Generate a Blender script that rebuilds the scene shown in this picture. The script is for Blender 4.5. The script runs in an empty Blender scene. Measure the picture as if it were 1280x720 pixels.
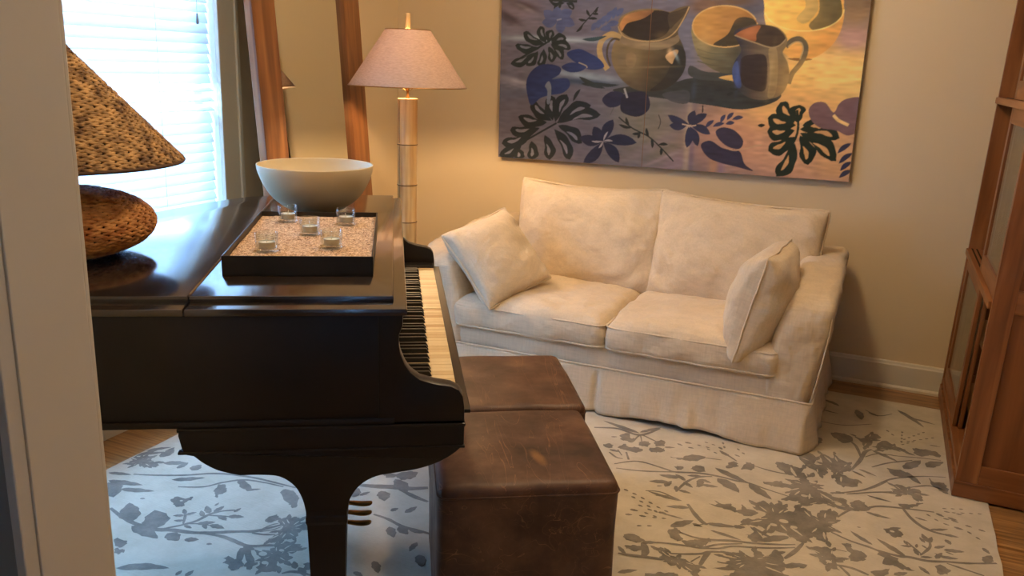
import bpy, bmesh, math, random
import numpy as np
from mathutils import Vector, Matrix, noise
random.seed(7)
PI = math.pi
SC = bpy.context.scene
COL = SC.collection

# ---------------------------------------------------------------- camera
cam_d = bpy.data.cameras.new('camera')
cam = bpy.data.objects.new('camera', cam_d)
COL.objects.link(cam)
cam_d.sensor_width = 36.0
cam_d.sensor_fit = 'HORIZONTAL'
cam_d.lens = 1060.0 * 36.0 / 1280.0
cam_d.clip_start = 0.02
PITCH, ROLL, YAW = math.radians(14.69), math.radians(2.1), math.radians(23.26)
fw = Vector((-math.sin(YAW) * math.cos(PITCH), math.cos(YAW) * math.cos(PITCH), -math.sin(PITCH)))
rt = Vector((math.cos(YAW), math.sin(YAW), 0))
up = rt.cross(fw)
rt2 = rt * math.cos(ROLL) + up * math.sin(ROLL)
up2 = -rt * math.sin(ROLL) + up * math.cos(ROLL)
M = Matrix(((rt2.x, up2.x, -fw.x, 0.0), (rt2.y, up2.y, -fw.y, 0.0), (rt2.z, up2.z, -fw.z, 1.5), (0, 0, 0, 1)))
cam.matrix_world = M
SC.camera = cam

# ---------------------------------------------------------------- exposure, world, lights
SC.view_settings.view_transform = 'Standard'
SC.view_settings.look = 'None'
SC.view_settings.exposure = 0.0
SC.view_settings.gamma = 1.0
SC.view_settings.use_curve_mapping = False
SC.cycles.use_denoising = True
SC.cycles.max_bounces = 8
SC.cycles.transparent_max_bounces = 12
SC.cycles.caustics_reflective = False
SC.cycles.caustics_refractive = False
SC.cycles.sample_clamp_indirect = 6.0
SC.cycles.blur_glossy = 0.5

world = bpy.data.worlds.new('daylight')
SC.world = world
world.use_nodes = True
wn = world.node_tree
wn.nodes.clear()
w_out = wn.nodes.new('ShaderNodeOutputWorld')
w_bg = wn.nodes.new('ShaderNodeBackground')
w_geo = wn.nodes.new('ShaderNodeNewGeometry')
w_sep = wn.nodes.new('ShaderNodeSeparateXYZ')
w_ramp = wn.nodes.new('ShaderNodeValToRGB')
wn.links.new(w_geo.outputs['Position'], w_sep.inputs[0])
w_map = wn.nodes.new('ShaderNodeMapRange')
w_map.inputs[1].default_value = -1.0
w_map.inputs[2].default_value = 1.0
wn.links.new(w_sep.outputs['Z'], w_map.inputs[0])
wn.links.new(w_map.outputs[0], w_ramp.inputs[0])
cr = w_ramp.color_ramp
cr.elements[0].position = 0.40; cr.elements[0].color = (0.14, 0.26, 0.46, 1)
cr.elements[1].position = 0.62; cr.elements[1].color = (0.255, 0.53, 1.0, 1)
wn.links.new(w_ramp.outputs[0], w_bg.inputs[0])
w_bg.inputs[1].default_value = 35.0
wn.links.new(w_bg.outputs[0], w_out.inputs[0])

def area_light(name, loc, rot, sx, sy, power, color, spread=180):
    d = bpy.data.lights.new(name, 'AREA')
    d.shape = 'RECTANGLE'; d.size = sx; d.size_y = sy
    d.energy = power; d.color = color; d.spread = math.radians(spread)
    o = bpy.data.objects.new(name, d)
    o.location = loc; o.rotation_euler = rot
    COL.objects.link(o)
    return o
# daylight that comes in through the big window in the left wall
win_portal = area_light('window_portal', (-2.86, 1.97, 1.40), (0, math.radians(-90), 0), 1.95, 2.05, 1, (1, 1, 1))
win_portal.data.cycles.is_portal = True             # only guides the sampling of the sky through the window
# ceiling lamp of the room, then a weaker unseen fill added for the window casing
for loc_, en_ in (((-0.80, 2.85, 2.52), 48), ((-0.95, 1.45, 2.52), 21)):
    d_ = bpy.data.lights.new('ceiling_and_fill_light', 'POINT'); d_.energy = en_; d_.color = (1.0, 0.75, 0.48); d_.shadow_soft_size = 0.10
    o_ = bpy.data.objects.new('ceiling_and_fill_light', d_); o_.location = loc_; COL.objects.link(o_)
# unseen fill light added in the hall to brighten the door jamb
area_light('jamb_fill_light', (0.25, 0.10, 2.60), (0, 0, 0), 0.35, 0.35, 5.0, (1.0, 0.99, 0.97))
PAINT_COL = (1.14, 1.27, 1.48)    # the painting was sampled by eye under warm light
SLAT_T = 0.35
FLOOR_LAMP_W = 760.0      # radiance of the floor lamp's bulb

# ---------------------------------------------------------------- helpers
def tag(o, label=None, cat=None, group=None, kind=None):
    if label: o['label'] = label
    if cat: o['category'] = cat
    if group: o['group'] = group
    if kind: o['kind'] = kind
    return o

def thing(name, label, cat, loc=(0, 0, 0), rz=0.0, group=None):
    o = bpy.data.objects.new(name, None)
    o.empty_display_size = 0.1
    COL.objects.link(o)
    o.location = loc; o.rotation_euler = (0, 0, rz)
    return tag(o, label, cat, group)

def obj(name, bm, mat, parent=None, smooth=False, loc=None, rot=None, recalc=True):
    if recalc:
        bmesh.ops.recalc_face_normals(bm, faces=bm.faces[:])
    me = bpy.data.meshes.new(name)
    bm.to_mesh(me); bm.free()
    if smooth:
        for p in me.polygons: p.use_smooth = True
    mats = mat if isinstance(mat, (list, tuple)) else [mat]
    for m in mats: me.materials.append(m)
    o = bpy.data.objects.new(name, me)
    COL.objects.link(o)
    if parent: o.parent = parent
    if loc is not None: o.location = loc
    if rot is not None: o.rotation_euler = rot
    return o

def smooth_angle(o, deg=35):
    me = o.data
    for p in me.polygons: p.use_smooth = True
    bm = bmesh.new(); bm.from_mesh(me)
    lim = math.radians(deg)
    for e in bm.edges:
        if len(e.link_faces) == 2 and e.calc_face_angle(0) > lim: e.smooth = False
    bm.to_mesh(me); bm.free()
    return o

def box(bm, x0, x1, y0, y1, z0, z1, bev=0.0, mi=0):
    vs = [bm.verts.new(p) for p in ((x0, y0, z0), (x1, y0, z0), (x1, y1, z0), (x0, y1, z0), (x0, y0, z1), (x1, y0, z1), (x1, y1, z1), (x0, y1, z1))]
    fs = [bm.faces.new([vs[i] for i in f]) for f in ((0, 3, 2, 1), (4, 5, 6, 7), (0, 1, 5, 4), (1, 2, 6, 5), (2, 3, 7, 6), (3, 0, 4, 7))]
    for f in fs: f.material_index = mi
    if bev > 0:
        es = list({e for f in fs for e in f.edges})
        r = bmesh.ops.bevel(bm, geom=es, offset=bev, segments=2, profile=0.5, affect='EDGES')
        for f in r['faces']: f.material_index = mi
    return vs

def bx(*a, **k):
    bm = bmesh.new(); box(bm, *a, **k); return bm

def prism(bm, pts, axis, a0, a1, bev=0.0):
    """closed 2D outline extruded along an axis: 'z' (x,y), 'y' (x,z), 'x' (y,z)"""
    def P(p, t):
        return {'z': (p[0], p[1], t), 'y': (p[0], t, p[1]), 'x': (t, p[0], p[1])}[axis]
    n = len(pts)
    A = [bm.verts.new(P(p, a0)) for p in pts]
    B = [bm.verts.new(P(p, a1)) for p in pts]
    f1 = bm.faces.new(A); f2 = bm.faces.new(B[::-1])
    for i in range(n):
        bm.faces.new((A[i], B[i], B[(i + 1) % n], A[(i + 1) % n]))
    if bev:
        bmesh.ops.recalc_face_normals(bm, faces=bm.faces[:])
        es = list(set(f1.edges) | set(f2.edges))
        bmesh.ops.bevel(bm, geom=es, offset=bev, segments=2, profile=0.5, affect='EDGES')

def tube(bm, pts, r, n=8, closed=False, taper=None):
    pts = [Vector(p) for p in pts]
    N = len(pts); rings = []
    for i, p in enumerate(pts):
        if closed: t = pts[(i + 1) % N] - pts[i - 1]
        else: t = pts[min(i + 1, N - 1)] - pts[max(i - 1, 0)]
        t.normalize()
        ref = Vector((0, 0, 1)) if abs(t.z) < 0.9 else Vector((1, 0, 0))
        u = t.cross(ref).normalized(); v = t.cross(u)
        rr = r if taper is None else r * taper[i]
        rings.append([bm.verts.new(p + (u * math.cos(2 * PI * k / n) + v * math.sin(2 * PI * k / n)) * rr) for k in range(n)])
    for i in range(N if closed else N - 1):
        A = rings[i]; B = rings[(i + 1) % N]
        for k in range(n): bm.faces.new((A[k], A[(k + 1) % n], B[(k + 1) % n], B[k]))
    if not closed:
        bm.faces.new(rings[0][::-1]); bm.faces.new(rings[-1])

def lathe(bm, prof, n=48, cx=0, cy=0, closed=False):
    """prof: list of (r, z)"""
    rings = []
    for r, z in prof:
        if r < 1e-6: rings.append([bm.verts.new((cx, cy, z))])
        else: rings.append([bm.verts.new((cx + r * math.cos(2 * PI * k / n), cy + r * math.sin(2 * PI * k / n), z)) for k in range(n)])
    m = len(rings)
    for i in range(m if closed else m - 1):
        A = rings[i]; B = rings[(i + 1) % m]
        for k in range(n):
            k2 = (k + 1) % n
            if len(A) == 1 and len(B) == 1: continue
            if len(A) == 1: bm.faces.new((A[0], B[k2], B[k]))
            elif len(B) == 1: bm.faces.new((A[k], A[k2], B[0]))
            else: bm.faces.new((A[k], A[k2], B[k2], B[k]))

def rbox(bm, hx, hy, hz, r, n=12, fn=None):
    """rounded box made of an n-divided cube, optional deformation fn(Vector, unit) -> Vector"""
    verts = {}
    def key(i, j, k): return (i, j, k)
    def get(i, j, k):
        if (i, j, k) in verts: return verts[(i, j, k)]
        u = Vector((2 * i / n - 1, 2 * j / n - 1, 2 * k / n - 1))
        # denser near the edges
        w = Vector([math.copysign(abs(c) ** 0.8, c) for c in u])
        p = Vector((w.x * hx, w.y * hy, w.z * hz))
        q = Vector((max(-(hx - r), min(hx - r, p.x)), max(-(hy - r), min(hy - r, p.y)), max(-(hz - r), min(hz - r, p.z))))
        d = p - q
        if d.length > 1e-9: p = q + d.normalized() * r
        if fn: p = fn(p, w)
        v = bm.verts.new(p); verts[(i, j, k)] = v
        return v
    for a in range(n):
        for b in range(n):
            for c, flip in ((0, 1), (n, 0)):
                q = [get(a, b, c), get(a + 1, b, c), get(a + 1, b + 1, c), get(a, b + 1, c)]
                bm.faces.new(q[::-1] if flip else q)
                q = [get(c, a, b), get(c, a + 1, b), get(c, a + 1, b + 1), get(c, a, b + 1)]
                bm.faces.new(q[::-1] if flip else q)
                q = [get(b, c, a), get(b, c, a + 1), get(b + 1, c, a + 1), get(b + 1, c, a)]
                bm.faces.new(q[::-1] if flip else q)

def catmull(pts, k=6, closed=True):
    n = len(pts); out = []
    rng = range(n) if closed else range(n - 1)
    for i in rng:
        if closed: p0, p1, p2, p3 = pts[i - 1], pts[i], pts[(i + 1) % n], pts[(i + 2) % n]
        else: p0, p1, p2, p3 = pts[max(i - 1, 0)], pts[i], pts[i + 1], pts[min(i + 2, n - 1)]
        for s in range(k):
            t = s / k
            out.append(tuple(0.5 * (2 * b + (c - a) * t + (2 * a - 5 * b + 4 * c - d) * t * t + (-a + 3 * b - 3 * c + d) * t ** 3) for a, b, c, d in zip(p0, p1, p2, p3)))
    if not closed: out.append(tuple(pts[-1]))
    return out

# ---------------------------------------------------------------- materials
def srgb(r, g, b):
    f = lambda c: (c / 255) / 12.92 if c <= 10 else (((c / 255) + 0.055) / 1.055) ** 2.4
    return (f(r), f(g), f(b), 1.0)

class NT:
    def __init__(s, name):
        s.m = bpy.data.materials.new(name); s.m.use_nodes = True
        s.t = s.m.node_tree; s.b = s.t.nodes['Principled BSDF']
    def n(s, typ, **k):
        o = s.t.nodes.new(typ)
        for a, v in k.items(): setattr(o, a, v)
        return o
    def l(s, a, b): s.t.links.new(a, b)
    def set(s, **k):
        for a, v in k.items(): s.b.inputs[a.replace('_', ' ')].default_value = v

def mat_plain(name, col, rough=0.5, metal=0.0, bump=0.0, bscale=200.0, var=0.0, vscale=4.0, spec=0.5, coat=0.0, sheen=0.0):
    t = NT(name); t.set(Base_Color=col, Roughness=rough, Metallic=metal)
    t.b.inputs['Specular IOR Level'].default_value = spec
    if coat: t.b.inputs['Coat Weight'].default_value = coat; t.b.inputs['Coat Roughness'].default_value = 0.12
    if sheen: t.b.inputs['Sheen Weight'].default_value = sheen
    tc = t.n('ShaderNodeTexCoord')
    if var:
        nz = t.n('ShaderNodeTexNoise'); nz.inputs['Scale'].default_value = vscale; nz.inputs['Detail'].default_value = 5
        t.l(tc.outputs['Object'], nz.inputs['Vector'])
        hs = t.n('ShaderNodeHueSaturation'); hs.inputs['Color'].default_value = col
        mr = t.n('ShaderNodeMapRange'); mr.inputs[1].default_value = 0.3; mr.inputs[2].default_value = 0.7
        mr.inputs[3].default_value = 1 - var; mr.inputs[4].default_value = 1 + var
        t.l(nz.outputs[0], mr.inputs[0]); t.l(mr.outputs[0], hs.inputs['Value']); t.l(hs.outputs[0], t.b.inputs['Base Color'])
    if bump:
        nb = t.n('ShaderNodeTexNoise'); nb.inputs['Scale'].default_value = bscale; nb.inputs['Detail'].default_value = 4
        t.l(tc.outputs['Object'], nb.inputs['Vector'])
        bp = t.n('ShaderNodeBump'); bp.inputs['Strength'].default_value = bump; bp.inputs['Distance'].default_value = 0.002
        t.l(nb.outputs[0], bp.inputs['Height']); t.l(bp.outputs[0], t.b.inputs['Normal'])
    return t.m

def mat_wood(name, c1, c2, c3, scale=(1.5, 20, 20), rough=0.4, spec=0.4, bump=0.05, detail=6):
    """streaks run along the axis that has the small scale"""
    t = NT(name); t.set(Roughness=rough); t.b.inputs['Specular IOR Level'].default_value = spec
    tc = t.n('ShaderNodeTexCoord'); mp = t.n('ShaderNodeMapping'); mp.inputs['Scale'].default_value = scale
    t.l(tc.outputs['Object'], mp.inputs['Vector'])
    nz = t.n('ShaderNodeTexNoise'); nz.inputs['Scale'].default_value = 1.0; nz.inputs['Detail'].default_value = detail
    nz.inputs['Distortion'].default_value = 0.6
    t.l(mp.outputs[0], nz.inputs['Vector'])
    cr = t.n('ShaderNodeValToRGB'); e = cr.color_ramp.elements
    e[0].position = 0.30; e[0].color = c1; e[1].position = 0.72; e[1].color = c3
    m = e.new(0.5); m.color = c2
    t.l(nz.outputs[0], cr.inputs[0]); t.l(cr.outputs[0], t.b.inputs['Base Color'])
    bp = t.n('ShaderNodeBump'); bp.inputs['Strength'].default_value = bump; bp.inputs['Distance'].default_value = 0.002
    t.l(nz.outputs[0], bp.inputs['Height']); t.l(bp.outputs[0], t.b.inputs['Normal'])
    return t.m

def mat_linen(name, col, scale=1.0):
    t = NT(name); t.set(Roughness=0.95); t.b.inputs['Specular IOR Level'].default_value = 0.15
    t.b.inputs['Sheen Weight'].default_value = 0.25
    tc = t.n('ShaderNodeTexCoord')
    n1 = t.n('ShaderNodeTexNoise'); n1.inputs['Scale'].default_value = 7.0 * scale; n1.inputs['Detail'].default_value = 6
    n1.inputs['Distortion'].default_value = 0.8
    t.l(tc.outputs['Object'], n1.inputs['Vector'])
    mp = t.n('ShaderNodeMapping'); mp.inputs['Scale'].default_value = (420, 420, 420)
    t.l(tc.outputs['Object'], mp.inputs['Vector'])
    n2 = t.n('ShaderNodeTexNoise'); n2.inputs['Scale'].default_value = 1.0; n2.inputs['Detail'].default_value = 2
    t.l(mp.outputs[0], n2.inputs['Vector'])
    n3 = t.n('ShaderNodeTexNoise'); n3.inputs['Scale'].default_value = 2.5 * scale; n3.inputs['Detail'].default_value = 3
    t.l(tc.outputs['Object'], n3.inputs['Vector'])
    hs = t.n('ShaderNodeHueSaturation'); hs.inputs['Color'].default_value = col
    mr = t.n('ShaderNodeMapRange'); mr.inputs[1].default_value = 0.3; mr.inputs[2].default_value = 0.7; mr.inputs[3].default_value = 0.93; mr.inputs[4].default_value = 1.04
    # crossed streaks in the colour stand in for window light mottling the weave
    sl = []
    for sc_ in ((14, 14, 150), (150, 150, 14)):
        m_ = t.n('ShaderNodeMapping'); m_.inputs['Scale'].default_value = sc_; t.l(tc.outputs['Object'], m_.inputs['Vector'])
        q_ = t.n('ShaderNodeTexNoise'); q_.inputs['Scale'].default_value = 1; q_.inputs['Detail'].default_value = 3; t.l(m_.outputs[0], q_.inputs['Vector']); sl.append(q_)
    a_ = t.n('ShaderNodeMath'); a_.operation = 'ADD'; t.l(sl[0].outputs[0], a_.inputs[0]); t.l(sl[1].outputs[0], a_.inputs[1])
    r_ = t.n('ShaderNodeMapRange'); r_.inputs[1].default_value = .75; r_.inputs[2].default_value = 1.25; r_.inputs[3].default_value = .92; r_.inputs[4].default_value = 1.05; t.l(a_.outputs[0], r_.inputs[0])
    u_ = t.n('ShaderNodeMath'); u_.operation = 'MULTIPLY'; t.l(mr.outputs[0], u_.inputs[0]); t.l(r_.outputs[0], u_.inputs[1])
    t.l(n3.outputs[0], mr.inputs[0]); t.l(u_.outputs[0], hs.inputs['Value']); t.l(hs.outputs[0], t.b.inputs['Base Color'])
    b1 = t.n('ShaderNodeBump'); b1.inputs['Strength'].default_value = 0.5; b1.inputs['Distance'].default_value = 0.018
    t.l(n1.outputs[0], b1.inputs['Height'])
    b2 = t.n('ShaderNodeBump'); b2.inputs['Strength'].default_value = 0.25; b2.inputs['Distance'].default_value = 0.001
    t.l(n2.outputs[0], b2.inputs['Height']); t.l(b1.outputs[0], b2.inputs['Normal']); t.l(b2.outputs[0], t.b.inputs['Normal'])
    return t.m

def mat_glass(name, rough=0.0, col=(1, 1, 1, 1)):
    t = NT(name)
    g = t.n('ShaderNodeBsdfGlass'); g.inputs['Roughness'].default_value = rough; g.inputs['IOR'].default_value = 1.45; g.inputs['Color'].default_value = col
    tr = t.n('ShaderNodeBsdfTransparent'); tr.inputs['Color'].default_value = (0.95, 0.97, 0.96, 1)
    gl = t.n('ShaderNodeBsdfGlossy'); gl.inputs['Roughness'].default_value = 0.02
    lw = t.n('ShaderNodeLayerWeight'); lw.inputs['Blend'].default_value = .5
    pw_ = t.n('ShaderNodeMath'); pw_.operation = 'POWER'; pw_.inputs[1].default_value = 4.5; t.l(lw.outputs['Facing'], pw_.inputs[0])
    fr = t.n('ShaderNodeMath'); fr.operation = 'MULTIPLY_ADD'; fr.inputs[1].default_value = .75; fr.inputs[2].default_value = .045; t.l(pw_.outputs[0], fr.inputs[0])
    mx = t.n('ShaderNodeMixShader')
    t.l(fr.outputs[0], mx.inputs[0]); t.l(tr.outputs[0], mx.inputs[1]); t.l(gl.outputs[0], mx.inputs[2])
    out = [n for n in t.t.nodes if n.type == 'OUTPUT_MATERIAL'][0]
    t.l(mx.outputs[0], out.inputs['Surface'])
    return t.m

M_wall = mat_plain('wall_paint', srgb(216, 197, 163), 0.85, bump=0.10, bscale=140, spec=0.2)
M_hall = mat_plain('hall_paint', srgb(150, 148, 138), 0.85, bump=0.08, bscale=140, spec=0.2)
M_ceil = mat_plain('ceiling_paint', srgb(225, 215, 195), 0.9, spec=0.2)
M_trim = mat_plain('trim_paint', srgb(214, 206, 186), 0.45, spec=0.4, bump=0.03, bscale=60)
M_black = mat_plain('ebonized_wood', srgb(30, 24, 21), 0.38, spec=0.35, var=0.25, vscale=9, bump=0.04, bscale=60)
M_brass = mat_plain('aged_brass', srgb(150, 108, 58), 0.3, metal=1.0)
M_steel = mat_plain('brushed_metal', srgb(170, 165, 155), 0.35, metal=1.0)
M_linen = mat_linen('natural_linen', srgb(211, 192, 164))
M_glass = mat_glass('clear_glass')
# ================================================================ THE ROOM
XL, XR, YB, YF, HZ = -2.70, 0.97, 4.46, 0.806, 2.75      # left wall, right wall, back wall, front wall, ceiling
YH = 0.69                                                # hall face of the front wall
DX0, DX1 = -1.0, 0.75                                    # doorway the camera looks through
WY0, WY1, WZ0, WZ1 = 1.0, 2.957, 0.50, 2.30              # window opening

def mat_floor():
    t = NT('oak_floor'); t.set(Roughness=0.35)
    tc = t.n('ShaderNodeTexCoord')
    br = t.n('ShaderNodeTexBrick')
    br.inputs['Scale'].default_value = 1.0; br.inputs['Brick Width'].default_value = 0.9; br.inputs['Row Height'].default_value = 0.057
    br.inputs['Mortar Size'].default_value = 0.0012; br.inputs['Mortar Smooth'].default_value = 0.2; br.inputs['Bias'].default_value = 0.0
    br.inputs['Color1'].default_value = (0.2, 0.2, 0.2, 1); br.inputs['Color2'].default_value = (0.9, 0.9, 0.9, 1); br.inputs['Mortar'].default_value = (0, 0, 0, 1)
    t.l(tc.outputs['Object'], br.inputs['Vector'])
    mp = t.n('ShaderNodeMapping'); mp.inputs['Scale'].default_value = (2.5, 60, 1)
    t.l(tc.outputs['Object'], mp.inputs['Vector'])
    nz = t.n('ShaderNodeTexNoise'); nz.inputs['Scale'].default_value = 1; nz.inputs['Detail'].default_value = 6; nz.inputs['Distortion'].default_value = 1.2
    t.l(mp.outputs[0], nz.inputs['Vector'])
    cr = t.n('ShaderNodeValToRGB'); e = cr.color_ramp.elements
    e[0].position = 0.3; e[0].color = srgb(122, 84, 46); e[1].position = 0.7; e[1].color = srgb(190, 144, 90)
    t.l(nz.outputs[0], cr.inputs[0])
    mx = t.n('ShaderNodeMix'); mx.data_type = 'RGBA'; mx.blend_type = 'MULTIPLY'; mx.inputs[0].default_value = 0.35
    t.l(cr.outputs[0], mx.inputs[6]); t.l(br.outputs['Color'], mx.inputs[7])
    t.l(mx.outputs[2], t.b.inputs['Base Color'])
    return t.m
M_floor = mat_floor()

tag(obj('floor', bx(XL - .1, XR + .1, -2.1, YB + .1, -0.10, 0.0), M_floor), kind='structure')
tag(obj('ceiling', bx(XL - .1, XR + .1, -2.1, YB + .1, HZ, HZ + .1), M_ceil), kind='structure')
tag(obj('wall_back', bx(XL - .12, XR + .12, YB, YB + .12, 0, HZ), M_wall), kind='structure')
tag(obj('wall_right', bx(XR, XR + .12, YF, YB, 0, HZ), M_wall), kind='structure')
bm = bmesh.new()                                          # left wall around the window
box(bm, XL - .14, XL, YH - .0, WY0, 0, HZ); box(bm, XL - .14, XL, WY1, YB, 0, HZ)
box(bm, XL - .14, XL, WY0, WY1, 0, WZ0); box(bm, XL - .14, XL, WY0, WY1, WZ1, HZ)
tag(obj('wall_left', bm, M_wall), kind='structure')
bm = bmesh.new()                                          # front wall around the doorway
box(bm, XL - .14, DX0 - .02, YH, YF, 0, HZ); box(bm, DX1 + .02, XR + .12, YH, YF, 0, HZ); box(bm, DX0 - .02, DX1 + .02, YH, YF, 2.12, HZ)
tag(obj('wall_front', bm, [M_wall]), kind='structure')
bm = bmesh.new()                                          # hall behind the camera
box(bm, XL - .14, XL - .02, -2.1, YH - .012, 0, HZ); box(bm, XR + .02, XR + .12, -2.1, YH, 0, HZ); box(bm, XL, XR, -2.2, -2.1, 0, HZ)
tag(obj('wall_hall', bm, M_hall), kind='structure')
bm = bx(XL - .02, DX0 - .02, YH - .01, YH - .001, 0, HZ)
tag(obj('wall_hall', bm, M_hall), kind='structure')

def base_profile(depth=0.018, h=0.14):
    return [(0, 0), (depth + .012, 0), (depth + .012, .012), (depth + .006, .018), (depth, .020), (depth, h - .018), (depth - .004, h - .012), (depth - .006, h - .004), (depth - .010, h), (0, h)]
bm = bmesh.new(); prism(bm, [(YB - d, z) for d, z in base_profile()], 'x', XL, XR)
tag(obj('baseboard_back', bm, M_trim), kind='structure')
bm = bmesh.new(); prism(bm, [(XL + d, z) for d, z in ((0, 0), (.011, 0), (.011, .13), (.006, .14), (0, .14))], 'y', YF, YB - .031)
tag(obj('baseboard_left', bm, M_trim), kind='structure')
bm = bmesh.new(); prism(bm, [(XR - d, z) for d, z in base_profile()], 'y', YF, YB - .031)
tag(obj('baseboard_right', bm, M_trim), kind='structure')

# doorway lining and casing (left one fills the left edge of the photo)
M_jamb = mat_plain('door_frame_paint', srgb(222, 212, 194), 0.5, spec=0.35, bump=0.04, bscale=40)
bm = bmesh.new()
box(bm, DX0 - .02, DX0, .7025, .8145, 0, 2.12, bev=.0015)          # flat lining board
box(bm, DX1, DX1 + .02, YH, YF, 0, 2.12, bev=.002)
box(bm, DX0 - .02, DX1 + .02, YH, YF, 2.10, 2.12)
tag(obj('trim_1', bm, M_jamb), kind='structure')
bm = bmesh.new()                                                            # room side casing
box(bm, DX0 - .10, DX0 - .0015, .8150, .8225, 0, 2.20, bev=.002)
box(bm, DX1 - .006, DX1 + .10, YF - .005, YF + .018, 0, 2.20, bev=.004)
box(bm, DX0 - .10, DX1 + .10, YF, YF + .018, 2.12, 2.22, bev=.004)
tag(obj('trim_2', bm, M_jamb), kind='structure')
bm = bmesh.new()                                                            # hall side casing
box(bm, DX0 - .035, DX0 - .003, .6805, .7020, 0, 2.20, bev=.002)
box(bm, DX1 - .004, DX1 + .09, YH - .030, YH - .002, 0, 2.20, bev=.004)
tag(obj('trim_3', bm, M_jamb), kind='structure')

# ---------------------------------------------------------------- window in the left wall
M_sash = mat_plain('window_paint', srgb(236, 234, 226), 0.4, spec=0.4)
win = bpy.data.objects.new('window_1', None); COL.objects.link(win); tag(win, kind='structure')
bm = bmesh.new()                                                            # casing boards on the wall face
for a, b, c, d in ((WY1 - .005, WY1 + .115, WZ0 - .02, WZ1 + .12), (WY0 - .115, WY0 + .005, WZ0 - .02, WZ1 + .12)):
    box(bm, XL, XL + .022, a, b, c, d, bev=.004)
    box(bm, XL, XL + .032, (b - .022 if a > 2 else a), (b if a > 2 else a + .022), c, d, bev=.004)
box(bm, XL, XL + .026, WY0 - .115, WY1 + .115, WZ1, WZ1 + .12, bev=.004)
obj('window_casing', bm, M_trim, win)
bm = bx(XL - .10, XL + .06, WY0 - .13, WY1 + .13, WZ0 - .04, WZ0, bev=.006)
obj('window_sill', bm, M_trim, win)
bm = bmesh.new()                                                            # sash
for y0, y1, z0, z1 in ((WY0, WY0 + .05, WZ0, WZ1), (WY1 - .05, WY1, WZ0, WZ1), (WY0, WY1, WZ0, WZ0 + .06), (WY0, WY1, WZ1 - .05, WZ1), (WY0, WY1, 1.60, 1.64)):
    box(bm, XL - .13, XL - .09, y0, y1, z0, z1, bev=.003)
box(bm, XL - .13, XL, WY1 - .004, WY1 + .004, WZ0, WZ1); box(bm, XL - .13, XL, WY0 - .004, WY0 + .004, WZ0, WZ1)
obj('window_frame', bm, M_sash, win)
obj('window_pane', bx(XL - .112, XL - .108, WY0 + .04, WY1 - .04, WZ0 + .05, WZ1 - .04), M_glass, win)

# venetian blind hanging inside the window opening
def mat_slat():
    t = NT('white_slat')
    out = [n for n in t.t.nodes if n.type == 'OUTPUT_MATERIAL'][0]
    t.set(Base_Color=srgb(244, 244, 242), Roughness=0.4)
    tr = t.n('ShaderNodeBsdfTranslucent'); tr.inputs['Color'].default_value = (0.90, 0.94, 1.0, 1)
    mx = t.n('ShaderNodeMixShader'); mx.inputs[0].default_value = SLAT_T
    t.l(t.b.outputs[0], mx.inputs[1]); t.l(tr.outputs[0], mx.inputs[2]); t.l(mx.outputs[0], out.inputs['Surface'])
    return t.m
M_slat = mat_slat()
M_cord = mat_plain('blind_cord', srgb(215, 215, 208), 0.8)
bl = thing('venetian_blind', 'white slatted venetian blind glowing with daylight in the window', 'blind', (XL - .035, (WY0 + WY1) / 2, WZ0))
hw = (WY1 - WY0) / 2 - .012
obj('head_rail', bx(-.028, .028, -hw, hw, WZ1 - WZ0 - .055, WZ1 - WZ0 - .005, bev=.003), M_sash, bl)
zs = 1.359 - WZ0
bm = bmesh.new()
k0 = -int((zs - .05) / .0418); k1 = int((WZ1 - WZ0 - .08 - zs) / .0418)
for k in range(k0, k1 + 1):
    z = zs + k * .0418
    ang = math.radians(28 if k in (0, -1, -2) else 70)
    # room edge low, window edge high
    dx, dz = math.cos(ang) * .025, -math.sin(ang) * .025
    jit = random.uniform(-.0012, .0012)
    prev = []
    for yy in (-hw, hw):
        row = []
        for s in range(7):
            a = s / 3.0 - 1
            cz = (1 - a * a) * .0025
            row.append((dx * a + math.sin(ang) * cz, yy, z + jit + dz * a + math.cos(ang) * cz))
        prev.append(row)
    A = [bm.verts.new(p) for p in prev[0]]; B = [bm.verts.new(p) for p in prev[1]]
    A2 = [bm.verts.new((p[0] - math.sin(ang) * .0025, p[1], p[2] - math.cos(ang) * .0025)) for p in prev[0]]
    B2 = [bm.verts.new((p[0] - math.sin(ang) * .0025, p[1], p[2] - math.cos(ang) * .0025)) for p in prev[1]]
    for s in range(6):
        bm.faces.new((A[s], A[s + 1], B[s + 1], B[s])); bm.faces.new((A2[s + 1], A2[s], B2[s], B2[s + 1]))
    bm.faces.new((A[0], B[0], B2[0], A2[0])); bm.faces.new((A[6], A2[6], B2[6], B[6]))
    bm.faces.new(A + A2[::-1]); bm.faces.new(B[::-1] + B2)
obj('slats', bm, M_slat, bl, smooth=False)
obj('bottom_rail', bx(-.025, .025, -hw, hw, .008, .028, bev=.003), M_sash, bl)
for yy in (-.72, -.24, .24, .66):
    bm = bmesh.new()
    for xx in (-.026, .026): tube(bm, [(xx, yy, .02), (xx, yy, WZ1 - WZ0 - .05)], .0009, 5)
    obj('ladder_cord', bm, M_cord, bl)
bm = bmesh.new()
tube(bm, [(.034, .88, 1.16), (.034, .88, WZ1 - WZ0 - .05)], .0012, 5)
obj('pull_cord', bm, M_cord, bl)
bm = bmesh.new(); lathe(bm, [(0, 1.165), (.003, 1.163), (.004, 1.15), (.006, 1.13), (.006, 1.122), (0, 1.12)], 12, .034, .88)
obj('cord_tassel', bm, mat_plain('tassel_plastic', srgb(120, 118, 112), .5), bl)
# ================================================================ GRAND PIANO
PA = math.radians(31.5)
PO = Vector((-0.862, 1.461, 0))
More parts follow.
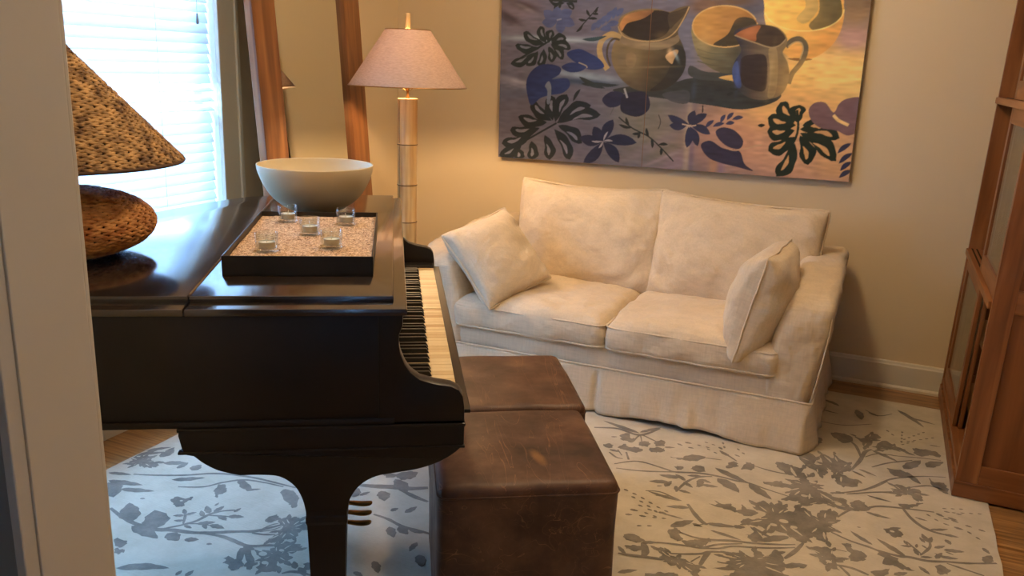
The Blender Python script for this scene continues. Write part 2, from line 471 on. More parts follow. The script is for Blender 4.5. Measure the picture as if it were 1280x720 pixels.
# local x runs from the tail to the player, local y runs from bass to treble
piano = thing('grand_piano', 'old black grand piano with closed lid and worn ivory keys standing on the floral rug', 'piano', PO, PA)
M_lid = NT('polished_lid'); M_lid.set(Roughness=0.22, Base_Color=srgb(40, 30, 25)); M_lid.b.inputs['Specular IOR Level'].default_value = 0.8; M_lid.b.inputs['Coat Weight'].default_value = .7; M_lid.b.inputs['Coat Roughness'].default_value = .10
def _lid(t):
    tc = t.n('ShaderNodeTexCoord'); mp = t.n('ShaderNodeMapping'); mp.inputs['Scale'].default_value = (14, 3, 10)
    t.l(tc.outputs['Object'], mp.inputs['Vector'])
    nz = t.n('ShaderNodeTexNoise'); nz.inputs['Scale'].default_value = 1; nz.inputs['Detail'].default_value = 8; nz.inputs['Roughness'].default_value = 0.65
    t.l(mp.outputs[0], nz.inputs['Vector'])
    mr = t.n('ShaderNodeMapRange'); mr.inputs[1].default_value = .3; mr.inputs[2].default_value = .75; mr.inputs[3].default_value = .12; mr.inputs[4].default_value = .26
    t.l(nz.outputs[0], mr.inputs[0]); t.l(mr.outputs[0], t.b.inputs['Roughness'])
    cr = t.n('ShaderNodeValToRGB'); e = cr.color_ramp.elements
    e[0].position = .35; e[0].color = srgb(30, 23, 20); e[1].position = .75; e[1].color = srgb(50, 39, 31)
    t.l(nz.outputs[0], cr.inputs[0]); t.l(cr.outputs[0], t.b.inputs['Base Color'])
    bp = t.n('ShaderNodeBump'); bp.inputs['Strength'].default_value = .03; bp.inputs['Distance'].default_value = .002
    t.l(nz.outputs[0], bp.inputs['Height']); t.l(bp.outputs[0], t.b.inputs['Normal'])
    return t.m
M_lid = _lid(M_lid)

straight = [(0, 0), (0, 1.481)]
bent = catmull([(-.22, 1.483), (-.38, 1.462), (-.489, 1.428), (-.565, 1.380), (-.641, 1.289), (-.709, 1.183), (-.775, 1.075), (-.87, .915), (-.98, .76), (-1.09, .60), (-1.16, .42), (-1.17, .24), (-1.12, .06)], 5, closed=False)
outline = [(0, 0), (0, 1.481)] + bent + [(-1.08, 0)]
def inset(poly, d):
    """offset a clockwise/anticlockwise outline inwards"""
    n = len(poly); c = Vector((sum(p[0] for p in poly) / n, sum(p[1] for p in poly) / n)); out = []
    area = sum(poly[i][0] * poly[(i + 1) % n][1] - poly[(i + 1) % n][0] * poly[i][1] for i in range(n))
    sg = 1 if area > 0 else -1
    for i in range(n):
        a, b, e = Vector(poly[i - 1]), Vector(poly[i]), Vector(poly[(i + 1) % n])
        t1 = (b - a).normalized(); t2 = (e - b).normalized()
        n1 = Vector((-t1.y, t1.x)) * sg; n2 = Vector((-t2.y, t2.x)) * sg
        m = (n1 + n2); m = m / max(m.length_squared, .4) * 2
        out.append((b.x + m.x * d, b.y + m.y * d))
    return out
def clip(poly, x, keep_less):
    out = []; n = len(poly)
    f = (lambda p: p[0] <= x) if keep_less else (lambda p: p[0] >= x)
    for i in range(n):
        a, b = poly[i], poly[(i + 1) % n]
        if f(a): out.append(a)
        if f(a) != f(b):
            t = (x - a[0]) / (b[0] - a[0]); out.append((x, a[1] + t * (b[1] - a[1])))
    return out
# case: thick rim with a closed bottom board
body = inset(outline, .012)
body = [(min(p[0], -.03), p[1]) for p in body]
bm = bmesh.new(); prism(bm, body, 'z', .752, .990, bev=.003)
prism(bm, inset(body, -.004), 'z', .7455, .760, bev=.002)
case = smooth_angle(obj('case', bm, M_black, piano))
# cheeks with the scooped arm profile
cheek = [(-.06, .990), (-.008, .990), (-.009, .965), (-.016, .947), (-.0165, .925), (-.0135, .905), (-.004, .880), (.008, .862), (.028, .8455), (.058, .836), (.095, .829), (.112, .820), (.121, .805), (.1245, .78), (.1245, .748), (-.06, .748)]
for y0, y1 in ((.010, .052), (1.430, 1.470)):
    bm = bmesh.new(); prism(bm, cheek, 'y', y0, y1, bev=.003)
    smooth_angle(obj('arm', bm, M_black, piano), 25)
# keybed with its moulding
bm = bmesh.new()
prism(bm, [(-.47, .7455), (-.472, .730), (-.466, .7), (-.462, .690), (.118, .690), (.1245, .696), (.1245, .7455)], 'y', .006, 1.474, bev=.002)
box(bm, -.4745, .1265, .0035, .02, .688, .694, bev=.0015)
box(bm, -.474, .127, .0045, .02, .738, .7455, bev=.0015)
smooth_angle(obj('keybed', bm, M_black, piano), 25)
obj('key_slip', bx(.119, .1425, .055, 1.428, .748, .757, bev=.002), M_black, piano)
obj('key_block', bx(-.03, .119, .053, .108, .747, .772, bev=.003), M_black, piano)
obj('key_block', bx(-.03, .119, 1.372, 1.429, .747, .772, bev=.003), M_black, piano)
bm = bmesh.new(); prism(bm, [(-.034, .75), (-.028, .75), (-.026, .80), (-.034, .96), (-.034, .988), (-.05, .988), (-.05, .75)], 'y', .053, 1.429)
obj('fallboard', bm, M_black, piano)

# front leg brackets: an arched plate with fluted middle, then a square tapering leg
bracket = [(-.4715, .692), (-.4715, .690), (-.458, .684), (-.444, .681)]
bracket += catmull([(-.444, .681), (-.425, .664), (-.399, .648), (-.372, .639), (-.352, .634)], 4, closed=False)[1:]
bracket += catmull([(-.352, .634), (-.31, .6335), (-.27, .628), (-.24, .605), (-.224, .572), (-.2165, .535)], 5, closed=False)[1:]
bracket += [(-.130, .535)]
bracket += catmull([(-.130, .535), (-.122, .570), (-.100, .602), (-.0656, .622), (-.02, .630), (.02, .636), (.055, .646), (.085, .660), (.108, .676), (.1235, .692)], 5, closed=False)[1:]
for yc in (.010, 1.340):
    bm = bmesh.new(); prism(bm, bracket, 'y', yc, yc + .085, bev=.0025)
    smooth_angle(obj('leg_bracket', bm, M_black, piano), 25)
def leg_bm():
    bm = bmesh.new()
    prof = [(.0435, .545), (.0435, .532), (.0445, .528), (.0445, .516), (.042, .508), (.031, .14), (.029, .10), (.036, .092), (.036, .075), (.030, .068), (.026, .045)]
    rings = []
    for h, z in prof: rings.append([bm.verts.new((sx * h, sy * h, z)) for sx, sy in ((-1, -1), (1, -1), (1, 1), (-1, 1))])
    for A, B in zip(rings, rings[1:]):
        for k in range(4): bm.faces.new((A[k], A[(k + 1) % 4], B[(k + 1) % 4], B[k]))
    bm.faces.new(rings[0][::-1]); bm.faces.new(rings[-1])
    return bm
def caster(parent, x, y, z0=0):
    bm = bmesh.new(); lathe(bm, [(0, -.010), (.016, -.010), (.021, -.006), (.021, .006), (.016, .010), (0, .010)], 20)
    bmesh.ops.rotate(bm, verts=bm.verts[:], matrix=Matrix.Rotation(PI / 2, 3, 'X'))
    bmesh.ops.translate(bm, verts=bm.verts[:], vec=(x, y, z0 + .0225))
    box(bm, x - .007, x + .007, y - .015, y - .011, z0 + .02, z0 + .05); box(bm, x - .007, x + .007, y + .011, y + .015, z0 + .02, z0 + .05)
    box(bm, x - .012, x + .012, y - .016, y + .016, z0 + .043, z0 + .049)
    return bm
RUG_T = .011
for x, y in ((-.1735, .053), (-.1735, 1.3825), (-.98, .40)):
    L = obj('leg', leg_bm(), M_black, piano, loc=(x, y, 0))
    if x < -.5:
        L.scale = (1, 1, 1); 
    obj('caster', caster(None, 0, 0, RUG_T), M_brass, L)
bm = bmesh.new(); prism(bm, [(-1.06, .748), (-1.06, .66), (-1.03, .56), (-1.022, .54), (-.938, .54), (-.93, .56), (-.90, .66), (-.90, .748)], 'y', .36, .44, bev=.003)
obj('leg_bracket', bm, M_black, piano)

# pedal lyre
bm = bmesh.new()
for yy in (.685, .815): box(bm, -.245, -.215, yy - .011, yy + .011, .155, .692, bev=.003)
box(bm, -.255, -.205, .66, .84, .09, .155, bev=.006)
box(bm, -.255, -.205, .66, .84, .655, .692, bev=.003)
lyre = obj('pedal_lyre', bm, M_black, piano)
for yy in (.690, .750, .810):
    bm = bmesh.new()
    path = [(-.26, .128), (-.20, .128), (-.165, .122), (-.135, .116), (-.110, .116), (-.094, .120)]
    wid = [.007, .008, .011, .0165, .0175, .009]
    rows = []
    for (x, z), w in zip(path, wid):
        rows.append([bm.verts.new((x, yy + w * cy, z + cz)) for cy, cz in ((-1, 0), (-.6, .006), (.6, .006), (1, 0), (.6, -.006), (-.6, -.006))])
    for A, B in zip(rows, rows[1:]):
        for k in range(6): bm.faces.new((A[k], A[(k + 1) % 6], B[(k + 1) % 6], B[k]))
    bm.faces.new(rows[0][::-1]); bm.faces.new(rows[-1])
    o = obj('pedal', bm, M_brass, lyre, smooth=True)
    md = o.modifiers.new('s', 'SUBSURF'); md.levels = 2; md.render_levels = 2

# lid in two leaves: lower slab and raised panel
low = clip(outline, -.4425, False); lowb = clip(outline, -.4455, True)
bm = bmesh.new(); prism(bm, low, 'z', .9905, 1.006, bev=.003)
hi = clip(inset(outline, .028), -.4425, False); hi = [(min(p[0], -.020), max(p[1], .050)) for p in hi]
prism(bm, hi, 'z', 1.004, 1.020, bev=.003)
smooth_angle(obj('front_lid', bm, M_lid, piano), 25)
bm = bmesh.new(); prism(bm, lowb, 'z', .9905, 1.006, bev=.003)
hib = clip(inset(outline, .028), -.4455, True); hib = [(p[0], max(p[1], .050)) for p in hib]
prism(bm, hib, 'z', 1.004, 1.020, bev=.003)
smooth_angle(obj('main_lid', bm, M_lid, piano), 25)
bm = bmesh.new(); tube(bm, [(-.444, .06, 1.0190), (-.444, 1.40, 1.0190)], .0032, 10)
obj('hinge', bm, mat_plain('dull_hinge', srgb(92, 74, 52), .4, metal=.7), piano, smooth=True)
for y in (.12, .75):
    bm = bmesh.new(); box(bm, -.44, -.41, y - .012, y + .012, .9, .901)
    bm.free()

# keys: 52 ivory naturals, 36 ebony sharps
M_iv = [mat_plain('ivory_%s' % n, c, .35, spec=.5, var=.08, vscale=30) for n, c in (('pale', srgb(236, 214, 172)), ('warm', srgb(222, 194, 146)), ('yellowed', srgb(198, 160, 106)))]
M_eb = mat_plain('ebony', srgb(16, 14, 13), .42, spec=.3)
KW = 1.262 / 52; KY0 = .110
names = 'ABCDEFG'
wi = 0; white0 = black0 = None
for i in range(52):
    y0 = KY0 + i * KW
    mi = 1 if random.random() < .30 else (2 if random.random() < .10 else 0)
    if 14 <= i <= 34: mi = random.choice([0, 0, 1, 1, 2])
    bm = bx(0, .1475, .0006, KW - .0006, .7475, .7630, bev=.0012)
    box(bm, .096, .1485, .0006, KW - .0006, .7615, .7640, bev=.0006)
    o = obj('white_key', bm, M_iv[mi], piano, loc=(-.030, y0, random.uniform(-.0006, .0006)))
BK = []
for i in range(51):
    nm = names[i % 7]
    if nm in 'ACDFG':
        off = {'A': 0, 'C': -.0017, 'D': .0017, 'F': -.0022, 'G': 0}[nm]
        BK.append(KY0 + (i + 1) * KW + off)
first = None
for y in BK:
    if first is None:
        bm = bmesh.new()
        prism(bm, [(0, .760), (.0955, .760), (.0935, .7655), (.0885, .7745), (.086, .7755), (0, .7755)], 'y', -.0052, .0052, bev=.0012)
        first = obj('black_key', bm, M_eb, piano, loc=(-.030, y, 0)); o = first
    else:
        o = first.copy(); COL.objects.link(o); o.parent = piano; o.location = (-.030, y, 0)
# ================================================================ THINGS ON THE PIANO
def pw(s, q, z): 
    c, s_ = math.cos(PA), math.sin(PA)
    return Vector((PO.x + c * s - s_ * q, PO.y + s_ * s + c * q, z))
LIDZ = 1.0205
# --- big bowl
M_bowl = mat_plain('stoneware_bowl_glaze', srgb(212, 194, 158), .55, spec=.4, var=.05, vscale=6, bump=.03, bscale=60)
bowl_out = catmull([(.040, .0), (.062, .001), (.100, .018), (.138, .050), (.164, .090), (.1790, .128), (.1830, .150)], 6, closed=False)
bowl_in = catmull([(.1795, .152), (.1740, .128), (.158, .092), (.132, .055), (.095, .026), (.055, .012), (0, .009)], 6, closed=False)
bm = bmesh.new(); lathe(bm, [(0, .0005)] + bowl_out + [(.1822, .1525)] + bowl_in, 72)
p = pw(-.275, 1.085, LIDZ + .0005)
tag(obj('bowl', bm, M_bowl, smooth=True, loc=p), 'large cream ceramic bowl with a thin rim standing on the piano behind the sand tray', 'bowl')

# --- tray of sand with five candle holders
M_tray = mat_plain('dark_bronze_tray', srgb(52, 46, 40), .42, metal=.6, var=.3, vscale=7, bump=.05, bscale=30)
TS0, TS1, TQ0, TQ1 = -.409, -.074, .220, .812
TH = .046
tc_ = pw((TS0 + TS1) / 2, (TQ0 + TQ1) / 2, LIDZ)
hx, hy = (TS1 - TS0) / 2, (TQ1 - TQ0) / 2
bm = bmesh.new()
box(bm, -hx, hx, -hy, hy, 0, .004)
for a in ((-hx, -hx + .004, -hy, hy), (hx - .004, hx, -hy, hy), (-hx, hx, -hy, -hy + .004), (-hx, hx, hy - .004, hy)):
    box(bm, a[0], a[1], a[2], a[3], 0, TH, bev=.0008)
tray = obj('tray', bm, M_tray, loc=tc_, rot=(0, 0, PA))
tag(tray, 'dark metal rectangular tray filled with sand on the closed piano lid', 'tray')
def mat_sand():
    t = NT('coarse_sand'); t.set(Roughness=.9); t.b.inputs['Specular IOR Level'].default_value = .2
    tc = t.n('ShaderNodeTexCoord')
    v = t.n('ShaderNodeTexVoronoi'); v.inputs['Scale'].default_value = 420
    t.l(tc.outputs['Object'], v.inputs['Vector'])
    n = t.n('ShaderNodeTexNoise'); n.inputs['Scale'].default_value = 90; n.inputs['Detail'].default_value = 6; n.inputs['Roughness'].default_value = .75
    t.l(tc.outputs['Object'], n.inputs['Vector'])
    cr = t.n('ShaderNodeValToRGB'); e = cr.color_ramp.elements
    e[0].position = .32; e[0].color = srgb(96, 70, 52); e[1].position = .66; e[1].color = srgb(232, 204, 170)
    m = e.new(.46); m.color = srgb(190, 152, 116)
    mx = t.n('ShaderNodeMix'); mx.inputs[0].default_value = .35
    t.l(n.outputs[0], mx.inputs[2])
    sp = t.n('ShaderNodeSeparateColor'); t.l(v.outputs['Color'], sp.inputs[0]); t.l(sp.outputs[0], mx.inputs[3])
    t.l(mx.outputs[0], cr.inputs[0]); t.l(cr.outputs[0], t.b.inputs['Base Color'])
    bp = t.n('ShaderNodeBump'); bp.inputs['Strength'].default_value = .8; bp.inputs['Distance'].default_value = .003
    t.l(n.outputs[0], bp.inputs['Height']); t.l(bp.outputs[0], t.b.inputs['Normal'])
    return t.m
CAND = [(-.322, .728), (-.245, .545), (-.326, .338), (-.160, .690), (-.178, .380)]
def sand_h(x, y):
    h = .030 + .0035 * noise.noise(Vector((x * 14, y * 14, 3))) + .0022 * noise.noise(Vector((x * 45, y * 45, 1))) + .0012 * noise.noise(Vector((x * 160, y * 160, 1)))
    ed = min(hx - abs(x), hy - abs(y)); h += .003 * math.exp(-ed / .02)
    for s, q in CAND:
        d = math.hypot(x - (s - (TS0 + TS1) / 2), y - (q - (TQ0 + TQ1) / 2))
        if d < .030: h = min(h, .0295)
        elif d < .045: h += .002 * math.sin((d - .030) / .015 * PI)
    return h
bm = bmesh.new()
NX, NY = 90, 150
g = [[None] * (NY + 1) for _ in range(NX + 1)]
for i in range(NX + 1):
    for j in range(NY + 1):
        x = (-1 + 2 * i / NX) * (hx - .0055); y = (-1 + 2 * j / NY) * (hy - .0055)
        g[i][j] = bm.verts.new((x, y, sand_h(x, y)))
for i in range(NX):
    for j in range(NY): bm.faces.new((g[i][j], g[i + 1][j], g[i + 1][j + 1], g[i][j + 1]))
edge = [g[i][0] for i in range(NX + 1)] + [g[NX][j] for j in range(1, NY + 1)] + [g[i][NY] for i in range(NX - 1, -1, -1)] + [g[0][j] for j in range(NY - 1, 0, -1)]
low_ = [bm.verts.new((v.co.x, v.co.y, .0045)) for v in edge]
for k in range(len(edge)): bm.faces.new((edge[k], low_[k], low_[(k + 1) % len(edge)], edge[(k + 1) % len(edge)]))
bm.faces.new(low_)
tag(obj('sand', bm, mat_sand(), loc=tc_, rot=(0, 0, PA)), 'coarse pinkish tan sand filling the dark metal tray', 'sand', kind='stuff')

M_vot = mat_glass('votive_glass')
M_wax = mat_plain('white_wax', srgb(250, 246, 236), .5, spec=.3); M_wax.node_tree.nodes['Principled BSDF'].inputs['Subsurface Weight'].default_value = .2
M_alu = mat_plain('tealight_tin', srgb(200, 198, 190), .35, metal=.9)
M_wick = mat_plain('wick_cotton', srgb(225, 215, 190), .9)
lab = ['back left of the sand tray', 'middle of the sand tray', 'front left corner of the sand tray', 'back right of the sand tray', 'front right of the sand tray']
hold0 = tea0 = None
for i, (s, q) in enumerate(CAND):
    pos = pw(s, q, LIDZ + .0300)
    if hold0 is None:
        bm = bmesh.new()
        lathe(bm, [(0, 0), (.0225, 0), (.0250, .002), (.0262, .008), (.0268, .046), (.0258, .0475), (.0246, .046), (.0240, .014), (.0220, .010), (0, .0095)], 40)
        hold0 = obj('candle_holder', bm, M_vot, smooth=True); h = hold0
        tea0 = thing('tealight', 'x', 'candle')
        bm = bmesh.new(); lathe(bm, [(0, 0), (.0185, 0), (.0190, .001), (.0192, .0145), (.0196, .015), (.0192, .0155), (.0184, .0145), (.0182, .002), (0, .002)], 32)
        obj('tin_cup', bm, M_alu, tea0, smooth=True)
        bm = bmesh.new(); lathe(bm, [(0, .002), (.0180, .002), (.0181, .0130), (.017, .0125), (.006, .0120), (0, .0128)], 32)
        obj('wax', bm, M_wax, tea0, smooth=True)
        bm = bmesh.new(); tube(bm, [(0, 0, .012), (.0004, 0, .018), (.0015, .0005, .024)], .0009, 6)
        obj('wick', bm, M_wick, tea0)
        t = tea0
    else:
        h = hold0.copy(); COL.objects.link(h)
        t = tea0.copy(); COL.objects.link(t)
        for ch in list(tea0.children):
            c = ch.copy(); COL.objects.link(c); c.parent = t
    h.location = pos; t.location = pos + Vector((0, 0, .0100)); t.rotation_euler = (0, 0, i * 1.3)
    tag(h, 'small clear glass candle holder at the ' + lab[i], 'candle holder', 'glass candle holders in the sand')
    tag(t, 'unlit white tealight in the glass at the ' + lab[i], 'candle', 'tealights in the glass holders')

# --- woven seagrass lamp
def mat_weave(name, c1, c2):
    t = NT(name); t.set(Roughness=.7); t.b.inputs['Specular IOR Level'].default_value = .3
    tc = t.n('ShaderNodeTexCoord')
    n = t.n('ShaderNodeTexNoise'); n.inputs['Scale'].default_value = 34; n.inputs['Detail'].default_value = 4
    t.l(tc.outputs['Object'], n.inputs['Vector'])
    cr = t.n('ShaderNodeValToRGB'); e = cr.color_ramp.elements
    e[0].position = .35; e[0].color = c1; e[1].position = .68; e[1].color = c2
    t.l(n.outputs[0], cr.inputs[0]); t.l(cr.outputs[0], t.b.inputs['Base Color'])
    n2 = t.n('ShaderNodeTexNoise'); n2.inputs['Scale'].default_value = 500; t.l(tc.outputs['Object'], n2.inputs['Vector'])
    bp = t.n('ShaderNodeBump'); bp.inputs['Strength'].default_value = .4; bp.inputs['Distance'].default_value = .001
    t.l(n2.outputs[0], bp.inputs['Height']); t.l(bp.outputs[0], t.b.inputs['Normal'])
    return t.m
def lump(bm, c, ax, side, nrm, L, W, T):
    """one plait stitch: a flattened pointed ellipsoid"""
    rows = []
    for t, w in ((-1, 0), (-.72, .62), (-.2, 1), (.35, .95), (.8, .55), (1, 0)):
        base = c + ax * (t * L)
        if w == 0: rows.append([bm.verts.new(base)])
        else: rows.append([bm.verts.new(base + side * (W * w * a) + nrm * (T * w * b)) for a, b in ((-1, 0), (-.5, .87), (.5, .87), (1, 0), (0, -.8))])
    for A, B in zip(rows, rows[1:]):
        if len(A) == 1:
            for k in range(5): bm.faces.new((A[0], B[(k + 1) % 5], B[k]))
        elif len(B) == 1:
            for k in range(5): bm.faces.new((A[k], A[(k + 1) % 5], B[0]))
        else:
            for k in range(5): bm.faces.new((A[k], A[(k + 1) % 5], B[(k + 1) % 5], B[k]))
def weave(bm, prof, row, stitch, T):
    """plaited rows around a profile of revolution; prof is dense [(r, z)]"""
    d = [0]
    for a, b in zip(prof, prof[1:]): d.append(d[-1] + math.hypot(b[0] - a[0], b[1] - a[1]))
    n = int(d[-1] / row)
    for i in range(n + 1):
        s = (i + .5) / (n + 1) * d[-1]
        k = max(j for j in range(len(d)) if d[j] <= s); k = min(k, len(prof) - 2)
        f = (s - d[k]) / max(d[k + 1] - d[k], 1e-9)
        r = prof[k][0] * (1 - f) + prof[k + 1][0] * f; z = prof[k][1] * (1 - f) + prof[k + 1][1] * f
        tr, tz = prof[k + 1][0] - prof[k][0], prof[k + 1][1] - prof[k][1]
        L_ = math.hypot(tr, tz); tr /= L_; tz /= L_
        m = max(6, int(2 * PI * r / stitch)); ph = random.random() * 6
        for j in range(m):
            a = ph + 2 * PI * j / m + random.uniform(-.1, .1) / m
            rad = Vector((math.cos(a), math.sin(a), 0)); tan = Vector((-math.sin(a), math.cos(a), 0))
            mer = rad * tr + Vector((0, 0, tz)); nrm = tan.cross(mer).normalized()
            if nrm.dot(rad) < 0 and abs(tr) < .999: nrm = -nrm
            for half in (-1, 1):
                ax = (tan + mer * (.30 * half)).normalized(); side = nrm.cross(ax)
                c = rad * r + Vector((0, 0, z)) + mer * (row * .24 * half) + tan * (stitch * .25 * half)
                lump(bm, c, ax, side, nrm, stitch * .60, row * .45, T * random.uniform(.8, 1.2))
BLP = Vector((-1.770, 1.392, LIDZ + .0005))
bl_ = thing('table_lamp', 'woven seagrass table lamp with a cone shade and round squat base on the piano', 'lamp', BLP)
M_wsh = mat_weave('seagrass_shade', srgb(86, 60, 36), srgb(184, 146, 96)); M_wba = mat_weave('seagrass_base', srgb(170, 104, 54), srgb(240, 176, 106))
M_core = mat_plain('dark_core', srgb(48, 32, 20), .9)
RB, HB = .208, .080
ell = [(RB * math.cos(a) ** .9 if math.cos(a) > 0 else 0, HB + .002 + HB * math.sin(a) * (1 if a > 0 else 1)) for a in [math.radians(-78 + 156 * i / 60) for i in range(61)]]
bm = bmesh.new(); lathe(bm, [(0, .0)] + [(.05, 0), (.055, .010)] + [(r * .955, HB + (z - HB) * .95) for r, z in ell] + [(0, ell[-1][1])], 48)
core = obj('base', bm, M_core, bl_, smooth=True)
bm = bmesh.new(); weave(bm, ell, .0122, .031, .0042)
obj('woven_plait', bm, M_wba, core, smooth=True)
zb = .2320
shp = [(.281 - (.281 - .045) * i / 40, zb + .252 * i / 40) for i in range(41)]
bm = bmesh.new(); lathe(bm, [(r - .004, z) for r, z in shp] + [(r - .007, z) for r, z in shp[::-1]], 64, closed=True)
shell = obj('shade', bm, M_core, bl_, smooth=True)
bm = bmesh.new(); weave(bm, shp, .0118, .030, .0042)
obj('woven_plait', bm, M_wsh, shell, smooth=True)
bm = bmesh.new()
for r, z in ((.281, zb - .002), (.045, zb + .254)):
    tube(bm, [(r * math.cos(2 * PI * k / 60), r * math.sin(2 * PI * k / 60), z) for k in range(60)], .005, 6, closed=True)
obj('rim_band', bm, mat_plain('dark_grass', srgb(74, 50, 32), .8), shell)
bm = bmesh.new(); tube(bm, [(0, 0, ell[-1][1] - .01), (0, 0, zb + .25)], .007, 12)
for k in range(3):
    a = k * 2 * PI / 3; tube(bm, [(0, 0, zb + .245), (.045 * math.cos(a), .045 * math.sin(a), zb + .25)], .0018, 6)
obj('stem', bm, M_brass, bl_, smooth=True)

# ================================================================ BAMBOO FLOOR LAMP
LX, LY = -2.097, 3.550
fl = thing('floor_lamp', 'lit floor lamp with a thick bamboo pole and pinkish linen cone shade in the corner', 'lamp', (LX, LY, 0))
def mat_bamboo():
    t = NT('bamboo'); t.set(Roughness=.35)
    tc = t.n('ShaderNodeTexCoord'); mp = t.n('ShaderNodeMapping'); mp.inputs['Scale'].default_value = (40, 40, 2.5)
    t.l(tc.outputs['Object'], mp.inputs['Vector'])
    nz = t.n('ShaderNodeTexNoise'); nz.inputs['Scale'].default_value = 1; nz.inputs['Detail'].default_value = 4
    t.l(mp.outputs[0], nz.inputs['Vector'])
    cr = t.n('ShaderNodeValToRGB'); e = cr.color_ramp.elements
    e[0].position = .3; e[0].color = srgb(190, 146, 88); e[1].position = .7; e[1].color = srgb(232, 202, 146)
    t.l(nz.outputs[0], cr.inputs[0]); t.l(cr.outputs[0], t.b.inputs['Base Color'])
    return t.m
M_bam = mat_bamboo()
prof = [(0, .02), (.047, .02)]
nodes = [.18, .36, .55, .745, .925, 1.118]
for z in nodes: prof += [(0.0462, z - .012), (0.0473, z - .004), (0.0456, z - .0015), (0.0456, z + .0015), (0.0485, z + .004), (0.0465, z + .012)]
prof += [(0.0462, 1.322), (0.0473, 1.325), (0.0473, 1.331), (.043, 1.333), (0, 1.333)]
bm = bmesh.new(); lathe(bm, prof, 40)
pole = smooth_angle(obj('pole', bm, M_bam, fl), 50)
bm = bmesh.new()
for z in nodes:
    tube(bm, [(0.0470 * math.cos(2 * PI * k / 32), 0.0470 * math.sin(2 * PI * k / 32), z) for k in range(32)], .0018, 6, closed=True)
for a in (-1.95,):
    tube(bm, [(0.0467 * math.cos(a + .08 * math.sin(z_ * 3)), 0.0467 * math.sin(a + .08 * math.sin(z_ * 3)), z_) for z_ in [.03 + .0646 * i for i in range(21)]], .0011, 5)
obj('joint_line', bm, mat_plain('dark_bamboo', srgb(96, 66, 34), .7), pole)
bm = bmesh.new(); lathe(bm, [(0, 0), (.055, 0), (.057, .004), (.055, .016), (.045, .022), (0, .022)], 40)
obj('foot_plate', bm, mat_plain('dark_metal_foot', srgb(50, 42, 34), .5, metal=.7), fl, smooth=True)
bm = bmesh.new(); lathe(bm, [(0, 1.332), (.011, 1.332), (.011, 1.338), (.0065, 1.342), (.0065, 1.372), (.010, 1.375), (.010, 1.48), (0, 1.48)], 16)
for sx in (-1, 1):
    tube(bm, catmull([(sx * .008, 0, 1.368), (sx * .045, 0, 1.40), (sx * .05, 0, 1.50), (sx * .03, 0, 1.60), (0, 0, 1.637)], 5, closed=False), .0016, 6)
obj('harp', bm, M_brass, fl, smooth=True)
bm = bmesh.new(); lathe(bm, [(0, 1.628), (.013, 1.630), (.012, 1.66), (.0115, 1.69), (.0125, 1.713), (.010, 1.718), (0, 1.718)], 14)
obj('finial', bm, M_bam, fl, smooth=True)
def mat_shade():
    t = NT('lamp_linen')
    out = [n for n in t.t.nodes if n.type == 'OUTPUT_MATERIAL'][0]
    col = srgb(184, 166, 156)
    t.set(Roughness=.95, Base_Color=col)
    tc = t.n('ShaderNodeTexCoord'); mp = t.n('ShaderNodeMapping'); mp.inputs['Scale'].default_value = (60, 60, 260)
    t.l(tc.outputs['Object'], mp.inputs['Vector'])
    nz = t.n('ShaderNodeTexNoise'); nz.inputs['Scale'].default_value = 1; nz.inputs['Detail'].default_value = 5
    t.l(mp.outputs[0], nz.inputs['Vector'])
    hs = t.n('ShaderNodeHueSaturation'); hs.inputs['Color'].default_value = col
    mr = t.n('ShaderNodeMapRange'); mr.inputs[1].default_value = .3; mr.inputs[2].default_value = .7; mr.inputs[3].default_value = .86; mr.inputs[4].default_value = 1.1
    t.l(nz.outputs[0], mr.inputs[0]); t.l(mr.outputs[0], hs.inputs['Value']); t.l(hs.outputs[0], t.b.inputs['Base Color'])
    tr = t.n('ShaderNodeBsdfTranslucent'); t.l(hs.outputs[0], tr.inputs['Color'])
    mx = t.n('ShaderNodeMixShader'); mx.inputs[0].default_value = .32
    t.l(t.b.outputs[0], mx.inputs[1]); t.l(tr.outputs[0], mx.inputs[2]); t.l(mx.outputs[0], out.inputs['Surface'])
    return t.m
bm = bmesh.new(); lathe(bm, [(.276, 1.388), (.105, 1.642), (.1035, 1.642), (.2745, 1.388)], 80, closed=True)
sh = smooth_angle(obj('lamp_shade', bm, mat_shade(), fl), 50)
bm = bmesh.new()
for r, z in ((.276, 1.388), (.1045, 1.642)): tube(bm, [(r * math.cos(2 * PI * k / 64), r * math.sin(2 * PI * k / 64), z) for k in range(64)], .0022, 6, closed=True)
for k in range(3):
    a = k * 2 * PI / 3 + .5; tube(bm, [(0, 0, 1.636), (.104 * math.cos(a), .104 * math.sin(a), 1.641)], .0016, 6)
obj('wire_ring', bm, M_brass, sh)
t = NT('warm_bulb_glass'); t.set(Base_Color=(1, .9, .75, 1)); t.b.inputs['Emission Color'].default_value = (1, .66, .34, 1); t.b.inputs['Emission Strength'].default_value = FLOOR_LAMP_W
bm = bmesh.new(); lathe(bm, catmull([(0, 1.478), (.013, 1.482), (.022, 1.51), (.030, 1.54), (.024, 1.565), (.0, 1.572)], 4, closed=False), 20)
bulb = obj('light_bulb', bm, t.m, fl, smooth=True)
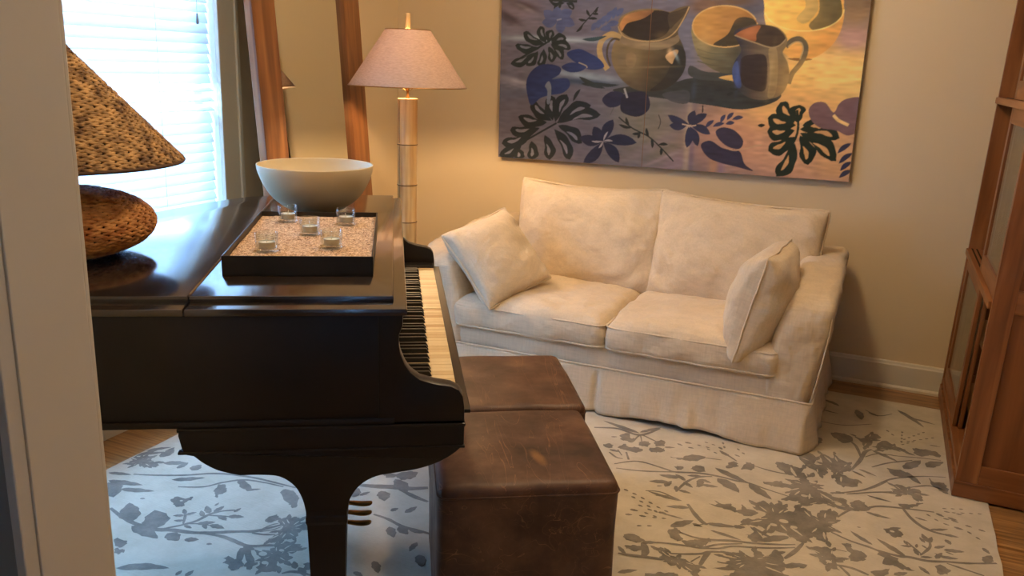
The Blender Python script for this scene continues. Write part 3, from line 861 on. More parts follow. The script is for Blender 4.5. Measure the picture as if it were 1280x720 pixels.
# ================================================================ SOFA
def frame_matrix(c, u, v):
    u = Vector(u).normalized(); v = Vector(v); v = (v - u * v.dot(u)).normalized(); w = u.cross(v)
    return Matrix(((u.x, v.x, w.x, c[0]), (u.y, v.y, w.y, c[1]), (u.z, v.z, w.z, c[2]), (0, 0, 0, 1)))
def pillow_bm(w, h, t, seed=0, n=36, poke=.05, wr=.006, sag=0.0, power=.42):
    """stuffed cushion: two bulged faces meeting in a seam; returns the cushion and its seam path"""
    bm = bmesh.new(); top = {}; bot = {}; seam = []
    def edge(a, b):
        x = w / 2 * a * (1 - poke * (1 - b * b) ) ; y = h / 2 * b * (1 - poke * (1 - a * a))
        y -= sag * (1 - a * a) * (b > 0) * b
        k8 = (abs(a * b)) ** 10; x *= 1 - .02 * k8; y *= 1 - .02 * k8
        return x, y
    for i in range(n + 1):
        for j in range(n + 1):
            a = math.sin((2 * i / n - 1) * PI / 2) * .55 + (2 * i / n - 1) * .45
            b = math.sin((2 * j / n - 1) * PI / 2) * .55 + (2 * j / n - 1) * .45
            x, y = edge(a, b)
            f = max(0.0, (1 - a * a) * (1 - b * b)) ** power
            q = Vector((x * 5 + seed, y * 5, seed * 1.7))
            nz = noise.noise(q) * 1.2 + .7 * noise.noise(q * 2.3)
            # folds that run in from the corners
            fold = math.sin((abs(a) + abs(b)) * 9 + 3 * noise.noise(q * 1.3)) * (abs(a * b)) ** 1.2
            for sgn, dct in ((1, top), (-1, bot)):
                on = i in (0, n) or j in (0, n)
                if on and sgn < 0: dct[i, j] = top[i, j]; continue
                z = sgn * (t / 2 * f + (0 if on else wr * (nz + .8 * fold) * min(1, f * 2.2)))
                if on: z = wr * .8 * noise.noise(Vector((x * 9, y * 9, seed)))
                dct[i, j] = bm.verts.new((x, y, z))
    for i in range(n):
        for j in range(n):
            bm.faces.new((top[i, j], top[i + 1, j], top[i + 1, j + 1], top[i, j + 1]))
            bm.faces.new((bot[i, j], bot[i, j + 1], bot[i + 1, j + 1], bot[i + 1, j]))
    path = [top[i, 0].co.copy() for i in range(n)] + [top[n, j].co.copy() for j in range(n)] + [top[i, n].co.copy() for i in range(n, 0, -1)] + [top[0, j].co.copy() for j in range(n, 0, -1)]
    return bm, path
TEX = []
for nm_, sz_, dp_ in (('soft_crumple', .16, 1), ('fine_crumple', .045, 2)):
    tx = bpy.data.textures.new(nm_, 'CLOUDS'); tx.noise_scale = sz_; tx.noise_depth = dp_; TEX.append(tx)
def soft(o, lv=1, amp=0.0):
    m = o.modifiers.new('sub', 'SUBSURF'); m.levels = lv; m.render_levels = lv
    if amp:
        for tx, k in zip(TEX, (1.0, .40)):
            dm = o.modifiers.new('crumple', 'DISPLACE'); dm.texture = tx; dm.strength = amp * k; dm.mid_level = .5; dm.texture_coords = 'GLOBAL'
    return o

SX0, SX1, SY0, SY1 = -1.965, -.095, 3.43, 4.40
sofa = thing('sofa', 'cream linen slipcovered two-seat sofa with pleated skirt below the painting', 'sofa', ((SX0 + SX1) / 2, SY1, 0))
SO = sofa.location.copy()
def L(x, y, z): return (x - SO.x, y - SO.y, z)
def lx(x): return x - SO.x
def ly(y): return y - SO.y
AW = .205
# seat deck
bm = bmesh.new()
def deck(p, w):
    q = p.copy(); q.z += .004 * noise.noise(Vector((p.x * 6, p.y * 6, 1)))
    q.y += .006 * noise.noise(Vector((p.x * 5, p.z * 14, 4)))
    return q + Vector((0, ly((SY0 + SY1 - .04) / 2), .24))
rbox(bm, (SX1 - SX0) / 2 - .062, (SY1 - .04 - SY0) / 2, .075, .03, 30, deck)
body = soft(obj('seat_deck', bm, M_linen, sofa, smooth=True), 1, .010)
# back frame behind the cushions
bm = bmesh.new()
def backf(p, w):
    q = p + Vector((0, ly(4.30) + (p.z) * .10, .46)); q.z += .006 * noise.noise(Vector((p.x * 4, 2, p.z * 4)))
    return q
rbox(bm, (SX1 - SX0) / 2 - .03, .075, .235, .06, 24, backf)
soft(obj('back_frame', bm, M_linen, sofa, smooth=True))
# arms: slope up towards the back, rounded top, soft front
def arm(side):
    bm = bmesh.new()
    y0, y1 = SY0 - .012, SY1 - .02
    def fn(p, w):
        ty = (p.y + (y1 - y0) / 2) / (y1 - y0)               # 0 front .. 1 back
        ztop = .648 + .062 * max(0, min(1, ty / .55)) ** .8
        ztop -= .030 * max(0, 1 - ty / .08)
        t = (p.z / .27 + 1) / 2                              # 0 bottom .. 1 top
        z = .165 + t * (ztop - .165)
        x = p.x * (1 + .05 * math.sin(t * PI)) + side * (.016 * t)
        q = Vector((x - side * .050 * (1 - t), p.y, z))
        q.x += .012 * noise.noise(Vector((q.y * 5 + side * 3, q.z * 5, 2))) * (1 if abs(w.x) > .5 else .3)
        q.y += .014 * noise.noise(Vector((q.x * 7, q.z * 6, side * 5))) * (1 if w.y < -.9 else 0)
        q.z += .008 * noise.noise(Vector((q.x * 8, q.y * 6, side * 9))) * (1 if w.z > .9 else 0)
        q.x += lx((SX1 - AW / 2 - .012) if side > 0 else (SX0 + AW / 2 + .012)); q.y += ly((y0 + y1) / 2)
        return q
    rbox(bm, AW / 2, (y1 - y0) / 2, .27, .050, 22, fn)
    a = soft(obj('arm', bm, M_linen, sofa, smooth=True), 2, .022)
    # welt along the outer front edge of the arm
    bm = bmesh.new()
    xo = lx(SX1 + .006) if side > 0 else lx(SX0 - .006)
    pts = [(xo - side * .060, ly(y0 + .026), .20), (xo - side * .036, ly(y0 + .022), .36), (xo - side * .018, ly(y0 + .024), .53), (xo - side * .018, ly(y0 + .05), .598), (xo - side * .016, ly(y0 + .20), .635), (xo - side * .014, ly(y0 + .5), .668), (xo - side * .014, ly(y1 - .1), .668)]
    tube(bm, catmull(pts, 6, closed=False), .0034, 6)
    obj('welt', bm, M_linen, a, smooth=True)
for s in (-1, 1): arm(s)
# skirt: one long sheet with box pleats at corners and middle
def skirt():
    path = []                                               # (x, y, nx, ny)
    xa, xb, yf, yb = SX0 + .048, SX1 - .048, SY0 - .006, SY1 - .03
    N = 150
    for i in range(61): t = i / 60; path.append((xa, yb + (yf - yb) * t, -1, 0))
    for i in range(1, N): t = i / N; path.append((xa + (xb - xa) * t, yf, 0, -1))
    for i in range(61): t = i / 60; path.append((xb, yf + (yb - yf) * t, 1, 0))
    for i in range(1, 80): t = i / 80; path.append((xb + (xa - xb) * t, yb, 0, 1))
    bm = bmesh.new(); rows = []
    ZT, NZ = .218, 14
    mid = -1.045
    for (x, y, nx, ny) in path:
        col = []
        for k in range(NZ + 1):
            t = k / NZ                                      # 0 top .. 1 hem
            z = ZT * (1 - t) + .0125 * t
            out = .004 + .030 * t ** 1.3
            out += (.022 * noise.noise(Vector((x * 7, y * 7, t * 1.0))) + .015 * noise.noise(Vector((x * 18, y * 18, 3 + t * 1.2)))) * (.15 + t)
            if ny == -1:
                dm = (x - mid)
                if abs(dm) < .022: out -= .028 * (1 - abs(dm) / .022) * min(1, t * 3)          # inverted pleat
                for c in (xa, xb):
                    dc = abs(x - c)
                    if dc < .05: out += .006 * t * (1 - dc / .05)
                z += max(0, .012 * noise.noise(Vector((x * 3.1, 7, 0)))) * t + .022 * t * max(0, math.sin((x - mid - .05) / .62 * PI)) * (mid + .05 < x < mid + .67)
            elif abs(nx) == 1:
                dc = abs(y - yf)
                if dc < .035: out -= .022 * (1 - dc / .035) * min(1, t * 3)
                elif dc < .10: out += .010 * t
            col.append(bm.verts.new((lx(x + nx * out), ly(y + ny * out), z)))
        rows.append(col)
    n = len(rows)
    for i in range(n):
        A, B = rows[i], rows[(i + 1) % n]
        for k in range(NZ): bm.faces.new((A[k], A[k + 1], B[k + 1], B[k]))
    o = obj('skirt', bm, M_linen, sofa, smooth=True)
    m = o.modifiers.new('thick', 'SOLIDIFY'); m.thickness = .004; m.offset = 0
    bm = bmesh.new(); tube(bm, [(lx(x + nx * .006), ly(y + ny * .006), ZT + .004) for x, y, nx, ny in path], .0045, 6, closed=True)
    obj('welt', bm, M_linen, o, smooth=True)
skirt()
bm = bmesh.new()
for x in (SX0 + .10, SX1 - .10):
    for y in (SY0 + .10, SY1 - .12): box(bm, lx(x) - .025, lx(x) + .025, ly(y) - .025, ly(y) + .025, .011 if y < 4 else 0.0, .19, bev=.004)
obj('block_foot', bm, mat_plain('dark_foot', srgb(50, 34, 24), .6), sofa)

# seat cushions: boxed, crowned, with piping top and bottom
def seat_cushion(x0, x1, seed):
    bm = bmesh.new(); y0, y1 = 3.412, 4.08
    cx, cy = (x0 + x1) / 2, (y0 + y1) / 2; hx_, hy_, hz_ = (x1 - x0) / 2, (y1 - y0) / 2, .072
    def fn(p, w):
        a, b = p.x / hx_, p.y / hy_
        cr = max(0, (1 - a * a)) ** .5 * max(0, (1 - b * b)) ** .5
        q = p.copy()
        if p.z > 0: q.z += .038 * cr + .012 * noise.noise(Vector((p.x * 6 + seed, p.y * 6, 0))) + .006 * noise.noise(Vector((p.x * 15 + seed, p.y * 13, 0)))
        else: q.z += .004 * noise.noise(Vector((p.x * 6, p.y * 6, seed)))
        fr = max(0, 1 - (p.z / hz_) ** 2)
        q.y += (-.014 if w.y < 0 else .010) * fr * (1 if abs(w.y) > .6 else abs(w.y)) + .010 * noise.noise(Vector((p.x * 9 + seed, p.z * 12, 5))) * (w.y < -.8)
        q.x += (.006 if w.x > 0 else -.006) * fr * abs(w.x)
        q.z += -.012 * (abs(a) ** 4) * (b < -.5) * (p.z > 0)
        return q
    rbox(bm, hx_, hy_, hz_, .040, 30, fn)
    o = soft(obj('seat_cushion', bm, M_linen, sofa, smooth=True, loc=L(cx, cy, .366)), 2, .017)
    bm = bmesh.new()
    for zz, bul in ((.046, 1), (-.050, 1)):
        pts = []
        r = .045
        for (qx, qy, a0) in ((hx_ - r, hy_ - r, 0), (-hx_ + r, hy_ - r, 90), (-hx_ + r, -hy_ + r, 180), (hx_ - r, -hy_ + r, 270)):
            for k in range(7):
                a = math.radians(a0 + 15 * k); pts.append([qx + (r + .005) * math.cos(a), qy + (r + .005) * math.sin(a), zz])
            # subdivide straight runs below
        dense = []
        for A, B in zip(pts, pts[1:] + pts[:1]):
            m = max(1, int(math.dist(A, B) / .03))
            for k in range(m): dense.append([A[i] + (B[i] - A[i]) * k / m for i in range(3)])
        dense = [(x, y + (.010 * noise.noise(Vector((x * 9 + seed, zz * 12, 5))) if y < -hy_ * .9 else 0), z + .003 * noise.noise(Vector((x * 8, y * 8, seed)))) for x, y, z in dense]
        tube(bm, dense, .0046, 6, closed=True)
    obj('piping', bm, M_linen, o, smooth=True)
seat_cushion(-1.762, -1.024, 1.0)
seat_cushion(-1.018, -.285, 6.0)
# back cushions
def back_cushion(c, u, v, w, h, t, seed, **k):
    bm, path = pillow_bm(w, h, t, seed, 40, poke=.035, wr=.014, power=.37, **k)
    o = obj('back_cushion', bm, M_linen, sofa, smooth=True); soft(o, 2, .016)
    o.matrix_local = frame_matrix(L(*c), u, v)
    bm = bmesh.new(); tube(bm, path, .0050, 6, closed=True)
    obj('piping', bm, M_linen, o, smooth=True)
back_cushion((-1.345, 4.085, .672), (1, 0, .006), (0, .22, 1), .79, .54, .235, 3.0, sag=.02)
back_cushion((-.600, 4.060, .665), (1, -.02, -.03), (0, .22, 1), .80, .53, .245, 9.0, sag=.012)

# loose cushions
def throw(name_label, c, u, v, w, h, t, seed):
    bm, path = pillow_bm(w, h, t, seed, 40, poke=.055, wr=.012, power=.38)
    o = obj('throw_pillow', bm, M_linen, smooth=True); soft(o, 2, .014); o.matrix_world = frame_matrix(c, u, v)
    tag(o, name_label, 'pillow', 'throw pillows on the sofa')
    bm = bmesh.new(); tube(bm, path, .0048, 6, closed=True)
    obj('piping', bm, M_linen, o, smooth=True)
throw('square cream linen cushion leaning on the sofa arm beside the piano keyboard', (-1.618, 3.575, .620), (.145, .33, .09), (-.265, .05, .31), .41, .42, .20, 2.0)
throw('plump cream linen cushion standing edge-on against the sofa arm nearest the wooden cabinet', (-.392, 3.575, .588), (.10, 1, .03), (.120, .03, .52), .42, .47, .270, 8.0)

# ================================================================ LEATHER OTTOMANS
def mat_leather(seed, scuff=None):
    t = NT('worn_leather'); t.b.inputs['Specular IOR Level'].default_value = .35
    tc = t.n('ShaderNodeTexCoord'); mp = t.n('ShaderNodeMapping'); mp.inputs['Location'].default_value = (seed, seed * 2, 0)
    t.l(tc.outputs['Object'], mp.inputs['Vector'])
    n = t.n('ShaderNodeTexNoise'); n.inputs['Scale'].default_value = 7; n.inputs['Detail'].default_value = 7; n.inputs['Roughness'].default_value = .6
    t.l(mp.outputs[0], n.inputs['Vector'])
    cr = t.n('ShaderNodeValToRGB'); e = cr.color_ramp.elements
    e[0].position = .3; e[0].color = srgb(54, 35, 26); e[1].position = .75; e[1].color = srgb(108, 76, 56)
    m = e.new(.5); m.color = srgb(76, 50, 37)
    t.l(n.outputs[0], cr.inputs[0])
    last = cr.outputs[0]
    for ang, sc, dis in ((.5, 5, 1.5), (-.7, 7, 2.2), (1.3, 4, 1.2)):      # fine pale scratches
        m2 = t.n('ShaderNodeMapping'); m2.inputs['Rotation'].default_value = (0, 0, ang); m2.inputs['Scale'].default_value = (1, .12, 1); m2.inputs['Location'].default_value = (seed * 3, ang, 0)
        t.l(tc.outputs['Object'], m2.inputs['Vector'])
        v = t.n('ShaderNodeTexNoise'); v.inputs['Scale'].default_value = sc * 2; v.inputs['Detail'].default_value = 2; v.inputs['Distortion'].default_value = dis
        t.l(m2.outputs[0], v.inputs['Vector'])
        a = t.n('ShaderNodeMath'); a.operation = 'SUBTRACT'; a.inputs[1].default_value = .5; t.l(v.outputs[0], a.inputs[0])
        b = t.n('ShaderNodeMath'); b.operation = 'ABSOLUTE'; t.l(a.outputs[0], b.inputs[0])
        c = t.n('ShaderNodeMapRange'); c.inputs[1].default_value = .0; c.inputs[2].default_value = .006; c.inputs[3].default_value = .38; c.inputs[4].default_value = 0
        t.l(b.outputs[0], c.inputs[0])
        # break the scratches up
        g = t.n('ShaderNodeTexNoise'); g.inputs['Scale'].default_value = 6; t.l(m2.outputs[0], g.inputs['Vector'])
        gr = t.n('ShaderNodeMapRange'); gr.inputs[1].default_value = .5; gr.inputs[2].default_value = .6; t.l(g.outputs[0], gr.inputs[0])
        mu = t.n('ShaderNodeMath'); mu.operation = 'MULTIPLY'; t.l(c.outputs[0], mu.inputs[0]); t.l(gr.outputs[0], mu.inputs[1])
        mx = t.n('ShaderNodeMix'); mx.data_type = 'RGBA'; mx.inputs[7].default_value = srgb(168, 122, 88)
        t.l(mu.outputs[0], mx.inputs[0]); t.l(last, mx.inputs[6]); last = mx.outputs[2]
    if scuff:                                               # a small tan rubbed patch on the top
        m3 = t.n('ShaderNodeMapping'); m3.vector_type = 'TEXTURE'; m3.inputs['Location'].default_value = (scuff[0], scuff[1], .46); m3.inputs['Rotation'].default_value = (0, 0, scuff[2]); m3.inputs['Scale'].default_value = (.075, .026, .15)
        t.l(tc.outputs['Object'], m3.inputs['Vector'])
        gd = t.n('ShaderNodeTexGradient'); gd.gradient_type = 'SPHERICAL'; t.l(m3.outputs[0], gd.inputs['Vector'])
        ad = t.n('ShaderNodeMath'); ad.operation = 'MULTIPLY'; t.l(gd.outputs['Fac'], ad.inputs[0]); t.l(n.outputs[0], ad.inputs[1])
        ms = t.n('ShaderNodeMapRange'); ms.inputs[1].default_value = .08; ms.inputs[2].default_value = .26; ms.inputs[4].default_value = .6; t.l(ad.outputs[0], ms.inputs[0])
        mx = t.n('ShaderNodeMix'); mx.data_type = 'RGBA'; mx.inputs[7].default_value = srgb(150, 108, 62)
        t.l(ms.outputs[0], mx.inputs[0]); t.l(last, mx.inputs[6]); last = mx.outputs[2]
    t.l(last, t.b.inputs['Base Color'])
    mr = t.n('ShaderNodeMapRange'); mr.inputs[1].default_value = .3; mr.inputs[2].default_value = .7; mr.inputs[3].default_value = .62; mr.inputs[4].default_value = .42
    t.l(n.outputs[0], mr.inputs[0]); t.l(mr.outputs[0], t.b.inputs['Roughness'])
    n2 = t.n('ShaderNodeTexNoise'); n2.inputs['Scale'].default_value = 45; n2.inputs['Detail'].default_value = 5; t.l(tc.outputs['Object'], n2.inputs['Vector'])
    bp = t.n('ShaderNodeBump'); bp.inputs['Strength'].default_value = .35; bp.inputs['Distance'].default_value = .002
    t.l(n2.outputs[0], bp.inputs['Height']); t.l(bp.outputs[0], t.b.inputs['Normal'])
    return t.m
def ottoman(s0, s1, q0, q1, seed, label, scuff=None):
    c = pw((s0 + s1) / 2, (q0 + q1) / 2, RUG_T)
    o = thing('ottoman', label, 'ottoman', c, PA, 'brown leather cube ottomans by the piano')
    m = mat_leather(seed, scuff)
    H = .452; hx_, hy_ = (s1 - s0) / 2, (q1 - q0) / 2
    def fn(p, w):
        a, b = p.x / hx_, p.y / hy_
        q = p.copy()
        if w.z > .9: q.z += .006 * (1 - a * a) * (1 - b * b) + .003 * noise.noise(Vector((p.x * 9 + seed, p.y * 9, 0)))
        if abs(w.x) > .9 or abs(w.y) > .9:
            d = .004 * noise.noise(Vector((p.x * 6, p.y * 6 + seed, p.z * 6)))
            q += Vector((w.x if abs(w.x) > .9 else 0, w.y if abs(w.y) > .9 else 0, 0)) * d
        q.z += H / 2
        return q
    bm = bmesh.new(); rbox(bm, hx_, hy_, H / 2, .026, 24, fn)
    b = soft(obj('upholstery', bm, m, o, smooth=True))
    bm = bmesh.new()
    r = .026; pts = []
    for (qx, qy, a0) in ((hx_ - r, hy_ - r, 0), (-hx_ + r, hy_ - r, 90), (-hx_ + r, -hy_ + r, 180), (hx_ - r, -hy_ + r, 270)):
        for k in range(7):
            a = math.radians(a0 + 15 * k); pts.append((qx + r * math.cos(a), qy + r * math.sin(a), H - .030))
    tube(bm, pts, .0028, 6, closed=True)
    obj('welt_seam', bm, m, b, smooth=True)
ottoman(.083, .560, .243, .748, 1.0, 'brown scuffed leather cube ottoman nearest the camera under the piano keyboard', (.042, -.098, -1.38))
ottoman(.100, .583, .757, 1.262, 5.0, 'brown leather cube ottoman standing next to the sofa, behind the nearer one')
# ================================================================ LEANING MIRROR
M_redwood = mat_wood('reddish_wood', srgb(94, 58, 34), srgb(132, 86, 50), srgb(160, 112, 68), scale=(30, 16, 1.6), rough=.45)
mir = thing('mirror', 'tall leaning floor mirror with a wide reddish wood frame beside the window', 'mirror', (-2.4015, 3.4205, .0112))
mir.rotation_euler = (0, math.atan(-.0711), math.radians(10.5))
HW, HH, BW, TH_ = .540, 2.545, .195, .036
def board(y0, y1, z0, z1):
    return obj('frame_board', bx(-TH_, 0, y0, y1, z0, z1, bev=.003), M_redwood, mir)
board(-HW, -HW + BW - .003, 0, HH); board(HW - BW + .018, HW + .018, 0, HH)
board(-HW + BW - .002, HW - BW + .017, 0, .16); board(-HW + BW - .002, HW - BW + .017, HH - .16, HH)
t = NT('mirror_silver'); t.set(Metallic=1.0, Roughness=.015, Base_Color=(.83, .85, .80, 1))
obj('mirror_glass', bx(-.026, -.022, -HW + BW - .012, HW - BW + .028, .15, HH - .15), t.m, mir)
obj('back_panel', bx(-.036, -.027, -HW + BW - .012, HW - BW + .012, .15, HH - .15), mat_plain('backing_board', srgb(70, 50, 36), .9), mir)

# ================================================================ GLAZED WOODEN CABINET
CX0, CX1, CY0, CY1, CH = .396, .930, 3.30, 4.425, 2.16
cab = thing('display_cabinet', 'tall reddish wood display cabinet with sliding glass doors and a panelled side', 'cabinet', (CX0, CY0, .0112))
cab.rotation_euler = (0, .0196, 0)                   # its left side stands on the rug
Wd = mat_wood('cabinet_wood_upright', srgb(96, 55, 27), srgb(126, 77, 40), srgb(150, 98, 56), scale=(26, 26, 1.6), rough=.42)
Wx = mat_wood('cabinet_wood_side_rail', srgb(96, 55, 27), srgb(126, 77, 40), srgb(150, 98, 56), scale=(1.6, 26, 26), rough=.42)
Wy = mat_wood('cabinet_wood_front_rail', srgb(106, 62, 32), srgb(140, 88, 48), srgb(166, 112, 66), scale=(26, 1.6, 26), rough=.42)
Wp = mat_wood('cabinet_wood_panel', srgb(88, 49, 24), srgb(112, 66, 34), srgb(132, 82, 44), scale=(16, 16, 1.0), rough=.4)
D, W_ = CX1 - CX0, CY1 - CY0
bm = bmesh.new()
box(bm, -.004, D, -.004, W_, 0, .062, bev=.003)
box(bm, .02, D, .02, W_ - .02, .062, .075)
obj('plinth', bm, Wx, cab)
for y0, y1 in ((0, .026), (W_ - .026, W_)):                                    # two sides: stiles, rails and recessed panels
    outer = y0 if y0 == 0 else y1
    bm = bmesh.new()
    bm.free()
    for a, b in ((0, .072), (D - .072, D)): obj('corner_post', bx(a, b, y0, y1, .062, CH, bev=.002), Wd, cab)
    for a, b in ((.062, .135), (.715, .800), (1.40, 1.48), (CH - .09, CH)): obj('side_rail', bx(.0715, D - .0715, y0, y1, a, b, bev=.002), Wx, cab)
    for a, b in ((.13, .72), (.795, 1.405), (1.475, CH - .085)): obj('side_panel', bx(.066, D - .066, y0 + .010, y1 - .010, a, b), Wp, cab)
obj('back_panel', bx(D - .014, D - .002, .027, W_ - .027, .075, CH - .02), Wp, cab)
bm = bmesh.new(); box(bm, -.02, D, -.02, W_ + .01, CH, CH + .03, bev=.006)
obj('top_board', bm, Wy, cab)
for z in (.716, 1.402):                                                          # ledges with sliding tracks
    bm = bmesh.new(); box(bm, -.010, D - .015, .0265, W_ - .0265, z, z + .028, bev=.003)
    lg = obj('ledge', bm, Wy, cab)
    bm = bmesh.new()
    for xx in (.011, .030): box(bm, xx, xx + .007, .03, W_ - .03, z + .0275, z + .0290)
    obj('door_track', bm, mat_plain('dark_groove', srgb(40, 26, 18), .8), lg)
bm = bmesh.new(); box(bm, .001, D - .015, .0265, W_ - .0265, .0755, .100, bev=.002)
obj('bottom_board', bm, Wy, cab)
for z in (.40, 1.08, 1.80):
    obj('shelf', bx(.075, D - .015, .028, W_ - .028, z, z + .018, bev=.002), Wy, cab)
def sliding_door(y0, y1, z0, z1, x, st=.055):
    d = bpy.data.objects.new('door', None); COL.objects.link(d); d.parent = cab; d.location = (x, y0, z0)
    w, h = y1 - y0, z1 - z0
    for a, b in ((0, st), (w - st, w)): obj('door_stile', bx(0, .015, a, b, 0, h, bev=.0015), Wd, d)
    for a, b in ((0, .07), (h - .06, h)): obj('door_rail', bx(0, .015, st - .0005, w - st + .0005, a, b, bev=.0015), Wy, d)
    obj('door_glass', bx(.005, .009, st - .006, w - st + .006, .064, h - .054), M_glass, d)
# doors: front track x=.008, back track x=.027 ; y grows towards the back wall
F_, B_ = .006, .027
sliding_door(.46, W_ - .030, .102, .714, F_)        # lower, shut at the wall end, open at the near end
sliding_door(.44, W_ - .032, .102, .714, B_)
sliding_door(.030, .600, .746, 1.400, F_)             # middle, near half
sliding_door(.028, .590, .746, 1.400, B_)
sliding_door(.030, .600, 1.432, CH - .002, F_)        # upper
sliding_door(.028, .590, 1.432, CH - .002, B_)
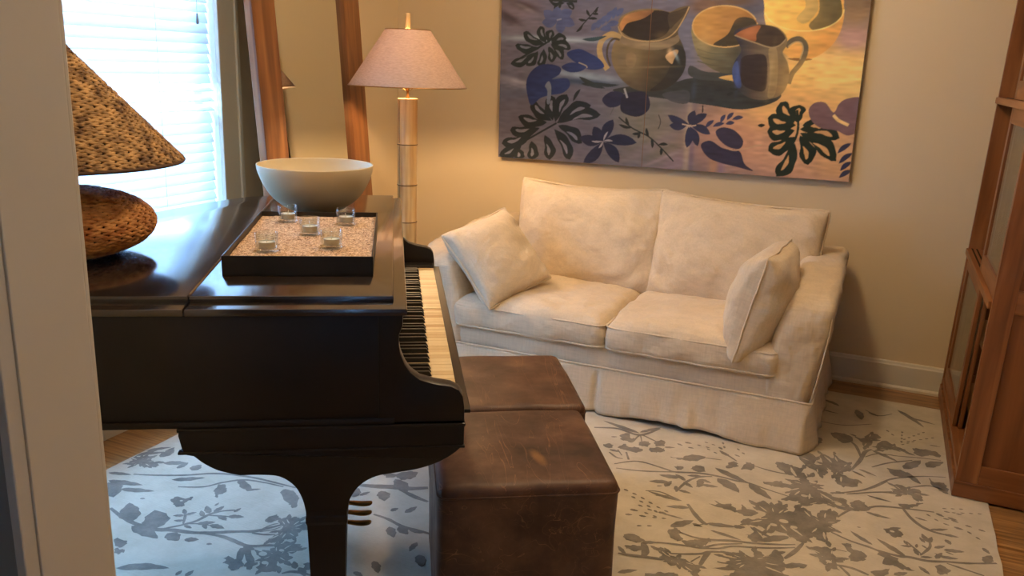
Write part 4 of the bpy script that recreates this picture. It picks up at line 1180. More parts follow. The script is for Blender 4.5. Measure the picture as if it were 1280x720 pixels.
# pattern of the rug in metres on the floor: stems, leaves, petals, dashes and round eyes
RUG_ART = [
['s',0.014,[[-2.233,1.8344],[-2.1471,1.8089],[-2.0797,1.7985],[-2.0071,1.7992],[-1.9431,1.8249],[-1.8727,1.8439],[-1.7974,1.8854],[-1.7182,1.9334]]],
['s',0.009,[[-1.9835,1.8114],[-1.9432,1.8615],[-1.9203,1.9033],[-1.9127,1.9532],[-1.8902,1.9884],[-1.8577,2.0132]]],
['s',0.011,[[-1.8463,1.8531],[-1.7798,1.8659],[-1.7073,1.8612],[-1.6481,1.8507]]],
['s',0.009,[[-2.3552,2.0461],[-2.2827,2.075],[-2.1897,2.1239],[-2.0921,2.1903],[-1.9644,2.2238],[-1.8277,2.2316],[-1.7732,2.2334]]],
['s',0.008,[[-2.1449,2.0477],[-2.0669,2.0885],[-2.0301,2.1435],[-1.9781,2.1945],[-1.8977,2.2129],[-1.8177,2.2189]]],
['l',0.5,[[-2.102,1.8019],[-2.2056,1.8889]]],
['l',0.75,[[-2.0002,1.8101],[-2.093,1.8912]]],
['l',0.35,[[-2.0814,1.7829],[-1.9493,1.7649]]],
['l',0.7,[[-1.9466,1.8016],[-1.8837,1.7846]]],
['l',0.6,[[-1.872,1.7976],[-1.8311,1.8185]]],
['p',0,[[-2.1002,1.9734],[-2.0954,1.9926],[-2.0613,1.997],[-2.0477,2.0175],[-2.0338,1.998],[-2.0421,1.9772],[-2.0305,1.9556],[-2.0408,1.9421],[-2.066,1.9533],[-2.0841,1.9553]]],
['h',0.006,[[-2.0604,1.9775]]],
['l',0.25,[[-2.4437,2.0126],[-2.358,2.0391]]],
['l',0.25,[[-2.3954,1.9699],[-2.2612,2.0009]]],
['l',0.25,[[-2.3101,1.9437],[-2.1916,1.9867]]],
['l',0.35,[[-2.3284,2.1601],[-2.2439,2.2009]]],
['l',0.28,[[-2.2031,2.0763],[-2.109,2.1441]]],
['p',0,[[-2.4433,2.0954],[-2.4481,2.1226],[-2.4757,2.1382],[-2.4621,2.1556],[-2.4345,2.1601],[-2.4345,2.1805],[-2.4,2.1784],[-2.3832,2.157],[-2.3494,2.155],[-2.3267,2.1278],[-2.3503,2.1153],[-2.3607,2.1002],[-2.3879,2.111],[-2.4074,2.1046],[-2.4102,2.0875]]],
['l',0.6,[[-2.3759,2.1912],[-2.3748,2.2645]]],
['l',0.4,[[-2.3789,2.2204],[-2.3914,2.2812]]],
['l',0.25,[[-2.4625,2.2072],[-2.402,2.2756]]],
['l',0.5,[[-2.2524,2.1515],[-2.2503,2.2075]]],
['l',0.8,[[-2.1928,2.1638],[-2.1967,2.216]]],
['l',0.3,[[-2.4621,2.1556],[-2.4303,2.2391]]],
['l',0.3,[[-2.4484,2.1834],[-2.3926,2.2339]]],
['s',0.007,[[-1.945,1.868],[-1.9783,1.9115],[-2.0067,1.9359]]],
['l',0.45,[[-1.9803,1.9136],[-1.9595,1.9446]]],
['l',0.45,[[-1.9813,1.9099],[-2.0129,1.8905]]],
['l',0.45,[[-1.9578,1.8839],[-1.9868,1.8689]]],
['l',0.45,[[-1.9343,1.8616],[-1.9001,1.8587]]],
['l',0.45,[[-1.9839,1.9164],[-2.013,1.9406]]],
['l',0.45,[[-1.9213,1.9332],[-1.9541,1.9584]]],
['l',0.45,[[-1.9176,1.9585],[-1.9617,1.9912]]],
['l',0.45,[[-1.9101,1.9702],[-1.9085,2.0189]]],
['l',0.45,[[-1.9367,2.0042],[-1.9392,2.0274]]],
['l',0.45,[[-1.8832,1.9607],[-1.8352,1.9472]]],
['l',0.45,[[-1.8508,1.9697],[-1.7988,1.992]]],
['l',0.45,[[-1.8513,2.0007],[-1.8486,2.0339]]],
['l',0.45,[[-1.8878,1.8975],[-1.8556,1.8772]]],
['l',0.45,[[-1.9059,1.8882],[-1.8591,1.9243]]],
['l',0.45,[[-1.8651,1.9018],[-1.8075,1.9064]]],
['s',0.006,[[-1.93,1.8758],[-1.8939,1.8944],[-1.8623,1.8988]]],
['s',0.006,[[-1.9139,1.9448],[-1.8813,1.9586],[-1.8397,1.9724]]],
['l',0.6,[[-2.3827,1.9586],[-2.2813,1.8907]]],
['p',0,[[-2.0661,1.6981],[-2.0566,1.7099],[-2.0218,1.707],[-2.0075,1.6938],[-2.0076,1.6776],[-2.0256,1.6738]]],
['p',0,[[-2.0199,1.6607],[-2.0001,1.6708],[-1.9879,1.6638],[-1.9853,1.6454],[-1.9982,1.6428]]],
['l',0.22,[[-1.9353,1.5886],[-1.7953,1.6597]]],
['l',0.6,[[-2.197,1.9263],[-2.179,1.9323]]],
['l',0.7,[[-1.7933,1.8103],[-1.7759,1.8165]]],
['l',0.5,[[-1.7507,1.6397],[-1.7542,1.6682]]],
['l',0.5,[[-1.7223,1.6481],[-1.7239,1.6836]]],
['p',0,[[-2.0072,2.0761],[-2.0278,2.109],[-2.0213,2.1338],[-1.9938,2.1268],[-1.9717,2.0946],[-1.9773,2.0745],[-1.97,2.0479],[-1.9914,2.0672]]],
['p',0,[[-2.0014,2.1822],[-1.9682,2.1887],[-1.9335,2.1761],[-1.9047,2.1646],[-1.8802,2.1668],[-1.9023,2.1395],[-1.9407,2.1457]]],
['p',0,[[-1.8058,2.1899],[-1.7979,2.2116],[-1.7604,2.205],[-1.718,2.1758],[-1.6862,2.1262],[-1.6975,2.1122],[-1.722,2.1321],[-1.7597,2.1457]]],
['s',0.011,[[-1.7956,1.8915],[-1.7472,1.9164],[-1.7088,1.9383],[-1.6788,1.9785],[-1.6555,2.0124]]],
['s',0.007,[[-1.7101,1.9248],[-1.6687,1.9355],[-1.638,1.9513]]],
['s',0.004,[[-1.7018,1.9451],[-1.6882,1.99],[-1.6733,2.011]]],
['s',0.004,[[-1.693,1.9421],[-1.6651,1.9693],[-1.6507,1.9984]]],
['p',0,[[-1.7245,2.0046],[-1.7281,2.031],[-1.7196,2.0526],[-1.6998,2.0456],[-1.6901,2.028],[-1.6977,2.0095],[-1.7086,1.9994]]],
['p',0,[[-1.6888,2.0343],[-1.6806,2.0442],[-1.6656,2.0576],[-1.6504,2.0712],[-1.622,2.0631],[-1.6151,2.0499],[-1.5985,2.0529],[-1.5782,2.0468],[-1.5746,2.0213],[-1.5762,1.999],[-1.5902,1.9971],[-1.5712,1.9803],[-1.5706,1.9597],[-1.5896,1.9448],[-1.5968,1.9307],[-1.6084,1.9146],[-1.6308,1.9082],[-1.6361,1.9261],[-1.6276,1.9461],[-1.6352,1.9633],[-1.6501,1.9663],[-1.6415,1.9869],[-1.6555,2.0124],[-1.6784,2.0172]]],
['s',0.011,[[-1.7697,1.8628],[-1.7312,1.8619],[-1.69,1.8576],[-1.6583,1.8637],[-1.6269,1.8848],[-1.5925,1.9024]]],
['p',0,[[-1.5925,1.9024],[-1.5867,1.9257],[-1.5578,1.9354],[-1.5284,1.9403],[-1.5141,1.9175],[-1.5218,1.889],[-1.54,1.8895],[-1.5078,1.8671],[-1.5092,1.8426],[-1.5241,1.821],[-1.5063,1.8023],[-1.5164,1.779],[-1.5497,1.7666],[-1.5705,1.7881],[-1.5863,1.8176],[-1.6172,1.8403],[-1.6537,1.8511],[-1.6152,1.856],[-1.5883,1.8599],[-1.5982,1.8795]]],
['h',0.011,[[-1.5629,1.8087]]],
['h',0.009,[[-1.561,1.8857]]],
['h',0.014,[[-1.5996,1.8444]]],
['s',0.016,[[-1.678,1.8437],[-1.6579,1.8098],[-1.6369,1.7823]]],
['s',0.016,[[-1.6703,1.8526],[-1.6368,1.8206],[-1.6002,1.7916],[-1.5898,1.7691]]],
['p',0,[[-1.6843,1.7677],[-1.6823,1.7858],[-1.658,1.7858],[-1.6426,1.7889],[-1.6133,1.7757],[-1.6076,1.7554],[-1.6209,1.7368],[-1.6397,1.7346],[-1.6497,1.7525],[-1.6669,1.7484]]],
['p',0,[[-1.6133,1.7757],[-1.6009,1.796],[-1.5836,1.8001],[-1.5795,1.7743],[-1.5858,1.7574]]],
['l',0.5,[[-1.4609,1.8254],[-1.4909,1.8567]]],
['p',0,[[-1.4478,1.8458],[-1.4533,1.8645],[-1.4449,1.8725],[-1.4279,1.8652],[-1.4196,1.8463],[-1.427,1.8334]]],
['s',0.008,[[-1.4826,1.7871],[-1.4641,1.8073],[-1.4319,1.8173],[-1.399,1.8187]]],
['l',0.4,[[-1.4577,1.8362],[-1.4114,1.8053]]],
['p',0,[[-1.5577,2.4685],[-1.5491,2.4872],[-1.5169,2.49],[-1.4978,2.5142],[-1.465,2.5386],[-1.439,2.5169],[-1.449,2.477],[-1.4711,2.4585],[-1.4989,2.4714],[-1.516,2.4555],[-1.5344,2.4528]]],
['s',0.022,[[-1.5967,2.3521],[-1.5308,2.3733],[-1.4683,2.3995],[-1.4127,2.4153],[-1.356,2.4516]]],
['l',0.4,[[-1.4944,2.4531],[-1.4021,2.3755]]],
['l',0.6,[[-1.555,2.2705],[-1.5787,2.3351]]],
['l',0.4,[[-1.5419,2.2898],[-1.5235,2.3314]]],
['l',0.6,[[-1.4924,2.3541],[-1.4437,2.2972]]],
['s',0.014,[[-1.4236,2.3901],[-1.3614,2.3713],[-1.3062,2.3626]]],
['l',0.6,[[-1.3878,2.2477],[-1.3753,2.278]]],
['l',0.45,[[-1.3401,2.2607],[-1.3237,2.3168]]],
['s',0.01,[[-1.4281,2.2034],[-1.3699,2.199],[-1.2981,2.18],[-1.2288,2.1829],[-1.1924,2.1802]]],
['l',0.5,[[-1.339,2.1589],[-1.2903,2.1087]]],
['l',0.6,[[-1.3117,2.173],[-1.2598,2.1455]]],
['l',0.4,[[-1.2699,2.1726],[-1.2151,2.1792]]],
['l',0.4,[[-1.2095,2.1189],[-1.2042,2.0609]]],
['l',0.4,[[-1.2755,1.9663],[-1.2271,1.9166]]],
['l',0.5,[[-1.2978,1.8898],[-1.2596,1.8822]]],
['l',0.5,[[-1.1694,2.059],[-1.127,2.0042]]],
['s',0.012,[[-0.9892,3.2497],[-0.8948,3.2867],[-0.7926,3.2675],[-0.7322,3.3743]]],
['l',0.16,[[-0.7972,3.2843],[-0.9759,3.3382]]],
['l',0.2,[[-0.7995,3.2928],[-0.7288,3.3901]]],
['p',0,[[-0.862,3.2398],[-0.8421,3.2602],[-0.8206,3.2239],[-0.8024,3.2242],[-0.8003,3.1788],[-0.8269,3.1831],[-0.8505,3.1891]]],
['p',0,[[-0.7784,3.1906],[-0.7577,3.2201],[-0.7293,3.2077],[-0.7372,3.1707],[-0.7647,3.1669]]],
['p',0,[[-0.7188,3.2224],[-0.703,3.2587],[-0.6768,3.2542],[-0.6774,3.2135],[-0.7011,3.1954]]],
['p',0,[[-0.721,3.1578],[-0.6991,3.1874],[-0.6672,3.1865],[-0.6633,3.1567],[-0.6924,3.1342],[-0.7124,3.1358]]],
['s',0.007,[[-0.7995,3.1885],[-0.7894,3.2692],[-0.7368,3.25],[-0.7031,3.2308]]],
['s',0.006,[[-0.7894,3.2692],[-0.7606,3.1909]]],
['p',0,[[-0.8995,3.1075],[-0.8821,3.1259],[-0.8594,3.1109],[-0.87,3.0873],[-0.8868,3.0837]]],
['p',0,[[-0.8416,3.1114],[-0.8269,3.1463],[-0.8045,3.1312],[-0.8162,3.0982]]],
['p',0,[[-0.8123,3.1091],[-0.7798,3.1444],[-0.7424,3.1375],[-0.7532,3.1001],[-0.7872,3.096]]],
['s',0.007,[[-0.8581,3.0495],[-0.8202,3.018],[-0.7917,3.0161]]],
['s',0.01,[[-0.7972,3.0819],[-0.7686,3.02]]],
['s',0.007,[[-0.8346,3.0884],[-0.8035,3.0439]]],
['l',0.4,[[-0.8652,3.0721],[-0.8185,3.0706]]],
['l',0.4,[[-0.6703,3.1992],[-0.6291,3.2176]]],
['l',0.4,[[-0.8958,3.193],[-0.8705,3.2066]]],
['p',0,[[-0.6275,3.1237],[-0.5886,3.1324],[-0.5639,3.1746],[-0.5271,3.1942],[-0.4988,3.1885],[-0.5169,3.145],[-0.5526,3.1227],[-0.5851,3.1173]]],
['s',0.005,[[-0.5104,3.179],[-0.4714,3.186],[-0.4358,3.193]]],
['s',0.009,[[-0.8085,2.9573],[-0.7316,3.0229],[-0.6197,3.0084],[-0.5783,3.0015],[-0.494,3.0348],[-0.4182,3.0434],[-0.3539,3.0387],[-0.3043,3.042],[-0.2399,3.0237],[-0.1532,3.0041]]],
['s',0.007,[[-0.7919,2.9255],[-0.6974,2.9482],[-0.59,2.9953],[-0.519,3.0296]]],
['s',0.006,[[-0.3153,3.2017],[-0.236,3.1867],[-0.1358,3.1919]]],
['p',0,[[-0.5902,3.0434],[-0.5762,3.0638],[-0.5574,3.0542],[-0.5614,3.0279],[-0.5777,3.0273]]],
['p',0,[[-0.5313,3.0712],[-0.5142,3.0998],[-0.4837,3.0963],[-0.4793,3.0584],[-0.4991,3.0432],[-0.5236,3.051]]],
['p',0,[[-0.4096,3.1388],[-0.3994,3.1938],[-0.3771,3.1989],[-0.3691,3.17],[-0.3843,3.1439]]],
['p',0,[[-0.3497,3.1508],[-0.3437,3.2165],[-0.3176,3.217],[-0.3048,3.1827],[-0.3185,3.1576],[-0.3398,3.1496]]],
['l',0.22,[[-0.4471,3.1108],[-0.3003,3.0366]]],
['l',0.42,[[-0.4214,3.0262],[-0.3268,2.9492]]],
['l',0.34,[[-0.3071,3.0405],[-0.2111,2.95]]],
['s',0.007,[[-0.3789,3.2097],[-0.4144,3.242],[-0.457,3.2718]]],
['l',0.35,[[-0.4144,3.242],[-0.4597,3.2792]]],
['d',0.007,[[-0.6401,3.2645],[-0.5931,3.244],[-0.5452,3.2479]]],
['d',0.007,[[-0.6167,3.2863],[-0.5608,3.2885],[-0.4897,3.2811]]],
['d',0.007,[[-0.5381,3.3321],[-0.4755,3.3158],[-0.4414,3.2801]]],
['d',0.007,[[-0.4648,3.3713],[-0.4412,3.298]]],
['d',0.007,[[-0.4032,3.3362],[-0.354,3.2827]]],
['d',0.007,[[-0.4061,3.2724],[-0.3626,3.2523]]],
['d',0.007,[[-0.5163,3.2759],[-0.4542,3.2382]]],
['s',0.008,[[-0.5255,2.9411],[-0.4873,3.0024],[-0.4416,3.0311]]],
['s',0.008,[[-0.5386,2.8458],[-0.5267,2.9179],[-0.507,2.9736]]],
['l',0.4,[[-0.5505,2.9661],[-0.6279,2.9487]]],
['l',0.4,[[-0.527,2.9478],[-0.5744,2.9847]]],
['l',0.4,[[-0.5828,2.911],[-0.6494,2.8806]]],
['l',0.4,[[-0.5844,2.8655],[-0.5729,2.9237]]],
['l',0.4,[[-0.5312,2.9381],[-0.4891,2.9051]]],
['l',0.4,[[-0.5492,2.8913],[-0.5358,2.8473]]],
['l',0.4,[[-0.5332,2.8631],[-0.4854,2.8592]]],
['l',0.4,[[-0.4765,3.0127],[-0.5304,2.9922]]],
['l',0.4,[[-0.4781,2.9888],[-0.4338,2.9741]]],
['l',0.4,[[-0.4797,2.9203],[-0.4525,2.9568]]],
['l',0.4,[[-0.4626,2.9441],[-0.4053,2.9563]]],
['l',0.4,[[-0.4781,2.9888],[-0.4698,2.9181]]],
['l',0.4,[[-0.6136,2.8546],[-0.5939,2.8678]]],
['l',0.14,[[-0.5033,2.7869],[-0.6385,2.8037]]],
['p',0,[[-0.2628,3.0789],[-0.2299,3.0885],[-0.2025,3.1181],[-0.176,3.1017],[-0.1462,3.1098],[-0.1287,3.1115],[-0.1252,3.0763],[-0.172,3.0665],[-0.2139,3.0594],[-0.2451,3.0625]]],
['p',0,[[-0.2375,3.2762],[-0.209,3.2828],[-0.1759,3.2754],[-0.1431,3.2599],[-0.1386,3.2141],[-0.1762,3.2182],[-0.2139,3.2144]]],
['p',0,[[-0.1567,3.0093],[-0.1447,3.0371],[-0.1232,3.0555],[-0.1167,2.988],[-0.1454,2.987]]],
['p',0,[[-0.2055,3.2763],[-0.164,3.2488],[-0.1293,3.2835],[-0.131,3.234],[-0.0924,3.2226],[-0.1142,3.1877],[-0.0839,3.1575],[-0.0443,3.1557],[-0.0723,3.1261],[-0.0345,3.1018],[0.0113,3.1258],[-0.0155,3.0829],[0.0258,3.0761],[0.045,3.0376],[-0.0008,3.0344],[-0.0353,3.0303],[-0.079,2.9937],[-0.1193,2.9866],[-0.1557,2.9957],[-0.1309,3.0443],[-0.1658,3.0333],[-0.1473,3.0868],[-0.1649,3.1379],[-0.1371,3.1679],[-0.1772,3.1937],[-0.1968,3.1994]]],
['h',0.014,[[-0.0874,3.1633]]],
['h',0.012,[[-0.1063,3.0356]]],
['p',0,[[-0.1577,3.3783],[-0.1302,3.4369],[-0.087,3.3899],[-0.0954,3.3346],[-0.0574,3.338],[-0.0409,3.2815],[-0.0626,3.2382],[-0.0902,3.2716],[-0.1246,3.3025]]],
['p',0,[[-0.0821,3.4536],[-0.0314,3.428],[-0.0283,3.4822],[-0.0059,3.4329],[0.0308,3.4013],[0.0429,3.3418],[0.0074,3.3069],[0.0274,3.2777],[0.0678,3.26],[0.0668,3.2064],[0.0198,3.1892],[-0.0053,3.2063],[-0.0149,3.2634],[-0.0369,3.3159],[-0.0647,3.3508]]],
['p',0,[[-0.1452,3.5292],[-0.1216,3.6123],[-0.0872,3.6114],[-0.0894,3.5497],[-0.1232,3.5094]]],
['s',0.012,[[0.0426,3.3497],[0.0698,3.4559],[0.0859,3.5519],[0.1108,3.5922]]],
['s',0.009,[[0.0755,3.476],[0.0518,3.5881],[0.03,3.6323]]],
['p',0,[[-0.0578,3.6818],[-0.0216,3.7112],[0.0275,3.6884],[0.0329,3.6433],[-0.0022,3.6057],[-0.031,3.6377]]],
['p',0,[[0.0334,3.7111],[0.0681,3.6909],[0.1065,3.7701],[0.1476,3.7432],[0.115,3.6968],[0.1097,3.6375],[0.0845,3.5964],[0.0697,3.6441]]],
['p',0,[[0.1231,3.6261],[0.1547,3.718],[0.1946,3.6828],[0.2272,3.6633],[0.2557,3.6208],[0.2205,3.6235],[0.1883,3.6334],[0.1626,3.6017],[0.1367,3.5969]]],
['l',0.2,[[0.111,3.5832],[0.2139,3.5151]]],
['s',0.006,[[0.0875,3.4998],[0.1374,3.5614],[0.214,3.5757],[0.2901,3.5986],[0.3718,3.6159]]],
['s',0.007,[[0.1151,3.4126],[0.1764,3.4868],[0.2643,3.5589]]],
['p',0,[[0.2694,3.6858],[0.3116,3.6991],[0.3562,3.6957],[0.3701,3.6498],[0.3291,3.6456],[0.2905,3.6163]]],
['l',0.35,[[0.2322,3.458],[0.2959,3.5757]]],
['l',0.4,[[0.316,3.5187],[0.3806,3.6034]]],
['l',0.2,[[0.0666,3.3706],[0.1353,3.3345]]],
['l',0.2,[[0.0429,3.3418],[0.0966,3.3031]]],
['p',0,[[0.1707,3.4304],[0.2198,3.4351],[0.2622,3.4171],[0.2906,3.3462],[0.2614,3.3616],[0.2377,3.3836],[0.2015,3.3693]]],
['s',0.007,[[0.0171,3.1288],[0.0798,3.1761],[0.131,3.2475],[0.1896,3.3395],[0.2862,3.4138],[0.383,3.4568]]],
['s',0.006,[[0.035,3.1237],[0.1092,3.1768],[0.1901,3.2264]]],
['p',0,[[0.1898,3.2858],[0.2252,3.2968],[0.2486,3.2865],[0.2835,3.2899],[0.2914,3.2574],[0.2929,3.2011],[0.2703,3.2035],[0.248,3.2348],[0.2133,3.2094],[0.1785,3.2131],[0.2075,3.2502]]],
['p',0,[[0.3226,3.4329],[0.3331,3.3915],[0.3687,3.4025],[0.3845,3.3651],[0.3815,3.3045],[0.3484,3.3313],[0.3263,3.3649]]],
['s',0.007,[[0.2487,3.294],[0.3199,3.3464],[0.3771,3.3315]]],
['l',0.16,[[0.104,3.1525],[0.1905,3.138]]],
['l',0.14,[[0.2079,4.1229],[0.3183,3.9549]]],
['l',0.16,[[0.2575,4.0494],[0.368,4.0129]]],
['s',0.005,[[-0.1487,3.8075],[-0.0197,3.8035],[0.1038,3.8807]]],
['l',0.3,[[0.0345,4.0284],[0.0606,3.9102]]],
['s',0.006,[[0.0705,4.048],[0.1296,4.0019],[0.1864,4.0549]]],
['d',0.007,[[0.1599,3.849],[0.201,3.7815]]],
['d',0.007,[[0.2282,3.8656],[0.2242,3.7173]]],
['d',0.007,[[0.2277,3.7571],[0.3237,3.9069]]],
['d',0.007,[[0.2408,3.7451],[0.3622,3.8582]]],
['d',0.007,[[0.2208,3.6968],[0.2808,3.776]]],
['l',0.4,[[0.0859,4.0225],[0.1298,3.991]]],
['l',0.3,[[-0.1112,4.0891],[-0.0397,4.0338]]],
['l',0.15,[[-0.1087,3.9503],[-0.0342,3.9349]]],
['l',0.2,[[0.3326,3.7565],[0.3778,3.7583]]],
['l',0.6,[[0.0726,3.0588],[0.1002,3.087]]],
['d',0.007,[[-0.7239,2.7783],[-0.651,2.7503],[-0.5827,2.7096],[-0.5196,2.6812]]],
['d',0.007,[[-0.6831,2.74],[-0.6156,2.705],[-0.5527,2.6581]]],
['d',0.007,[[-0.6699,2.5974],[-0.6246,2.6149],[-0.5766,2.622],[-0.5156,2.6418]]],
['d',0.007,[[-0.6661,2.6417],[-0.6108,2.646],[-0.5461,2.6319]]],
['d',0.007,[[-0.6456,2.6894],[-0.5715,2.6664],[-0.5184,2.6759]]],
['d',0.007,[[-0.6094,2.5416],[-0.5474,2.5735]]],
['l',0.13,[[-0.5491,2.6659],[-0.4687,2.6625]]],
['s',0.006,[[-0.6416,2.8012],[-0.593,2.8173],[-0.549,2.8034],[-0.5053,2.7876]]],
['l',0.2,[[-0.6016,2.7826],[-0.5496,2.8058]]],
['s',0.012,[[-0.4801,2.7754],[-0.4385,2.7112],[-0.4031,2.6708],[-0.3865,2.6678]]],
['l',0.3,[[-0.4664,2.7514],[-0.5464,2.7223]]],
['l',0.35,[[-0.498,2.5911],[-0.4355,2.6715]]],
['l',0.5,[[-0.4359,2.6481],[-0.3998,2.6416]]],
['s',0.006,[[-0.4277,2.6352],[-0.3875,2.6731]]],
['l',0.25,[[-0.3924,2.6706],[-0.2914,2.6963]]],
['l',0.6,[[-0.3064,2.692],[-0.2669,2.7066]]],
['l',0.16,[[-0.3717,2.6325],[-0.2628,2.6151]]],
['p',0,[[-0.4981,2.5541],[-0.4953,2.58],[-0.4758,2.5878],[-0.457,2.5753],[-0.4596,2.552],[-0.4377,2.5362],[-0.453,2.5123],[-0.4819,2.5243]]],
['s',0.008,[[-0.4617,2.5728],[-0.4175,2.5627],[-0.3671,2.5692],[-0.291,2.6007],[-0.2325,2.6147],[-0.147,2.6479],[-0.1002,2.6718]]],
['s',0.008,[[-0.5476,2.4533],[-0.502,2.4788],[-0.4338,2.4959],[-0.3756,2.51],[-0.3332,2.5526],[-0.2597,2.5955]]],
['s',0.007,[[-0.394,2.5007],[-0.3288,2.5288],[-0.2852,2.5667],[-0.2284,2.5874],[-0.1537,2.6214],[-0.0981,2.6519]]],
['p',0,[[-0.4355,2.5266],[-0.404,2.5481],[-0.363,2.5745],[-0.3656,2.536],[-0.395,2.5053],[-0.4246,2.5006]]],
['p',0,[[-0.6251,2.4616],[-0.6102,2.4877],[-0.5883,2.4859],[-0.5537,2.4661],[-0.5672,2.4485],[-0.5921,2.4432],[-0.614,2.4458]]],
['p',0,[[-0.5973,2.407],[-0.5812,2.4236],[-0.5516,2.4201],[-0.5539,2.4005],[-0.5765,2.3889]]],
['l',0.3,[[-0.5614,2.4463],[-0.509,2.4752]]],
['s',0.018,[[-0.5545,2.4498],[-0.5353,2.4079],[-0.5325,2.3692]]],
['s',0.011,[[-0.6103,2.3545],[-0.564,2.3631],[-0.5068,2.3774],[-0.4589,2.387]]],
['l',0.3,[[-0.6224,2.3942],[-0.5841,2.3529]]],
['p',0,[[-0.5094,2.4365],[-0.4958,2.4538],[-0.4685,2.4369],[-0.4563,2.418],[-0.4318,2.4205],[-0.3945,2.41],[-0.3601,2.3985],[-0.3518,2.3697],[-0.3665,2.3482],[-0.3939,2.3624],[-0.4207,2.3725],[-0.4427,2.3613],[-0.4578,2.3827],[-0.4844,2.3888],[-0.4821,2.4199]]],
['s',0.008,[[-0.4641,2.4291],[-0.4224,2.4453],[-0.3684,2.4749],[-0.3481,2.4984],[-0.3016,2.5171],[-0.2544,2.531]]],
['s',0.012,[[-0.3597,2.4083],[-0.3553,2.4595],[-0.3481,2.4984]]],
['s',0.007,[[-0.3901,2.4123],[-0.3698,2.4571]]],
['p',0,[[-0.3119,2.4916],[-0.2741,2.5009],[-0.2863,2.5148],[-0.2796,2.5334],[-0.2506,2.538],[-0.2152,2.531],[-0.2191,2.5746],[-0.197,2.5756],[-0.1736,2.5471],[-0.1614,2.604],[-0.1407,2.5941],[-0.121,2.5492],[-0.1134,2.5239],[-0.1226,2.4812],[-0.1026,2.469],[-0.273,2.3827],[-0.2473,2.4273],[-0.3161,2.4094],[-0.2746,2.4468],[-0.319,2.4504],[-0.2739,2.4714]]],
['l',0.35,[[-0.1184,2.5262],[-0.0514,2.565]]],
['s',0.011,[[-0.1231,2.5679],[-0.0961,2.6322],[-0.0777,2.694]]],
['p',0,[[-0.2622,2.8886],[-0.2348,2.9283],[-0.2046,2.906],[-0.1834,2.9551],[-0.1625,2.9153],[-0.1333,2.8934],[-0.1217,2.9365],[-0.0834,2.9192],[-0.0658,2.7215],[-0.0928,2.6969],[-0.1256,2.7235],[-0.1567,2.7296],[-0.204,2.6998],[-0.2138,2.734],[-0.2751,2.7253],[-0.281,2.763],[-0.2359,2.7804],[-0.2222,2.8352],[-0.2462,2.8533]]],
['h',0.012,[[-0.1167,2.784]]],
['h',0.016,[[-0.153,2.8091]]],
['h',0.012,[[-0.1819,2.7676]]],
['p',0,[[-0.2592,2.6571],[-0.2367,2.6774],[-0.2508,2.7206],[-0.2301,2.7031],[-0.2062,2.6603],[-0.2239,2.6244]]],
['s',0.009,[[-0.2428,2.7191],[-0.1971,2.6868],[-0.1707,2.6785]]],
['l',0.3,[[-0.1244,2.7131],[-0.2152,2.6342]]],
['p',0,[[-0.4149,2.8118],[-0.3841,2.8253],[-0.3986,2.8431],[-0.3638,2.8358],[-0.3385,2.849],[-0.3157,2.8111],[-0.2974,2.8329],[-0.308,2.8648],[-0.2773,2.8433],[-0.2372,2.8274],[-0.2691,2.7893],[-0.2967,2.7942],[-0.3357,2.8008],[-0.3799,2.8025]]],
['p',0,[[-0.1616,3.0054],[-0.1486,3.0387],[-0.1164,3.0488],[-0.0942,3.0406],[-0.0898,2.991],[-0.1317,2.982],[-0.1789,2.9639]]],
['l',0.12,[[-0.2551,3.0788],[-0.0999,3.1047]]],
['l',0.35,[[-0.402,3.0158],[-0.3271,2.9482]]],
['l',0.3,[[-0.5808,2.2488],[-0.5288,2.292]]],
['p',0,[[-0.4997,2.2761],[-0.477,2.3015],[-0.4336,2.3235],[-0.4116,2.3124],[-0.4977,2.2688]]],
['p',0,[[-0.1223,3.0458],[-0.088,3.0307],[-0.0538,3.0815],[-0.016,3.088],[0.0181,3.0599],[0.0402,3.0458],[0.0522,3.0142],[0.0324,2.9915],[-0.0107,3.0066],[-0.0528,2.9975],[-0.0883,2.9727],[-0.1145,2.9654]]],
['h',0.013,[[0.0117,3.031]]],
['p',0,[[-0.111,2.9296],[-0.0784,2.9218],[-0.0545,2.8859],[-0.0481,2.9375],[-0.0135,2.9678],[0.0134,2.9572],[0.0118,2.8965],[-0.0009,2.8551],[0.0158,2.8296],[-0.0126,2.8037],[-0.0027,2.7324],[-0.0327,2.7385],[-0.0591,2.7576],[-0.0896,2.7093]]],
['s',0.009,[[0.0151,2.9279],[0.0528,3.0021],[0.1039,3.0286],[0.1187,3.0587],[0.1547,3.0862],[0.2272,3.1075],[0.2787,3.1192],[0.3298,3.1296]]],
['l',0.8,[[0.0809,3.0167],[0.0794,3.0983]]],
['l',0.25,[[0.1043,3.0165],[0.1889,3.0057]]],
['l',0.18,[[0.1056,3.1513],[0.1908,3.1395]]],
['p',0,[[0.2092,3.1361],[0.2483,3.1514],[0.2904,3.1822],[0.2688,3.1392],[0.2427,3.1105],[0.2221,3.1124]]],
['s',0.011,[[0.2272,3.105],[0.2521,3.0443],[0.286,2.9971],[0.3244,2.9769],[0.3627,2.9742]]],
['l',0.25,[[0.3101,2.9866],[0.3698,3.0207]]],
['l',0.35,[[0.3507,2.9736],[0.401,2.9772]]],
['l',0.3,[[0.2648,3.057],[0.3071,3.049]]],
['d',0.007,[[0.3517,3.1695],[0.4347,3.2063]]],
['d',0.007,[[0.3535,3.1517],[0.4314,3.1552]]],
['d',0.007,[[0.2987,3.1049],[0.347,3.0577],[0.4239,3.0395],[0.4723,2.9886]]],
['d',0.007,[[0.3248,3.1307],[0.3737,3.1012],[0.4169,3.082],[0.4971,3.0601]]],
['d',0.007,[[0.3485,3.0942],[0.3883,3.0968]]],
